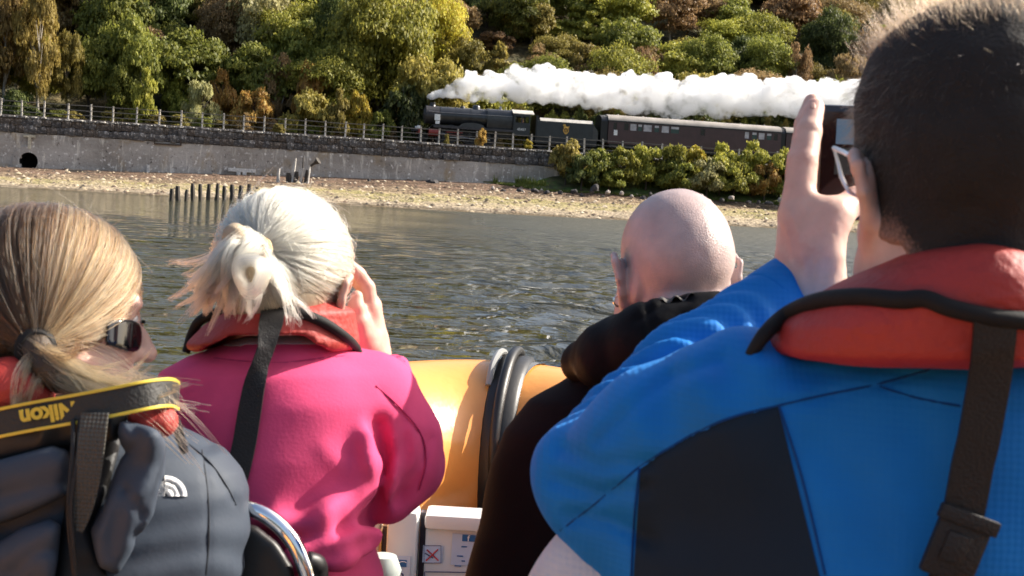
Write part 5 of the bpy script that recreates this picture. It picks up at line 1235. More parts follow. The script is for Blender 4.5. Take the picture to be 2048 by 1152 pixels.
def slerp(a, b, t):
    """a (k,3), b (3) or (k,3), t (n) -> (k,n,3)"""
    b = np.broadcast_to(b, a.shape); om = np.arccos(np.clip((a * b).sum(1), -.9995, .9995))[:, None, None]; t = t[None, :, None]
    return (np.sin((1 - t) * om) * a[:, None] + np.sin(t * om) * b[:, None]) / np.sin(om)
def bez(p, n=12):
    """p (k,4,3) control points -> (k,n,3)"""
    t = np.linspace(0, 1, n)[None, :, None]; p = p[:, :, None, :]; return (1 - t) ** 3 * p[:, 0] + 3 * (1 - t) ** 2 * t * p[:, 1] + 3 * (1 - t) * t * t * p[:, 2] + t ** 3 * p[:, 3]

# ---------------------------------------------------------------- man in the blue fleece
def man_blue():
    Pn = empty('person', 'person in a bright blue fleece and orange life jacket holding up a phone', 'person', W(1900, 1700, 1.2), 0, 'people watching the train from the boat')
    H = Head(1932, 402, 1.15, yaw=-6, pitch=3, sc=1.08)
    def fh(P):
        q = H.loc(P); d = head_sdf(q, jaw=1.2, er=(1.22, 1.0)) * H.sc
        return smax(smin(d, chain(q, [(0, .002, -.06), (0, -.006, -.22)], [.082, .092], .02) * H.sc, .03), C(1900, 640, 1.15)[1] - P[:, 1], .005)
    # left hand: index finger up the edge of the phone, thumb across below it
    wr = C(1622, 590, 1.445)
    def fhand(P):
        d = chain(P, [C(1575, 690, 1.45), wr, C(1622, 540, 1.44)], [.030, .029, .032], .02)
        kn = [C(1597, 425, 1.430), C(1593, 420, 1.452), C(1590, 428, 1.474), C(1590, 440, 1.494)]
        for k, c in enumerate(kn): d = smin(d, cone(P, wr + [-.006 + .001 * k, .012, .006 * k - .006], c, .025, .0165 if k else .0175), .018)
        d = smin(d, cone(P, C(1640, 560, 1.42), C(1640, 470, 1.415), .025, .021), .02)
        fing = [([kn[0], C(1606, 325, 1.437), C(1618, 262, 1.452), C(1630, 214, 1.470)], [.0180, .0155, .0132, .0100]),
                ([kn[1], C(1602, 318, 1.462), C(1612, 250, 1.478), C(1625, 205, 1.492)], [.0170, .0145, .0120, .0095]),
                ([kn[2], C(1600, 330, 1.486), C(1608, 268, 1.500), C(1622, 222, 1.512)], [.0165, .0135, .0115, .0090]),
                ([kn[3], C(1600, 362, 1.505), C(1606, 310, 1.518), C(1618, 272, 1.528)], [.0145, .0120, .0100, .0085])]
        for p, r in fing: d = smin(d, chain(P, p, r, .004), .006)
        th = chain(P, [C(1642, 500, 1.412), C(1668, 430, 1.415), C(1712, 402, 1.435), C(1752, 398, 1.455)], [.022, .0165, .0140, .0105], .008)
        d = smin(d, th, .014)
        d = smin(d, chain(P, [C(1612, 440, 1.43), C(1640, 425, 1.42), C(1660, 440, 1.415)], [.012, .009, .012], .01), .02)
        for pts, w, dp in (([(1588, 316), (1612, 322), (1634, 320)], .0014, .0010), ([(1590, 326), (1632, 331)], .0012, .0007), ([(1604, 258), (1636, 262)], .0012, .0009), ([(1572, 402), (1600, 392)], .002, .0008), ([(1648, 452), (1672, 470)], .0014, .0010), ([(1700, 412), (1712, 392)], .0012, .0009)): d = d + groove(P, pts, w, dp)
        for pts in ([(1585, 430), (1605, 520), (1615, 590)], [(1570, 440), (1590, 530), (1605, 590)], [(1640, 520), (1628, 590), (1625, 640)]): d = d + groove(P, pts, .004, -.0016)
        return d + .0008 * vnoise(P, 70, 3) + .0004 * vnoise(P, 160, 5)
    sculpt('body', group_f(fh), *box_at(C(1932, 420, 1.15), (.19, .26, .19)), .0042, M_skin_p, Pn)
    nails = sculpt('hand', fhand, *box_at(C(1640, 430, 1.45), (.09, .16, .11)), .0028, M_skin_p, Pn)
    # fingernails
    for x, y in ((1623, 214),):
        c_ = onsurf(fhand, x, y, 1.46, 0); sculpt('fingernail', lambda P: np.maximum(ell(P, c_ + [.0015, 0, .001], (.0035, .0072, .0042)), fhand(P) - .0009), *box_at(c_, (.012, .014, .012)), .0012, mat('nail_pink', (.58, .35, .28), .5), Pn)
    eyes(H, Pn)
    fa = [C(1170, 938, 1.285), C(1370, 742, 1.375), C(1575, 588, 1.445)]
    def fj(P):
        d = loft(P, [st(1915, 630, 140, 1.19, .08), st(1905, 680, 300, 1.2, .10), st(1895, 715, 435, 1.2, .118), st(1885, 760, 460, 1.2, .128), st(1880, 900, 510, 1.2, .135), st(1860, 1100, 575, 1.2, .14), st(1850, 1300, 590, 1.2, .135), st(1850, 1850, 560, 1.2, .14)])
        up = chain(P, [C(1500, 850, 1.19), C(1330, 905, 1.22), C(1182, 958, 1.27)], [.088, .074, .050], .03)
        sag = chain(P, [C(1190, 1000, 1.26), C(1250, 1045, 1.24), C(1370, 1120, 1.21)], [.038, .046, .06], .03)
        d = smin(d, smin(up, sag, .03), .05)
        fo = chain(P, fa, [.048, .045, .0375], .02)
        ax = (fa[2] - fa[0]); ln = np.linalg.norm(ax); t = ((P - fa[0].astype(np.float32)) @ ax.astype(np.float32)) / ln
        fo = fo + .0048 * np.sin(t * 120 + 150 * (P[:, 2] - 1.35) + 3.2 * vnoise(P, 14, 4)) * np.clip(1.2 - 2.2 * np.abs(t / ln - .45), 0, 1) + .0025 * vnoise(P, 30, 9)
        fo = smax(fo, halfplane(P, fa[2], ax), .006)
        d = smin(d, fo, .016)
        d = d + .0045 * vnoise(P, (7, 9, 7), 21) + .0016 * vnoise(P, 24, 5)
        # shoulder wrinkles and seams
        d = d + .005 * np.sin(((P[:, 0] * .9 + P[:, 1] * .45) * 95) + 3 * vnoise(P, 9, 8)) * np.exp(-(line_px(P, [(1280, 830), (1400, 765), (1480, 735), (1640, 720)]) / .028) ** 2)
        for pts, w, dp in (([(1130, 900), (1200, 930), (1300, 925)], .008, .006), ([(1110, 960), (1190, 985), (1290, 975)], .008, .006), ([(1140, 1030), (1220, 1040), (1300, 1080)], .008, .006), ([(1560, 760), (1660, 735), (1800, 730)], .010, .004), ([(1640, 900), (1720, 980), (1760, 1100)], .02, .004), ([(1800, 760), (1850, 900), (1870, 1050)], .02, .004)): d = d + groove(P, pts, w, dp)
        d = d + groove(P, [(1120, 1062), (1280, 935), (1400, 862), (1556, 812), (1750, 772), (1860, 742)], .0028, .0032) + groove(P, [(1750, 772), (1900, 812), (2060, 830)], .0028, .0025) + groove(P, [(1195, 885), (1280, 800), (1345, 752), (1440, 722)], .006, .006)
        return d
    lo = C(1030, 480, 1.2); lo = np.array([-.07, -.45, 1.0]); hi = np.array([.68, .03, 1.53])
    sculpt('fleece', fj, lo, hi, .0052, M_blue, Pn)
    patch('side_panel', fj, [(1281, 935), (1340, 896), (1400, 862), (1470, 834), (1556, 812)], [(1252, 1400), (1700, 1400)], 1.2, M_navy, Pn)
    M_seam = cloth_mat('seam_blue', (.003, .05, .20), .8, .1)
    for sm in ([(1120, 1062), (1200, 1000), (1279, 934), (1340, 895), (1400, 861), (1470, 833), (1557, 811), (1650, 790), (1750, 770), (1860, 740)], [(1750, 770), (1830, 795), (1920, 812)], [(1558, 813), (1602, 950), (1650, 1150)], [(1279, 937), (1268, 1040), (1262, 1160)]): seam(fj, sm, 1.2, M_seam, Pn)
    # cuff
    e = (fa[2] - fa[1]) / np.linalg.norm(fa[2] - fa[1]); fc = lambda P: smax(smax(chain(P, [fa[2] - e * .05, fa[2] + e * .012], [.042, .0395], .01), halfplane(P, fa[2] + e * .012, e), .004), smax(-halfplane(P, fa[2] - e * .030, e), -chain(P, [fa[2] - e * .02, fa[2] + e * .03], [.034, .033], .01), .004), .004)
    sculpt('cuff', fc, *box_at(fa[2], (.07, .07, .07)), .003, M_blue, Pn)
    # life jacket collar with piping, back strap and buckle
    def fl(P):
        d = loft(P, [st(1925, 486, 40, 1.085, .035), st(1925, 505, 115, 1.095, .075), st(1918, 550, 195, 1.115, .105), st(1908, 600, 285, 1.135, .128), st(1895, 650, 350, 1.155, .142), st(1897, 700, 382, 1.168, .150), st(1897, 716, 384, 1.17, .140)], .012)
        return smax(d + .003 * vnoise(P, 14, 3) + .0022 * vnoise(P, 40, 6), P[:, 2] - 1.23, .01)
    lj = empty('life_jacket', loc=W(1900, 600, 1.15)); lj.parent = Pn; lj.matrix_parent_inverse = Matrix.Translation(Pn.location).inverted()
    def sub(o): return o
    lp = lambda o: (setattr(o, 'parent', lj), setattr(o, 'matrix_parent_inverse', Matrix.Translation(lj.location).inverted()))
    lp(sculpt('collar', fl, (.18, -.10, 1.0), (.60, .06, 1.26), .0045, M_lj, None))
    tp = [(1500, 712), (1530, 668), (1575, 628), (1640, 602), (1720, 594), (1800, 600), (1850, 598), (1900, 616), (1980, 634), (2080, 648), (2200, 690), (2290, 740)]
    lp(wtube('piping', [onsurf(fl, x, y, 1.15, .003) if 1540 < x < 2250 else C(x, y, 1.13) for x, y in tp], [.005, .0066, .0074, .0076, .0075, .0074, .0072, .0072, .0072, .0072, .007, .007], M_trim, None, 10))
    full = group_f(fj, fl)
    sp = [(1990, 640), (1989, 670), (1986, 700), (1983, 730), (1977, 770), (1968, 820), (1957, 880), (1945, 930), (1934, 990), (1922, 1050), (1910, 1105), (1898, 1160), (1880, 1240), (1860, 1320), (1830, 1500)]
    lp(ribbon('back_strap', taut(full, sp, 1.15, .004), .032, (0, 0, -1), .0035, M_web))
    b = C(1912, 1095, np.interp(1095, [y for x, y in sp], [p[2] for p in taut(full, sp, 1.15, .004)]) - .004); mb = MB(); mb.box(-.021, .021, -.004, .004, -.026, .026, bev=.003); mb.box(-.024, .024, -.007, .001, .018, .030, bev=.002); mb.box(-.012, .008, -.0065, -.001, -.012, .012, bev=.002)
    o = mb.build('buckle', M_web, None, True); o.location = cam2world(b[None])[0]; o.rotation_euler = (.0, .30, 0); lp(o)
    # white ribbed shirt hanging out below the sleeve
    fw = lambda P: smax(ell(P, C(1215, 1260, 1.27), (.085, .115, .07)) + .003 * vnoise(P, 20, 3), halfplane(P, C(1100, 1070, 1.25), (-1, .75, 0)), .02)
    sculpt('shirt_hem', fw, *box_at(C(1215, 1250, 1.27), (.12, .15, .1)), .006, M_wcloth, Pn)
    # hair
    fhc = lambda P: (lambda q: smax(smax(smin(head_sdf(q, neck=True, ears=False, jaw=1.15), chain(q, [(0, .002, -.06), (0, -.006, -.22)], [.082, .092], .02), .03) - .003 - .004 * np.clip((q[:, 2] + .07) * 14, 0, 1) - .012 * np.clip((q[:, 2] - .06) * 16, 0, 1) - .004 * np.clip(q[:, 2] * 12, 0, 1), .80 * q[:, 1] - .59 * (q[:, 2] + .035), .006), np.interp(q[:, 1], [-.10, -.075, -.045, 0, .05], [-.092, -.085, -.042, -.030, -.02]) - q[:, 2], .008))(H.loc(P)) * H.sc + .0015 * vnoise(P, 60, 3)
    M_hd = mat('hair_dark', (.009, .0065, .005), .8, var=.3, vs=60, bump=.6, bs=300)
    oh = sculpt('hair', fhc, *box_at(C(1932, 330, 1.15), (.13, .19, .15)), .0045, M_hd, Pn); me = oh.data; n = len(me.vertices); V = np.empty(n * 3, np.float32); me.vertices.foreach_get('co', V)
    q = H.loc(((V.reshape(-1, 3) - CAMP) @ RUF.T).astype(np.float32)); bd = np.interp(q[:, 1], [-.10, -.075, -.045, 0, .05], [-.092, -.085, -.042, -.030, -.02]); at = me.attributes.new('fade', 'FLOAT', 'POINT'); at.data.foreach_set('value', np.clip((q[:, 2] - bd + .004) / .045, 0, 1).astype(np.float32))
    nt = M_hd.node_tree; N, L_ = nt.nodes, nt.links; B = N['Principled BSDF']; src = B.inputs['Base Color'].links[0].from_socket; fa_ = N.new('ShaderNodeAttribute'); fa_.attribute_name = 'fade'; nz = N.new('ShaderNodeTexNoise'); nz.inputs['Scale'].default_value = 380; nz.inputs['Detail'].default_value = 3; tc = N.new('ShaderNodeTexCoord'); L_.new(tc.outputs['Object'], nz.inputs['Vector'])
    ad = N.new('ShaderNodeMath'); ad.operation = 'MULTIPLY_ADD'; L_.new(nz.outputs[0], ad.inputs[0]); ad.inputs[1].default_value = .9; L_.new(fa_.outputs['Fac'], ad.inputs[2]); mr = N.new('ShaderNodeMapRange'); mr.inputs[1].default_value = .35; mr.inputs[2].default_value = 1.15; L_.new(ad.outputs[0], mr.inputs[0])
    mx = N.new('ShaderNodeMix'); mx.data_type = 'RGBA'; mx.inputs[6].default_value = (.42, .25, .19, 1); L_.new(src, mx.inputs[7]); L_.new(mr.outputs[0], mx.inputs[0]); L_.new(mx.outputs[2], B.inputs['Base Color'])
    r = np.random.default_rng(5); q = sphere_dirs(15000, r); root = np.array([0, -.014, .046]) + q * np.array([.0765, .099, .086]); keep = (.80 * root[:, 1] - .59 * (root[:, 2] + .02) < .002) & (root[:, 2] > np.interp(root[:, 1], [-.10, -.075, -.045, 0, .05], [-.06, -.06, -.046, -.036, -.02]))
    root = root[keep]; q = q[keep]; k = len(root); nrm = q / np.array([.0765, .099, .086]); nrm /= np.linalg.norm(nrm, axis=1)[:, None]
    L = (.012 + .019 * np.clip((root[:, 2] - .05) / .06, 0, 1)) * r.uniform(.6, 1.15, k); root = root + nrm * (.010 * np.clip((root[:, 2] - .06) * 16, 0, 1))[:, None]; comb = np.array([.15, .25, -.2]) + r.normal(size=(k, 3)) * .35; comb[:, 2] += np.where(root[:, 2] > .1, .5, -.5)
    t = np.linspace(0, 1, 5)[None, :, None]; S = (root + nrm * .003)[:, None] + nrm[:, None] * L[:, None, None] * t * .75 + comb[:, None] * L[:, None, None] * t ** 1.7 * .8
    strands('hair_strands', H.o + (S.reshape(-1, 3) @ H.R.T * H.sc).reshape(S.shape), .00022, hair_mat('hair_strand_dark', (.034, .020, .011), .4), Pn)
    # glasses
    gl = [H.glob(p) for p in ((-.085, -.01, .028), (-.080, .04, .026), (-.074, .092, .022))]; M_fr = mat('spectacle_frame', (.80, .80, .82), .25, metal=.6)
    g = empty('glasses', loc=W(1690, 330, 1.2)); g.parent = Pn; g.matrix_parent_inverse = Matrix.Translation(Pn.location).inverted()
    def gp(o): o.parent = g; o.matrix_parent_inverse = Matrix.Translation(g.location).inverted()
    gp(wtube('temple_arm', [C(1722, 322, 1.13), C(1697, 309, 1.16), C(1668, 296, 1.235)], .0022, M_fr, None, 6))
    gp(wtube('lens_rim', [C(1668, 296, 1.236), C(1677, 330, 1.235), C(1684, 356, 1.232), C(1698, 382, 1.228), C(1716, 392, 1.232)], [.0012, .0018, .0022, .0020, .0014], M_fr, None, 8))
    legs('trousers', 1860, 1900, 1.2, Pn, M_trou)
    # the phone he holds up: a thing of its own
    c = cam2world(C(1716, 330, 1.505)[None])[0]; ph = empty('phone', 'black phone held upright in the raised hand at the right', 'phone', c)
    Rm = Matrix([[_rt[i], _fw[i], _up[i]] for i in range(3)]).to_4x4() @ Matrix.Rotation(math.radians(-8), 4, 'Z') @ Matrix.Rotation(math.radians(3), 4, 'Y')
    mb = MB(); mb.box(-.0455, .0455, -.0045, .0045, -.062, .066, bev=.004); o = mb.build('case', mat('phone_black', (.012, .011, .013), .25, coat=.5), ph, True); o.matrix_local = Rm
    MB().box(-.0415, .0415, -.0052, -.0046, -.054, .058).build('screen', mat('screen_glass', (.016, .008, .008), .05, spec=.9), ph).matrix_local = Rm
    def lit(name, x0, x1, z0, z1, c, s):
        m, N, L_, B = new_mat(name); B.inputs['Base Color'].default_value = (0.01, 0.01, 0.01, 1); B.inputs['Emission Color'].default_value = (*c, 1); B.inputs['Emission Strength'].default_value = s
        MB().box(x0, x1, -.0058, -.0053, z0, z1).build(name, m, ph).matrix_local = Rm
    lit('preview_sky', -.026, .036, .022, .050, (.22, .38, .58), .14); lit('preview_trees', -.026, .036, -.012, .0179, (.02, .035, .035), .12)
man_blue()
# ---------------------------------------------------------------- woman in the pink sweatshirt
def woman_pink():
    Pn = empty('person', 'person with tied platinum hair in a pink sweatshirt, hand raised to the face', 'person', W(560, 1500, 1.72), 0, 'people watching the train from the boat')
    H = Head(574, 602, 1.70, yaw=15, pitch=6, roll=3, sc=.94)
    def fh(P):
        return smax(head_sdf(H.loc(P)) * H.sc, C(560, 668, 1.7)[1] - P[:, 1], .005)
    sculpt('body', fh, *box_at(C(590, 600, 1.70), (.13, .23, .16)), .0042, M_skin_r, Pn); eyes(H, Pn)
    wr = C(742, 722, 1.875)
    def fhand(P):
        d = chain(P, [C(765, 770, 1.87), wr, C(738, 690, 1.875)], [.024, .0235, .025], .015)
        kn = [C(742, 618, 1.862), C(744, 614, 1.882), C(744, 620, 1.900), C(742, 630, 1.916)]
        for k, c in enumerate(kn): d = smin(d, cone(P, wr + [0, .012, -.012 + .009 * k], c, .020, .0135), .014)
        for k, c in enumerate(kn):
            o = np.array([0, 0, 0.0]); dz = .019 * k
            d = smin(d, chain(P, [c, C(735 - k, 575 + 3 * k, 1.860 + dz), C(717 - k, 548 + 4 * k, 1.850 + dz), C(700 - 2 * k, 530 + 5 * k, 1.842 + dz)], [.0122, .0105, .0095, .0078], .004), .005)
        d = smin(d, chain(P, [C(732, 690, 1.855), C(718, 645, 1.842), C(712, 614, 1.838), C(713, 593, 1.838)], [.019, .0135, .0108, .0088], .006), .010)
        return d + .0005 * vnoise(P, 110, 2)
    sculpt('hand', fhand, *box_at(C(725, 640, 1.875), (.065, .115, .075)), .0028, M_skin_r, Pn)
    def fj(P):
        d = loft(P, [st(572, 668, 95, 1.70, .055), st(568, 690, 125, 1.71, .085), st(556, 712, 180, 1.72, .105), st(548, 742, 228, 1.72, .125), st(548, 800, 252, 1.72, .14), st(558, 900, 245, 1.72, .15), st(575, 985, 205, 1.72, .15), st(585, 1050, 160, 1.72, .14), st(590, 1090, 155, 1.72, .14), st(590, 1150, 175, 1.72, .15), st(590, 1500, 200, 1.72, .15)])
        arm = chain(P, [C(735, 815, 1.72), C(785, 890, 1.735), C(810, 935, 1.755)], [.072, .060, .046], .03)
        arm = smin(arm, chain(P, [C(812, 935, 1.755), C(770, 985, 1.73), C(730, 990, 1.72)], [.042, .038, .03], .02), .02)
        fo = chain(P, [C(818, 930, 1.77), C(800, 850, 1.83), C(764, 752, 1.872)], [.046, .040, .029], .02)
        d = smin(d, smin(arm, fo, .012), .022)
        # folds: under the arm, across the waist, down the sleeve
        for pts, r, k in (([C(742, 880, 1.62), C(752, 930, 1.62), C(744, 985, 1.63), C(700, 1035, 1.60)], .016, .022), ([C(560, 1060, 1.56), C(650, 1050, 1.57), C(735, 1008, 1.64)], .016, .03), ([C(600, 1110, 1.56), C(680, 1105, 1.58), C(735, 1075, 1.64)], .018, .03),
                          ([C(800, 860, 1.68), C(815, 910, 1.70), C(800, 960, 1.70)], .012, .018), ([C(835, 900, 1.72), C(842, 940, 1.72), C(820, 985, 1.72)], .012, .016), ([C(770, 930, 1.67), C(775, 975, 1.675), C(762, 1020, 1.68)], .012, .015)):
            d = smin(d, chain(P, pts, r, .02), k)
        bk = np.clip((1.74 - P[:, 2]) * 25, 0, 1)
        for pts, w, dep in (([(756, 850), (770, 915), (764, 975), (745, 1035)], .011, .020), ([(750, 1010), (700, 1040), (610, 1075), (500, 1085)], .013, .013), ([(742, 1082), (680, 1108), (600, 1118)], .009, .008), ([(862, 880), (838, 930), (800, 998)], .008, .008), ([(806, 850), (815, 920), (792, 1005)], .007, .006),
                            ([(650, 900), (705, 950), (752, 998)], .012, -.004), ([(732, 900), (752, 960)], .008, -.004), ([(660, 1010), (720, 985)], .010, -.003), ([(785, 880), (790, 950), (775, 1000)], .008, -.005), ([(520, 760), (640, 800), (720, 790)], .03, -.004)):
            d = d + groove(P, pts, w, dep * .75) * bk
        d = d + .004 * vnoise(P, (6, 8, 6), 31) + .0014 * vnoise(P, 16, 15) + .004 * np.sin(70 * (P[:, 1] * .8 - P[:, 0] * .5) + 4 * vnoise(P, 7, 4)) * np.exp(-(line_px(P, [(560, 1050), (660, 1010), (740, 960)]) / .05) ** 2)
        d = d + groove(P, [(425, 716), (480, 722), (560, 726), (640, 716), (690, 712)], .0032, .0045) - .0022 * np.exp(-(line_px(P, [(425, 702), (480, 708), (560, 711), (640, 703), (690, 700)]) / .007) ** 2)
        d = d + groove(P, [(756, 775), (842, 870), (850, 930)], .0022, .0022)
        return d
    sculpt('sweatshirt', fj, (-.50, -.62, 1.52), (-.07, -.03, 1.96), .0058, M_pink, Pn)
    M_ps = cloth_mat('seam_pink', (.42, .03, .11), .9, .1)
    for sm in ([(428, 716), (480, 722), (560, 726), (640, 717), (690, 712)], [(752, 772), (800, 815), (842, 868), (852, 925), (838, 980)]): seam(fj, sm, 1.72, M_ps, Pn, .0011)
    ce = C(772, 738, 1.882); cb = C(786, 775, 1.862); e = ce - cb; e /= np.linalg.norm(e)
    fc = lambda P: smax(smax(chain(P, [cb, ce], [.032, .033], .01), halfplane(P, ce, e), .003), smax(-halfplane(P, cb, e), -chain(P, [cb - e * .02, ce + e * .03], [.027, .029], .01), .003), .003)
    sculpt('cuff', fc, *box_at((ce + cb) / 2, (.06, .06, .06)), .003, M_pink, Pn)
    fu = lambda P: smax(smax(fj(P) - .0025, poly_px(P, [(436, 694), (470, 678), (540, 668), (600, 668), (648, 684), (655, 692), (600, 690), (520, 692)]), .002), P[:, 2] - 1.72, .002)
    sculpt('undershirt', fu, (-.40, -.12, 1.55), (-.20, -.04, 1.72), .0035, mat('undershirt_grey', (.42, .34, .36), .9), Pn)
    def fl(P):
        d = loft(P, [st(592, 586, 40, 1.69, .035), st(592, 598, 75, 1.69, .065), st(580, 622, 128, 1.69, .09), st(563, 650, 152, 1.70, .108), st(548, 684, 170, 1.70, .118), st(546, 700, 172, 1.70, .116)], .012)
        inn = loft(P, [st(575, 655, 10, 1.68, .02), st(555, 668, 90, 1.68, .125), st(545, 690, 125, 1.68, .135), st(545, 720, 130, 1.68, .14)], .01)
        return smax(smax(d + .002 * vnoise(P, 18, 3) + .0015 * vnoise(P, 45, 4), P[:, 2] - 1.775, .01), -inn * .9 , .008)
    lj = empty('life_jacket', loc=W(550, 650, 1.65)); lj.parent = Pn; lj.matrix_parent_inverse = Matrix.Translation(Pn.location).inverted()
    lp = lambda o: (setattr(o, 'parent', lj), setattr(o, 'matrix_parent_inverse', Matrix.Translation(lj.location).inverted()))
    lp(sculpt('collar', fl, (-.43, -.10, 1.55), (-.16, .02, 1.80), .0042, M_lj, None))
    tp = [(372, 705), (384, 668), (402, 640), (448, 622), (500, 612), (545, 612), (595, 624), (645, 644), (688, 672), (712, 696), (721, 722)]
    lp(wtube('piping', [onsurf(fl, x, y, 1.68, .002) if 395 < x < 705 else C(x, y, 1.69) for x, y in tp], [.005, .0062, .0066, .0068, .007, .007, .0068, .0066, .0062, .006, .005], M_trim, None, 10))
    full = group_f(fj, fl)
    sp = [(548, 612), (545, 628), (542, 645), (539, 658), (537, 670), (535, 682), (531, 700), (520, 730), (508, 775), (498, 830), (488, 890), (474, 950), (455, 1020), (440, 1090)]
    lp(ribbon('back_strap', taut(full, sp, 1.70, .005), [.027, .028, .028, .026, .024, .022, .020, .020, .026, .027, .027, .027, .027, .027], [(0, 0, -1), (0, 0, -1), (0, 0, -1), (.1, 0, -1), (.2, 0, -1), (.3, 0, -.9), (.5, 0, -.8), (.5, .1, -.8), (-.2, 0, -1), (0, 0, -1), (0, 0, -1), (0, 0, -1), (0, 0, -1), (0, 0, -1)], .003, M_web))
    # hair
    Mh = hair_mat('hair_platinum', (.72, .56, .35), .42, .4, .12)
    Mb = mat('hair_platinum_base', (.40, .31, .21), .6, var=.15, vs=60, bump=.4, bs=400)
    fhc = lambda P: (lambda q: smax(smax(smin(ell(q, (0, -.020, .050), (.084, .102, .092)), ell(q, (.0, -.06, .008), (.064, .050, .050)), .03), .80 * q[:, 1] - .59 * (q[:, 2] + .015), .01), -(q[:, 2] + .058 + .25 * (q[:, 1] + .1)), .01))(H.loc(P)) * H.sc + .002 * vnoise(P, (25, 40, 25), 6)
    sculpt('hair', fhc, *box_at(C(570, 530, 1.68), (.15, .15, .16)), .005, Mb, Pn)
    r = np.random.default_rng(3); cen = np.array([0, -.020, .050]); rad = np.array([.087, .105, .095])
    tie = H.loc(C(518, 500, 1.585)[None])[0]; td = (tie - cen) / rad; td /= np.linalg.norm(td)
    q = sphere_dirs(9000, r); p = cen + q * rad; keep = (.80 * p[:, 1] - .59 * (p[:, 2] + .03) < .012) & (p[:, 2] > -.055); q = q[keep][:3000]; k = len(q)
    tt = np.linspace(0, 1, 14); S = slerp(q, td, tt); lift = 1 + (.010 + .035 * r.random((k, 1)) ** 3) * np.sin(np.pi * tt)[None] ** .7 + .012 * r.normal(size=(k, 1)); S = cen + S * rad * lift[..., None]
    wob = np.cumsum(r.normal(size=(k, 14, 3)) * .0006, 1); S = S + wob; S = H.o + (S.reshape(-1, 3) @ H.R.T * H.sc).reshape(S.shape)
    strands('hair_strands', S, .00038, Mh, Pn, .8)
    T = C(518, 498, 1.578)
    q = sphere_dirs(2600, r); q = q[(q[:, 2] < .25) & (q[:, 1] < .45)][:800]; k = len(q); p0 = np.array([0, -.06, .008]) + q * np.array([.068, .054, .056]); p0 = H.o + p0 @ H.R.T * H.sc; mid = p0 * .5 + T * .5 + [0, 0, -.022] + r.normal(size=(k, 3)) * .004
    strands('hair_strands', bez(np.stack([p0, p0 * .7 + T * .3 + [0, 0, -.016], mid, np.tile(T, (k, 1))], 1), 10), .00038, Mh, Pn, .8)
    def clump(n, c1, c2, c3, j, rr=.00036, tight=.0022, sub=26):
        out = []
        for _ in range(max(n // sub, 1)):
            cs = [T + r.normal(size=3) * j[0], c1 + r.normal(size=3) * j[1], c2 + r.normal(size=3) * j[2], c3 + r.normal(size=3) * j[3]]
            B = np.stack([np.tile(c, (sub, 1)) for c in cs], 1); off = r.normal(size=(sub, 3))
            for i, q in enumerate((1, 1.3, 1.1, .55)): B[:, i] += off * tight * q + r.normal(size=(sub, 3)) * tight * .3
            B[:, 3] += (B[:, 3] - B[:, 2]) * r.uniform(-.25, .12, (sub, 1)); out.append(bez(B, 16))
        S = np.concatenate(out); strands('hair_tail', S, rr, Mh, Pn, .5)
    clump(520, C(468, 425, 1.55), C(440, 530, 1.54), C(400, 578, 1.58), (.005, .008, .010, .012)); clump(520, C(474, 440, 1.54), C(440, 545, 1.53), C(402, 615, 1.58), (.005, .008, .010, .011))
    clump(320, C(484, 448, 1.53), C(458, 570, 1.52), C(468, 608, 1.57), (.004, .007, .009, .010)); clump(180, C(500, 470, 1.53), C(470, 540, 1.52), C(440, 600, 1.56), (.006, .010, .014, .014), tight=.003)
    clump(78, C(455, 455, 1.55), C(430, 560, 1.57), C(385, 576, 1.6), (.005, .010, .010, .008), tight=.003, sub=13); clump(104, C(510, 560, 1.53), C(500, 600, 1.53), C(505, 640, 1.55), (.005, .009, .009, .010)); clump(78, C(560, 560, 1.56), C(585, 600, 1.56), C(600, 640, 1.57), (.005, .008, .009, .012), tight=.003, sub=13)
    # rolled bun below the tie
    n = 420; a0 = r.uniform(0, 6.283, n); rr0 = r.normal(0, 1, n) * .0028 + .0135; t = np.linspace(0, 1, 16); ang = a0[:, None] + t[None] * r.uniform(2.0, 4.0, n)[:, None]
    bc = C(508, 548, 1.522); wv = np.linspace(-1, 1, n)[:, None]; R_ = rr0[:, None] * (1 + .1 * np.sin(3 * ang))
    S = np.stack([bc[0] + R_ * np.cos(ang) * .95 + .002 * wv, bc[1] + R_ * np.sin(ang) * 1.25, bc[2] + .024 * r.uniform(-1, 1, n)[:, None] - .016 * np.sin(np.clip((.03 - R_) / .03, 0, 1) * 1.5)], -1)
    strands('hair_bun', S, .0004, Mh, Pn, .8)
    sculpt('hair_core', lambda P: smin(ell(P, bc + [0, 0, .012], (.013, .018, .018)), chain(P, [T, C(470, 470, 1.56), C(445, 540, 1.56), C(425, 585, 1.585)], [.010, .012, .012, .006], .01), .01) + .002 * vnoise(P, 80, 2), *box_at(C(480, 530, 1.565), (.07, .08, .06)), .004, Mb, Pn)
    wtube('hair_tie', [T + .0125 * np.array([math.cos(a), math.sin(a), .35 * math.sin(a)]) for a in np.linspace(0, 6.283, 10)[:-1]], .0032, mat('hair_tie_tan', (.62, .42, .22), .6), Pn, 8, closed=True)
    # loose flyaways all round
    q = sphere_dirs(1000, r); p = cen + q * rad; keep = (p[:, 2] > -.02) & (p[:, 1] < .08); q = q[keep]; k = len(q); n0 = q / rad; n0 /= np.linalg.norm(n0, axis=1)[:, None]; tg = np.cross(n0, r.normal(size=(k, 3))); t = np.linspace(0, 1, 8)[None, :, None]; l = r.uniform(.012, .040, k)[:, None, None]
    S = (cen + q * rad)[:, None] + n0[:, None] * l * t * .35 + tg[:, None] * l * t * .8 - n0[:, None] * l * t ** 3 * .2; S = H.o + (S.reshape(-1, 3) @ H.R.T * H.sc).reshape(S.shape); strands('flyaway_hair', S, .00022, Mh, Pn, .4)
    legs('trousers', 590, 1540, 1.74, Pn, M_trou)
woman_pink()

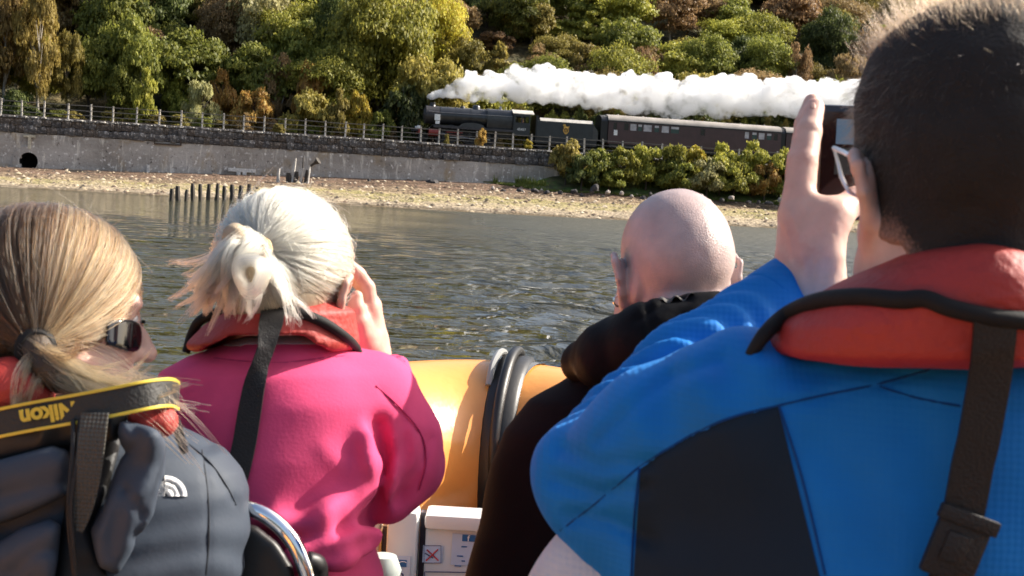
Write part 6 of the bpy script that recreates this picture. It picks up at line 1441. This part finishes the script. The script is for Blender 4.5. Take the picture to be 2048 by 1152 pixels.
# ---------------------------------------------------------------- bald man in black
def man_bald():
    Pn = empty('person', 'bald person with a hoop earring in a black hooded jacket, seen from behind', 'person', W(1340, 1500, 1.85), 0, 'people watching the train from the boat')
    H = Head(1346, 563, 1.85, yaw=-15, pitch=4, sc=.945)
    def fh(P):
        q = H.loc(P); d = head_sdf(q, jaw=1.12, er=(1.15, 1.08))
        for s in (-1, 1): d = smin(d, ell(q, (s * .052, .026, -.042), (.026, .036, .036)), .02)
        for s in (-1, 1): d = smin(d, ell(q, (s * .068, -.024, -.008), (.008, .018, .024)), .012)
        d = smin(d, ell(q, (0, -.085, -.045), (.050, .026, .020)), .022)          # roll of flesh at the nape
        d = d + .0025 * np.exp(-((q[:, 2] + .022) / .006) ** 2) * (q[:, 1] < -.06) * np.exp(-(q[:, 0] / .045) ** 2)
        return d * H.sc + .0009 * vnoise(P, 30, 8) + .0004 * vnoise(P, 90, 2)
    sculpt('body', fh, *box_at(C(1350, 590, 1.85), (.125, .22, .16)), .0038, M_skin_b, Pn); eyes(H, Pn)
    e = C(1238, 602, 1.835)
    wtube('earring', [e + .0072 * np.array([math.cos(a), math.sin(a), .25 * math.cos(a)]) for a in np.linspace(0, 6.283, 12)[:-1]], .0016, M_metal, Pn, 6, closed=True)
    def fj(P):
        d = loft(P, [st(1340, 690, 120, 1.85, .07), st(1338, 735, 170, 1.85, .105), st(1336, 768, 215, 1.85, .125), st(1334, 800, 272, 1.85, .14), st(1333, 860, 320, 1.85, .15), st(1333, 930, 346, 1.85, .155), st(1331, 1050, 370, 1.85, .16), st(1330, 1152, 400, 1.85, .165), st(1330, 1500, 400, 1.85, .16)])
        return d + .005 * vnoise(P, (8, 6, 8), 3) + .002 * vnoise(P, 22, 5)
    sculpt('jacket', fj, (-.10, -.65, 1.66), (.52, -.04, 2.03), .0075, M_jblack, Pn)
    hp = [C(1165, 722, 1.82), C(1228, 712, 1.755), C(1320, 686, 1.70), C(1420, 676, 1.70), C(1510, 690, 1.75), C(1560, 715, 1.82)]
    def fhd(P):
        d = chain(P, hp, [.030, .044, .050, .049, .043, .03], .03)
        d = smin(d, ell(P, C(1375, 655, 1.78), (.085, .030, .06)), .03)
        d = d + .0035 * vnoise(P, 16, 5) + .002 * vnoise(P, 45, 3)
        for pts in ([(1290, 590), (1300, 640), (1312, 700), (1300, 770)], [(1350, 655), (1357, 690), (1350, 720)], [(1275, 640), (1330, 606), (1380, 600)]): d = d + groove(P, pts, .004, .004)
        return d
    sculpt('hood', fhd, (.05, -.16, 1.62), (.40, .02, 1.90), .0048, M_hood, Pn)
    fr = lambda P: chain(P, [C(1280, 634, 1.715), C(1330, 614, 1.69), C(1390, 606, 1.685), C(1465, 604, 1.71)], [.008, .010, .010, .009], .006) + .0028 * np.sin(P[:, 0] * 330) + .001 * vnoise(P, 60, 3)
    sculpt('hood_edge', fr, *box_at(C(1375, 612, 1.72), (.085, .035, .04)), .0032, mat('hood_edge_grey', (.07, .065, .06), .7), Pn)
    legs('trousers', 1335, 1540, 1.87, Pn, M_trou)
man_bald()

# ---------------------------------------------------------------- woman in the grey jacket
def woman_grey():
    Pn = empty('person', 'person with a brown ponytail and sunglasses in a dark grey jacket, seen from behind', 'person', W(160, 1750, 1.5), 0, 'people watching the train from the boat')
    H = Head(108, 646, 1.5, yaw=60, pitch=5, roll=-8, sc=.90)
    fh = lambda P: smax(head_sdf(H.loc(P), jaw=.95, er=(.75, .85)) * H.sc, C(150, 840, 1.5)[1] - P[:, 1], .005)
    sculpt('body', fh, *box_at(C(150, 660, 1.5), (.15, .23, .16)), .0040, M_skin_p, Pn); eyes(H, Pn)
    def fj(P):
        d = loft(P, [st(150, 775, 80, 1.49, .055), st(150, 815, 120, 1.49, .075), st(152, 845, 180, 1.5, .095), st(155, 872, 240, 1.5, .11), st(160, 900, 288, 1.5, .12), st(164, 940, 318, 1.5, .13), st(166, 980, 330, 1.5, .135), st(166, 1060, 333, 1.5, .14), st(162, 1152, 320, 1.5, .145), st(160, 1400, 310, 1.5, .14), st(160, 1760, 330, 1.5, .15)])
        d = d + .005 * vnoise(P, (7, 9, 7), 41) + .0018 * vnoise(P, 20, 15)
        d = d + .0022 * np.sin(150 * P[:, 1] + 3 * vnoise(P, 10, 5)) * np.clip((-.2 - P[:, 1]) * 9, 0, 1)
        d = d + groove(P, [(372, 885), (430, 940), (470, 1005)], .0025, .003) + groove(P, [(405, 900), (418, 1000), (412, 1152)], .0022, .002) + groove(P, [(345, 865), (372, 885), (420, 895)], .006, .008)
        return d
    sculpt('jacket', fj, (-.76, -.64, 1.33), (-.27, -.08, 1.66), .0062, M_grey, Pn)
    def cushion(P, poly, d0, th, rnd, amp, sd):
        b = poly_px(P, poly) + .004 * vnoise(P, 22, sd + 5); dd = np.abs(P[:, 2] - d0) - th
        dd = dd + .010 * vnoise(P, 11, sd) * amp - .020 * np.clip(.35 - np.abs(vnoise(P + .02 * vnoise(P, 15, 2)[:, None], (16, 7, 12), sd + 1)), 0, 1) * amp + .004 * vnoise(P, 34, sd + 2)
        return smax(b, dd, rnd * .55)
    hood = [([(238, 842), (262, 836), (318, 862), (336, 884), (330, 950), (302, 1030), (262, 1100), (234, 1142), (205, 1130), (180, 1060), (215, 985), (246, 905), (232, 870)], 1.352, .028, .030, 1.0, 3),
            ([(-90, 945), (10, 918), (105, 896), (132, 905), (134, 985), (70, 1018), (-10, 1050), (-90, 1085)], 1.352, .022, .026, .8, 9),
            ([(-90, 1098), (-10, 1085), (40, 1052), (100, 1035), (122, 1050), (104, 1150), (100, 1260), (-90, 1280)], 1.350, .020, .024, 1.0, 14),
            ([(-60, 850), (40, 850), (140, 835), (200, 828), (262, 826), (235, 880), (140, 895), (40, 915), (-60, 930)], 1.375, .026, .024, 1.2, 19)]
    crs = [([(300, 868), (296, 940), (262, 1040), (236, 1100)], .010, -.008), ([(252, 985), (282, 1030), (268, 1075)], .005, .010), ([(250, 975), (230, 1040), (222, 1110)], .006, .008), ([(322, 890), (310, 960), (285, 1030)], .005, .005), ([(-60, 985), (20, 955), (120, 925)], .008, -.006), ([(-60, 1010), (40, 985), (128, 965)], .006, .007), ([(0, 1120), (60, 1080), (108, 1060)], .007, -.007), ([(20, 1152), (70, 1105), (104, 1100)], .005, .008), ([(262, 850), (280, 880), (255, 905)], .004, .007)]
    M_gs = mat('seam_grey', (.018, .022, .03), .8)
    for sm in ([(372, 884), (420, 925), (455, 975), (472, 1010)], [(404, 900), (416, 990), (418, 1080), (412, 1150)]): seam(fj, sm, 1.5, M_gs, Pn, .0009)
    fs = [lambda P, a=a: cushion(P, *a) + sum(groove(P, p_, w_, q_ * .45) for p_, w_, q_ in crs) for a in hood]
    sculpt('hood', group_f(*fs[:3]), (-.62, -.36, 1.29), (-.325, -.115, 1.42), .0042, M_grey, Pn, 2)
    sculpt('hood_collar', fs[3], (-.60, -.20, 1.32), (-.36, -.10, 1.43), .0042, M_shblack, Pn, 2)
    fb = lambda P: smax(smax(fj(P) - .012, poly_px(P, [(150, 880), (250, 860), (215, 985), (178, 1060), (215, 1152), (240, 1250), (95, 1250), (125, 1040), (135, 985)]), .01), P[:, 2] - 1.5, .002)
    sculpt('hood_shade_panel', fb, (-.52, -.36, 1.33), (-.38, -.12, 1.5), .005, M_shblack, Pn)  # black panel added between the lobes, standing for shadow in deep folds
    full = group_f(fj, *fs)
    # emblem: quarter dome of three bands with tiny lettering at its left
    M_lg = mat('emblem_white', (.80, .80, .80), .7, var=.05, vs=40)
    lg = empty('emblem', loc=W(345, 970, 1.36)); lg.parent = Pn; lg.matrix_parent_inverse = Matrix.Translation(Pn.location).inverted()
    k = 1.362 / F; on = lambda x, y: onsurf(fj, x, y, 1.45, .0018)
    def band(r0, r1):
        V = []; n = 12; an = np.linspace(0, math.pi / 2, n)
        for a in an:
            for r_ in (r0, r1): V.append(on(330 + math.cos(a) * r_ * 1.02, 992 - math.sin(a) * r_ * .95))
        V = np.array(V); V2 = V + [0, 0, -.0012]; A_ = np.concatenate([V, V2]); m = len(V); Q = []
        for i in range(n - 1): Q += [(2 * i + m, 2 * i + 1 + m, 2 * i + 3 + m, 2 * i + 2 + m), (2 * i + 1, 2 * i + 3, 2 * i + 3 + m, 2 * i + 1 + m), (2 * i, 2 * i + m, 2 * i + 2 + m, 2 * i + 2)]
        o = link('emblem_band', np_mesh('emblem_band', cam2world(A_), np.array(Q)), None, M_lg); o.parent = lg; o.matrix_parent_inverse = Matrix.Translation(lg.location).inverted()
    for r0, r1 in ((6, 17), (19, 29), (31, 43)): band(r0, r1)
    Rm = Matrix([[_rt[i], _up[i], -_fw[i]] for i in range(3)]).to_4x4()
    for i, wd in enumerate(('THE', 'NORTH', 'FACE')):
        p = on(316, 968 + 10 * i); o = text_part('emblem_lettering', wd, 9.6 * k * 1.25, .0004, M_lg, None, Matrix.Translation(cam2world((p + [0, 0, -.001])[None])[0]) @ Rm, .0003); o.parent = lg; o.matrix_parent_inverse = Matrix.Translation(lg.location).inverted()
    # red life jacket showing between collar and hood
    flj = lambda P: smin(ell(P, C(294, 840, 1.375), (.020, .015, .02)), ell(P, C(326, 844, 1.380), (.015, .016, .02)), .006) + .001 * vnoise(P, 60, 2)
    lj = empty('life_jacket', loc=W(310, 845, 1.4)); lj.parent = Pn; lj.matrix_parent_inverse = Matrix.Translation(Pn.location).inverted()
    for o in (sculpt('collar', flj, *box_at(C(310, 842, 1.378), (.045, .03, .04)), .003, M_lj, None), sculpt('collar', lambda P: chain(P, [C(-60, 800, 1.42), C(20, 780, 1.40), C(70, 790, 1.40)], [.03, .03, .02], .02), *box_at(C(0, 790, 1.41), (.1, .05, .05)), .005, M_lj, None), wtube('piping', [C(292, 822, 1.385), C(330, 822, 1.385), C(350, 845, 1.39), C(362, 880, 1.40), C(370, 905, 1.405)], [.004, .0055, .0058, .005, .004], M_trim, None, 8)):
        o.parent = lj; o.matrix_parent_inverse = Matrix.Translation(lj.location).inverted()
    # sunglasses
    g = empty('sunglasses', loc=W(260, 690, 1.45)); g.parent = Pn; g.matrix_parent_inverse = Matrix.Translation(Pn.location).inverted()
    def gp(o): o.parent = g; o.matrix_parent_inverse = Matrix.Translation(g.location).inverted()
    fln = lambda P: (lambda q: smax(np.abs(np.sqrt((q[:, 0] / .073) ** 2 + ((q[:, 1] - .028) / .078) ** 2) - 1) * .073 - .0022, np.sqrt(((np.abs(q[:, 0]) - .054) / .026) ** 2 + ((q[:, 2] + .016) / .020) ** 2) * .02 - .02, .002))(H.loc(P)) * H.sc + 10 * (H.loc(P)[:, 1] < .046)
    for sg in (-1, 1): gp(sculpt('lens', lambda P: np.maximum(fln(P), -sg * H.loc(P)[:, 0]), *box_at(H.glob((0, .08, 0)), (.10, .05, .10)), .0024, M_lens, None))
    for s in (-1, 1): gp(wtube('temple_arm', [H.glob((s * .071, .045, -.004)), H.glob((s * .079, .02, .006)), H.glob((s * .082, -.006, .012))], .0022, M_lens, None, 6))
    gp(wtube('bridge', [H.glob((-.012, .107, .008)), H.glob((0, .110, .010)), H.glob((.012, .107, .008))], .0025, M_lens, None, 6))
    # hair
    Mh = hair_mat('hair_brown', (.13, .062, .026), .38, .35, .35); Ml = hair_mat('hair_light', (.42, .235, .105), .38, .4, .3)
    Mb = mat('hair_brown_base', (.045, .027, .014), .6, var=.3, vs=50, bump=.5, bs=300)
    cen = np.array([0, -.012, .052]); rad = np.array([.089, .109, .095]); hb = lambda y: np.interp(y, [-.06, -.03, 0, .03, .10], [-.060, -.040, -.004, .004, .016])
    fhc = lambda P: (lambda q: smax(smax(smin(ell(q, cen, rad - .003), ell(q, (.02, -.065, -.012), (.058, .05, .055)), .03), hb(q[:, 1]) - q[:, 2], .008), -(q[:, 2] + .058), .01))(H.loc(P)) * H.sc + .002 * vnoise(P, (25, 40, 25), 6)
    sculpt('hair', fhc, *box_at(C(110, 600, 1.48), (.17, .16, .17)), .005, Mb, Pn)
    r = np.random.default_rng(9); T = C(72, 698, 1.405); tie = H.loc(T[None])[0]; td = (tie - cen) / rad; tl = np.linalg.norm(td); td /= tl
    q = sphere_dirs(14000, r); p = cen + q * rad; keep = (p[:, 2] > hb(p[:, 1]) - .004) & (p[:, 2] > -.05); q = q[keep][:4600]; k = len(q)
    tt = np.linspace(0, 1, 16); S = slerp(q, td, tt); lift = 1 + (.006 + .030 * r.random((k, 1)) ** 3) * np.sin(np.pi * tt)[None] ** .7 + .010 * r.normal(size=(k, 1)) + (tl - 1) * (tt ** 4)[None]; S = cen + S * rad * lift[..., None] + np.cumsum(r.normal(size=(k, 16, 3)) * .0005, 1)
    S = H.o + (S.reshape(-1, 3) @ H.R.T * H.sc).reshape(S.shape); lt = r.random(k) < .35; Md = hair_mat('hair_brown_shaded', (.04, .02, .009), .38, .35, .4); xs = S[:, 6, 0] / S[:, 6, 2] * F + 1024 + r.normal(size=k) * 40; dk = xs < 95; lt = (xs > 120) & (r.random(k) < .55)  # shade at left and sun at right are put into the strand colour
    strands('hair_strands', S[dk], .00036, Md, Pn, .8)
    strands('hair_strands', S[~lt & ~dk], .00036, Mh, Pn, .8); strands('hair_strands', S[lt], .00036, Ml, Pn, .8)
    def clump(n, c1, c2, c3, j, m=Ml, sub=22, tight=.0020):
        out = []
        for _ in range(max(n // sub, 1)):
            cs = [T + r.normal(size=3) * j[0], c1 + r.normal(size=3) * j[1], c2 + r.normal(size=3) * j[2], c3 + r.normal(size=3) * j[3]]
            B = np.stack([np.tile(c, (sub, 1)) for c in cs], 1); off = r.normal(size=(sub, 3))
            for i, q in enumerate((1, 1.3, 1.1, .6)): B[:, i] += off * tight * q + r.normal(size=(sub, 3)) * tight * .3
            B[:, 3] += (B[:, 3] - B[:, 2]) * r.uniform(-.3, .15, (sub, 1)); out.append(bez(B, 18))
        strands('hair_tail', np.concatenate(out), .00034, m, Pn, .5)
    clump(260, C(95, 730, 1.385), C(40, 780, 1.375), C(42, 852, 1.375), (.006, .010, .010, .006)); clump(160, C(60, 730, 1.38), C(8, 790, 1.37), C(36, 856, 1.372), (.006, .008, .006, .006))
    clump(320, C(120, 735, 1.38), C(180, 775, 1.38), C(260, 768, 1.385), (.006, .010, .012, .012)); clump(220, C(130, 760, 1.375), C(210, 790, 1.375), C(330, 775, 1.38), (.006, .010, .012, .016)); clump(60, C(140, 770, 1.37), C(250, 790, 1.37), C(345, 840, 1.375), (.006, .010, .014, .022), sub=6, tight=.005)
    clump(26, C(200, 760, 1.37), C(330, 790, 1.37), C(380, 865, 1.38), (.005, .02, .018, .022), sub=4, tight=.006); clump(260, C(100, 740, 1.385), C(120, 770, 1.38), C(190, 765, 1.385), (.007, .012, .014, .02), Mh)
    clump(30, C(170, 800, 1.36), C(190, 850, 1.355), C(165, 885, 1.355), (.005, .012, .014, .02))
    wtube('hair_tie', [T + .016 * np.array([math.cos(a) * .8, math.sin(a), .4 * math.cos(a)]) for a in np.linspace(0, 6.283, 12)[:-1]], .0075, M_trim, Pn, 8, closed=True)
    sculpt('hair_core', lambda P: chain(P, [T + [0, .01, .02], T, C(95, 735, 1.395), C(120, 760, 1.392), C(200, 765, 1.40)], [.02, .014, .014, .012, .006], .01), *box_at(C(120, 730, 1.40), (.09, .06, .05)), .004, Mb, Pn)
    q = sphere_dirs(260, r); p = cen + q * rad; keep = (p[:, 2] > .0) & (p[:, 1] < .07); q = q[keep]; k = len(q); n0 = q / rad; n0 /= np.linalg.norm(n0, axis=1)[:, None]; tg = np.cross(n0, r.normal(size=(k, 3))); t = np.linspace(0, 1, 8)[None, :, None]; l = r.uniform(.015, .04, k)[:, None, None]
    S = (cen + q * rad)[:, None] + n0[:, None] * l * t * .22 + tg[:, None] * l * t * .8 - n0[:, None] * l * t ** 3 * .15; S = H.o + (S.reshape(-1, 3) @ H.R.T * H.sc).reshape(S.shape); strands('flyaway_hair', S, .0002, Ml, Pn, .4)
    legs('trousers', 160, 1800, 1.52, Pn, M_trou)
    # camera strap worn round the neck: a thing of its own
    cs = empty('camera_strap', 'dark camera strap with yellow edges and yellow lettering across the grey jacket collar', 'camera strap', W(150, 820, 1.37))
    def cp(o): o.parent = cs; o.matrix_parent_inverse = Matrix.Translation(cs.location).inverted(); return o
    path = [(-80, 866, 1.385), (-10, 848, 1.355), (70, 832, 1.342), (150, 818, 1.335), (230, 803, 1.335), (300, 789, 1.345), (340, 785, 1.375), (356, 792, 1.42)]
    pp = [C(*a) for a in path]; nr = np.array([(0, .12, -1)] * 6 + [(.5, .1, -.85), (.85, .1, -.5)])
    cp(ribbon('neck_band', pp, .027, nr, .003, mat('strap_black', (.022, .021, .018), .6, bump=.4, bs=300)))
    for sgn, nm in ((1, 'edge_stripe'), (-1, 'edge_stripe')):
        qq = []
        for i in range(len(pp)):
            t_ = pp[min(i + 1, len(pp) - 1)] - pp[max(i - 1, 0)]; t_ /= np.linalg.norm(t_); b_ = np.cross(t_, nr[i]); b_ /= np.linalg.norm(b_); qq.append(pp[i] + b_ * sgn * .0135 + np.array([0, 0, -.0012]))
        cp(ribbon(nm, qq, .0030, nr, .004, M_yel))
    tx = C(96, 826.5, 1.3345); sl = math.atan2(13, 76); Rt = Matrix.Translation(cam2world(tx[None])[0]) @ Rm @ Matrix.Rotation(math.pi + sl, 4, 'Z')
    cp(text_part('lettering', 'Nikon', .0225, .0005, M_yel, None, Rt, .0009))
    cp(ribbon('adjuster_strap', [C(190, 826, 1.328), C(184, 880, 1.318), C(176, 950, 1.314), C(168, 1010, 1.316), C(156, 1062, 1.318)], [.027, .026, .025, .019, .010], (0, 0, -1), .0025, M_webg))
    for a in ([C(146, 838, 1.33), C(146, 900, 1.318), C(138, 1000, 1.314), C(140, 1070, 1.316), C(150, 1160, 1.318), C(150, 1260, 1.33)], [C(160, 838, 1.33), C(154, 920, 1.316), C(142, 1010, 1.312), C(146, 1080, 1.314), C(152, 1165, 1.318)]): cp(wtube('strap_cord', a, .0024, M_web, None, 6))
woman_grey()
# ================================================================ the boat
def boat():
    B = empty('inflatable_boat', 'orange inflatable boat with a white bow locker, carrying several people', 'boat', (0, 2, 0))
    def bp(o): o.parent = B; o.matrix_parent_inverse = Matrix.Translation(B.location).inverted(); return o
    M_or = mat('tube_orange', (.88, .36, .085), .34, var=.05, vs=3, bump=.05, bs=30, coat=.25)
    M_patch = mat('patch_grey', (.16, .165, .17), .6, bump=.06, bs=120); M_rub = mat('rubber_black', (.012, .012, .013), .45, bump=.04, bs=80)
    M_alu = mat('locker_white', (.72, .72, .70), .3, var=.04, vs=2); M_dark = mat('gap_dark', (.10, .085, .10), .6); M_chr = mat('chrome', (.85, .86, .88), .08, metal=1)
    M_deck = mat('deck_grey', (.16, .165, .17), .8, bump=.5, bs=60)
    ctl = np.array([(1.02, -1.4, .71), (1.02, .6, .71), (1.0, 1.5, .715), (.93, 2.1, .72), (.78, 2.62, .735), (.60, 3.10, .742), (.40, 3.50, .750), (.19, 3.75, .760), (-.03, 3.83, .766), (-.25, 3.75, .760), (-.46, 3.50, .750), (-.66, 3.10, .742), (-.84, 2.62, .735), (-.99, 2.1, .72), (-1.06, 1.5, .715), (-1.08, .6, .71), (-1.08, -1.4, .71)])
    P, _ = crom(ctl, np.ones(len(ctl)), 12); RT = .262
    mb = MB(); mb.tube([tuple(p) for p in P], RT, 40); bp(mb.build('tube', M_or, None, True))
    # reinforcing patch with a lifting handle, at the point of the bow
    def tube_at(px):                                      # index on the centre line nearest photo column px, on the bow
        return min((abs(1024 + (RUF @ (p - CAMP))[0] / (RUF @ (p - CAMP))[2] * F - px), i) for i, p in enumerate(P) if p[1] > 3.3)[1]
    i0, i1 = sorted((tube_at(990), tube_at(1056))); sub = P[max(i0, 0):i1 + 1]
    mb = MB(); n = 40; vs = []; fs = []
    for i, p in enumerate(sub):
        t = P[min(i0 + i + 1, len(P) - 1)] - P[i0 + i - 1]; t /= np.linalg.norm(t); s = np.cross(t, [0, 0, 1]); s /= np.linalg.norm(s); u = np.cross(s, t)
        for k in range(n): a = 2 * math.pi * k / n; vs.append(p + (s * math.cos(a) + u * math.sin(a)) * (RT + .005))
    for i in range(len(sub) - 1):
        for k in range(n): fs.append((i * n + k, i * n + (k + 1) % n, (i + 1) * n + (k + 1) % n, (i + 1) * n + k))
    mb.add(vs, fs); bp(mb.build('tube_patch', M_patch, None, True))
    im = tube_at(1022); c = P[im]; t = P[im + 1] - P[im - 1]; t /= np.linalg.norm(t); s = np.cross(t, [0, 0, 1]); s /= np.linalg.norm(s)
    if s[1] > 0: s = -s                                    # towards the camera
    def pt(a, r, du=0): return c + (s * math.cos(a) + np.array([0, 0, 1]) * math.sin(a)) * r + t * du
    band = [pt(a, RT + .012) for a in np.linspace(-.45, 2.4, 16)]
    V = []; Q = []
    for i, p in enumerate(band):
        a = np.linspace(-.45, 2.4, 16)[i]; nn = s * math.cos(a) + np.array([0, 0, 1]) * math.sin(a); w = .045
        for du, dr in ((-w, -.006), (-w * .8, .008), (w * .8, .008), (w, -.006)): V.append(p + t * du + nn * dr)
    for i in range(len(band) - 1):
        for j in range(3): Q.append((i * 4 + j, i * 4 + j + 1, (i + 1) * 4 + j + 1, (i + 1) * 4 + j))
    bp(link('tube_strap', np_mesh('tube_strap', np.array(V), np.array(Q)), None, M_rub, True))
    hd = [pt(-.25, RT + .01), pt(.25, RT + .035), pt(.7, RT + .04), pt(1.15, RT + .04), pt(1.5, RT + .036), pt(1.8, RT + .03), pt(2.0, RT + .01)]
    bp(wtube('lifting_handle', [p for p in hd], [.012, .014, .015, .015, .014, .012, .010], M_rub, None, 10, space='world'))
    hd2 = [p + t * .045 for p in [pt(.9, RT + .01), pt(1.1, RT + .03), pt(1.4, RT + .030), pt(1.7, RT + .025), pt(1.9, RT + .01)]]
    bp(wtube('grab_loop', hd2, .010, mat('loop_grey', (.30, .30, .29), .4), None, 8, space='world'))
    # hull, deck
    ring = [(p[0] * .86, p[1] - .22 * (p[1] > 2.5)) for p in P[::4]]; keel = []
    n = len(ring); vs = [(x, y, .40) for x, y in ring] + [(x * .45, y - .25, -.25) for x, y in ring]; fs = [(i, i + 1, n + i + 1, n + i) for i in range(n - 1)] + [tuple(range(n, 2 * n))]
    mb = MB().add(vs, fs); bp(mb.build('hull', mat('hull_grey', (.20, .21, .22), .5), None))
    mb = MB().add([(x, y, .36) for x, y in ring], [tuple(range(n))]); bp(mb.build('deck', M_deck, None))
    # bow locker: placed along photo columns at 3.1 m
    d = 3.1; zt = W(900, 1027, d)[2]; X = lambda px, dd=d: W(px, 1080, dd)[0]; Y = W(900, 1080, d)[1]
    lk = MB(); lk.box(X(850), X(1330), Y, Y + .07, .37, zt - .036, bev=.008); lk = bp(lk.build('bow_locker', M_alu, None, True))
    def kp(o): o.parent = lk; o.matrix_parent_inverse = lk.matrix_parent_inverse @ Matrix.Identity(4); o.matrix_parent_inverse = Matrix.Identity(4); return o
    kp(MB().box(X(848), X(1332), Y - .022, Y + .085, zt - .034, zt, bev=.010).build('locker_lid', M_alu, None, True))
    cl = bp(MB().box(X(774), X(836), Y - .03, Y + .07, .37, zt + .006, bev=.016).build('locker_column', M_alu, None, True))
    bp(MB().box(X(837), X(848.5), Y + .04, Y + .068, .37, zt - .01).build('locker_gap', M_dark, None))
    bp(MB().box(X(690), X(757), Y + .03, Y + .10, .37, zt - .03, bev=.01).build('side_locker', M_alu, None, True))
    bp(MB().box(X(758), X(763), Y, Y + .06, .50, zt - .05).build('amber_trim', mat('amber_trim', (.62, .36, .12), .4), None)); bp(MB().box(X(764), X(773), Y + .01, Y + .08, .37, zt - .04).build('dark_post', mat('post_dark', (.06, .035, .03), .4), None))
    kb = MB(); kb.lathe([(.01, -.03), (.035, -.025), (.042, 0), (.03, .03), (.01, .034)], Matrix.Translation(W(765, 1138, 2.95)), 14); bp(kb.build('latch_knob', mat('knob_grey', (.42, .47, .44), .5), None, True))
    M_bl = mat('sticker_blue', (.03, .13, .33), .5); M_ink = mat('sticker_ink', (.06, .07, .16), .6); M_pale = mat('sticker_pale', (.55, .62, .74), .6); M_rd = mat('sticker_red', (.55, .05, .06), .6); M_w = mat('sticker_white', (.8, .8, .8), .5)
    yf = Y - .0015
    def quad(name, px0, px1, py0, py1, m, off=0.0, par=None, dd=None):
        a = W(px0, py0, d); b = W(px1, py1, d); return kp(MB().box(a[0], b[0], yf - off - .0012, yf - off, b[2], a[2]).build(name, m, None)) if par is None else par(MB().box(a[0], b[0], dd - off - .0012, dd - off, b[2], a[2]).build(name, m, None))
    def bar(name, p0, p1, w, m, off): 
        a = W(*p0, d); b = W(*p1, d); kp(MB().tube([(a[0], yf - off, a[2]), (b[0], yf - off, b[2])], w * d / F / 2, 6).build(name, m, None))
    quad('sticker', 905, 1010, 1066, 1136, M_pale); quad('facebook_badge', 925, 951, 1068, 1083, M_bl, .0014)
    text = lambda nm, s, px, py, size, m, off, rot=0.0, yy=None: text_part(nm, s, size * d / F, .0003, m, None, Matrix.Translation((W(px, py, d)[0], (yy if yy is not None else yf) - off, W(px, py, d)[2])) @ Matrix.Rotation(rot, 4, 'Y') @ Matrix.Rotation(math.pi / 2, 4, 'X'), .0004)
    kp(text('badge_letter', 'f', 937, 1076, 17, M_w, .0032)); 
    for py, a, b in ((1093, 923, 934), (1112, 914, 926), (1122, 923, 930), (1132, 909, 922)): quad('sticker_line', a, b, py - 1.5, py + 1.5, M_bl, .0014)
    quad('warning_sign', 846.5, 884, 1090, 1127, M_pale, .0004)
    for p0, p1 in (((848, 1091), (882, 1091)), ((882, 1091), (882, 1126)), ((882, 1126), (848, 1126)), ((848, 1126), (848, 1091))): bar('sign_border', p0, p1, 1.2, M_ink, .002)
    bar('cross_stroke', (854, 1099), (877, 1121), 3, M_rd, .003); bar('cross_stroke', (876, 1098), (852, 1121), 3, M_rd, .0045); bar('sign_figure', (850, 1106), (866, 1116), 2.5, M_ink, .0018); bar('sign_figure', (852, 1120), (868, 1109), 2.5, M_ink, .0018)
    for p0, p1 in (((849, 1144), (1000, 1146)), ((849, 1144), (849, 1200))): bar('printed_frame', p0, p1, 2, M_ink, .002)
    yc = Y - .032
    def cq(o): o.parent = cl; o.matrix_parent_inverse = Matrix.Identity(4); return o
    quad('column_sticker', 792, 818, 1104, 1200, M_pale, 0, cq, yc); quad('blue_badge', 798, 815, 1112, 1127, M_bl, .0014, cq, yc)
    cq(MB().tube([tuple((lambda q: (q[0], yc - .003, q[2]))(W(807 + 6 * math.cos(a) + 2.2 * (math.cos(a) > 0), 1119 - 3.2 * math.sin(a), d))) for a in np.linspace(.3, 2.9, 7)], .0011, 6).build('badge_mark', M_w, None))
    cq(text('letter', 'O', 801, 1146, 22, M_ink, .0016, math.pi / 2, yc))
    # seats: pods with cushions; the pink one's seat has a chrome hoop behind it
    def pod(px, d, zs, y0):
        c = W(px, 1152, d); mb = MB(); mb.box(c[0] - .17, c[0] + .17, c[1] - .1, c[1] + .36, .37, zs - .09, bev=.03); p = bp(mb.build('seat_pod', M_deck, None, True))
        o = MB().box(c[0] - .19, c[0] + .19, c[1] - .14, c[1] + .38, zs - .088, zs, bev=.035).build('cushion', M_rub, None, True); o.parent = p; return p, c
    pod(590, 1.72, .70, 0); pod(1335, 1.85, .72, 0); pod(160, 1.5, .72, 0); pod(1860, 1.2, .76, 0)
    hp = [C(330, 1500, 1.535), C(335, 1250, 1.535), C(352, 1100, 1.53), C(400, 1035, 1.525), C(462, 1012, 1.52), C(520, 1024, 1.515), C(570, 1062, 1.515), C(604, 1120, 1.515), C(618, 1200, 1.52), C(622, 1500, 1.53)]
    bp(wtube('seat_hoop', hp, .0095, M_chr, None, 14))
    fb = lambda P: smax(poly_px(P, [(346, 1500), (350, 1200), (368, 1110), (410, 1058), (462, 1040), (512, 1050), (556, 1084), (588, 1136), (600, 1220), (604, 1500)]), np.abs(P[:, 2] - 1.535) - .012, .012)
    bp(sculpt('seat_back', fb, (-.42, -.56, 1.50), (-.22, -.24, 1.57), .006, M_rub, None))
    bp(wtube('hoop_clamp', [C(612, 1120, 1.52), C(628, 1128, 1.53), C(634, 1152, 1.54), C(636, 1300, 1.56)], [.010, .013, .013, .012], M_rub, None, 10))
    # dark rail beyond the bald head
    bp(wtube('side_rail', [C(1400, 574, 2.35), C(1470, 573, 2.35), C(1540, 574, 2.35), C(1700, 580, 2.35)], .008, mat('rail_navy', (.012, .013, .02), .4), None, 10))
    for px in (1480, 1690): bp(wtube('rail_post', [C(px, 576, 2.35), C(px, 900, 2.36), C(px, 1180, 2.37)], .008, M_rub, None, 8))
boat()
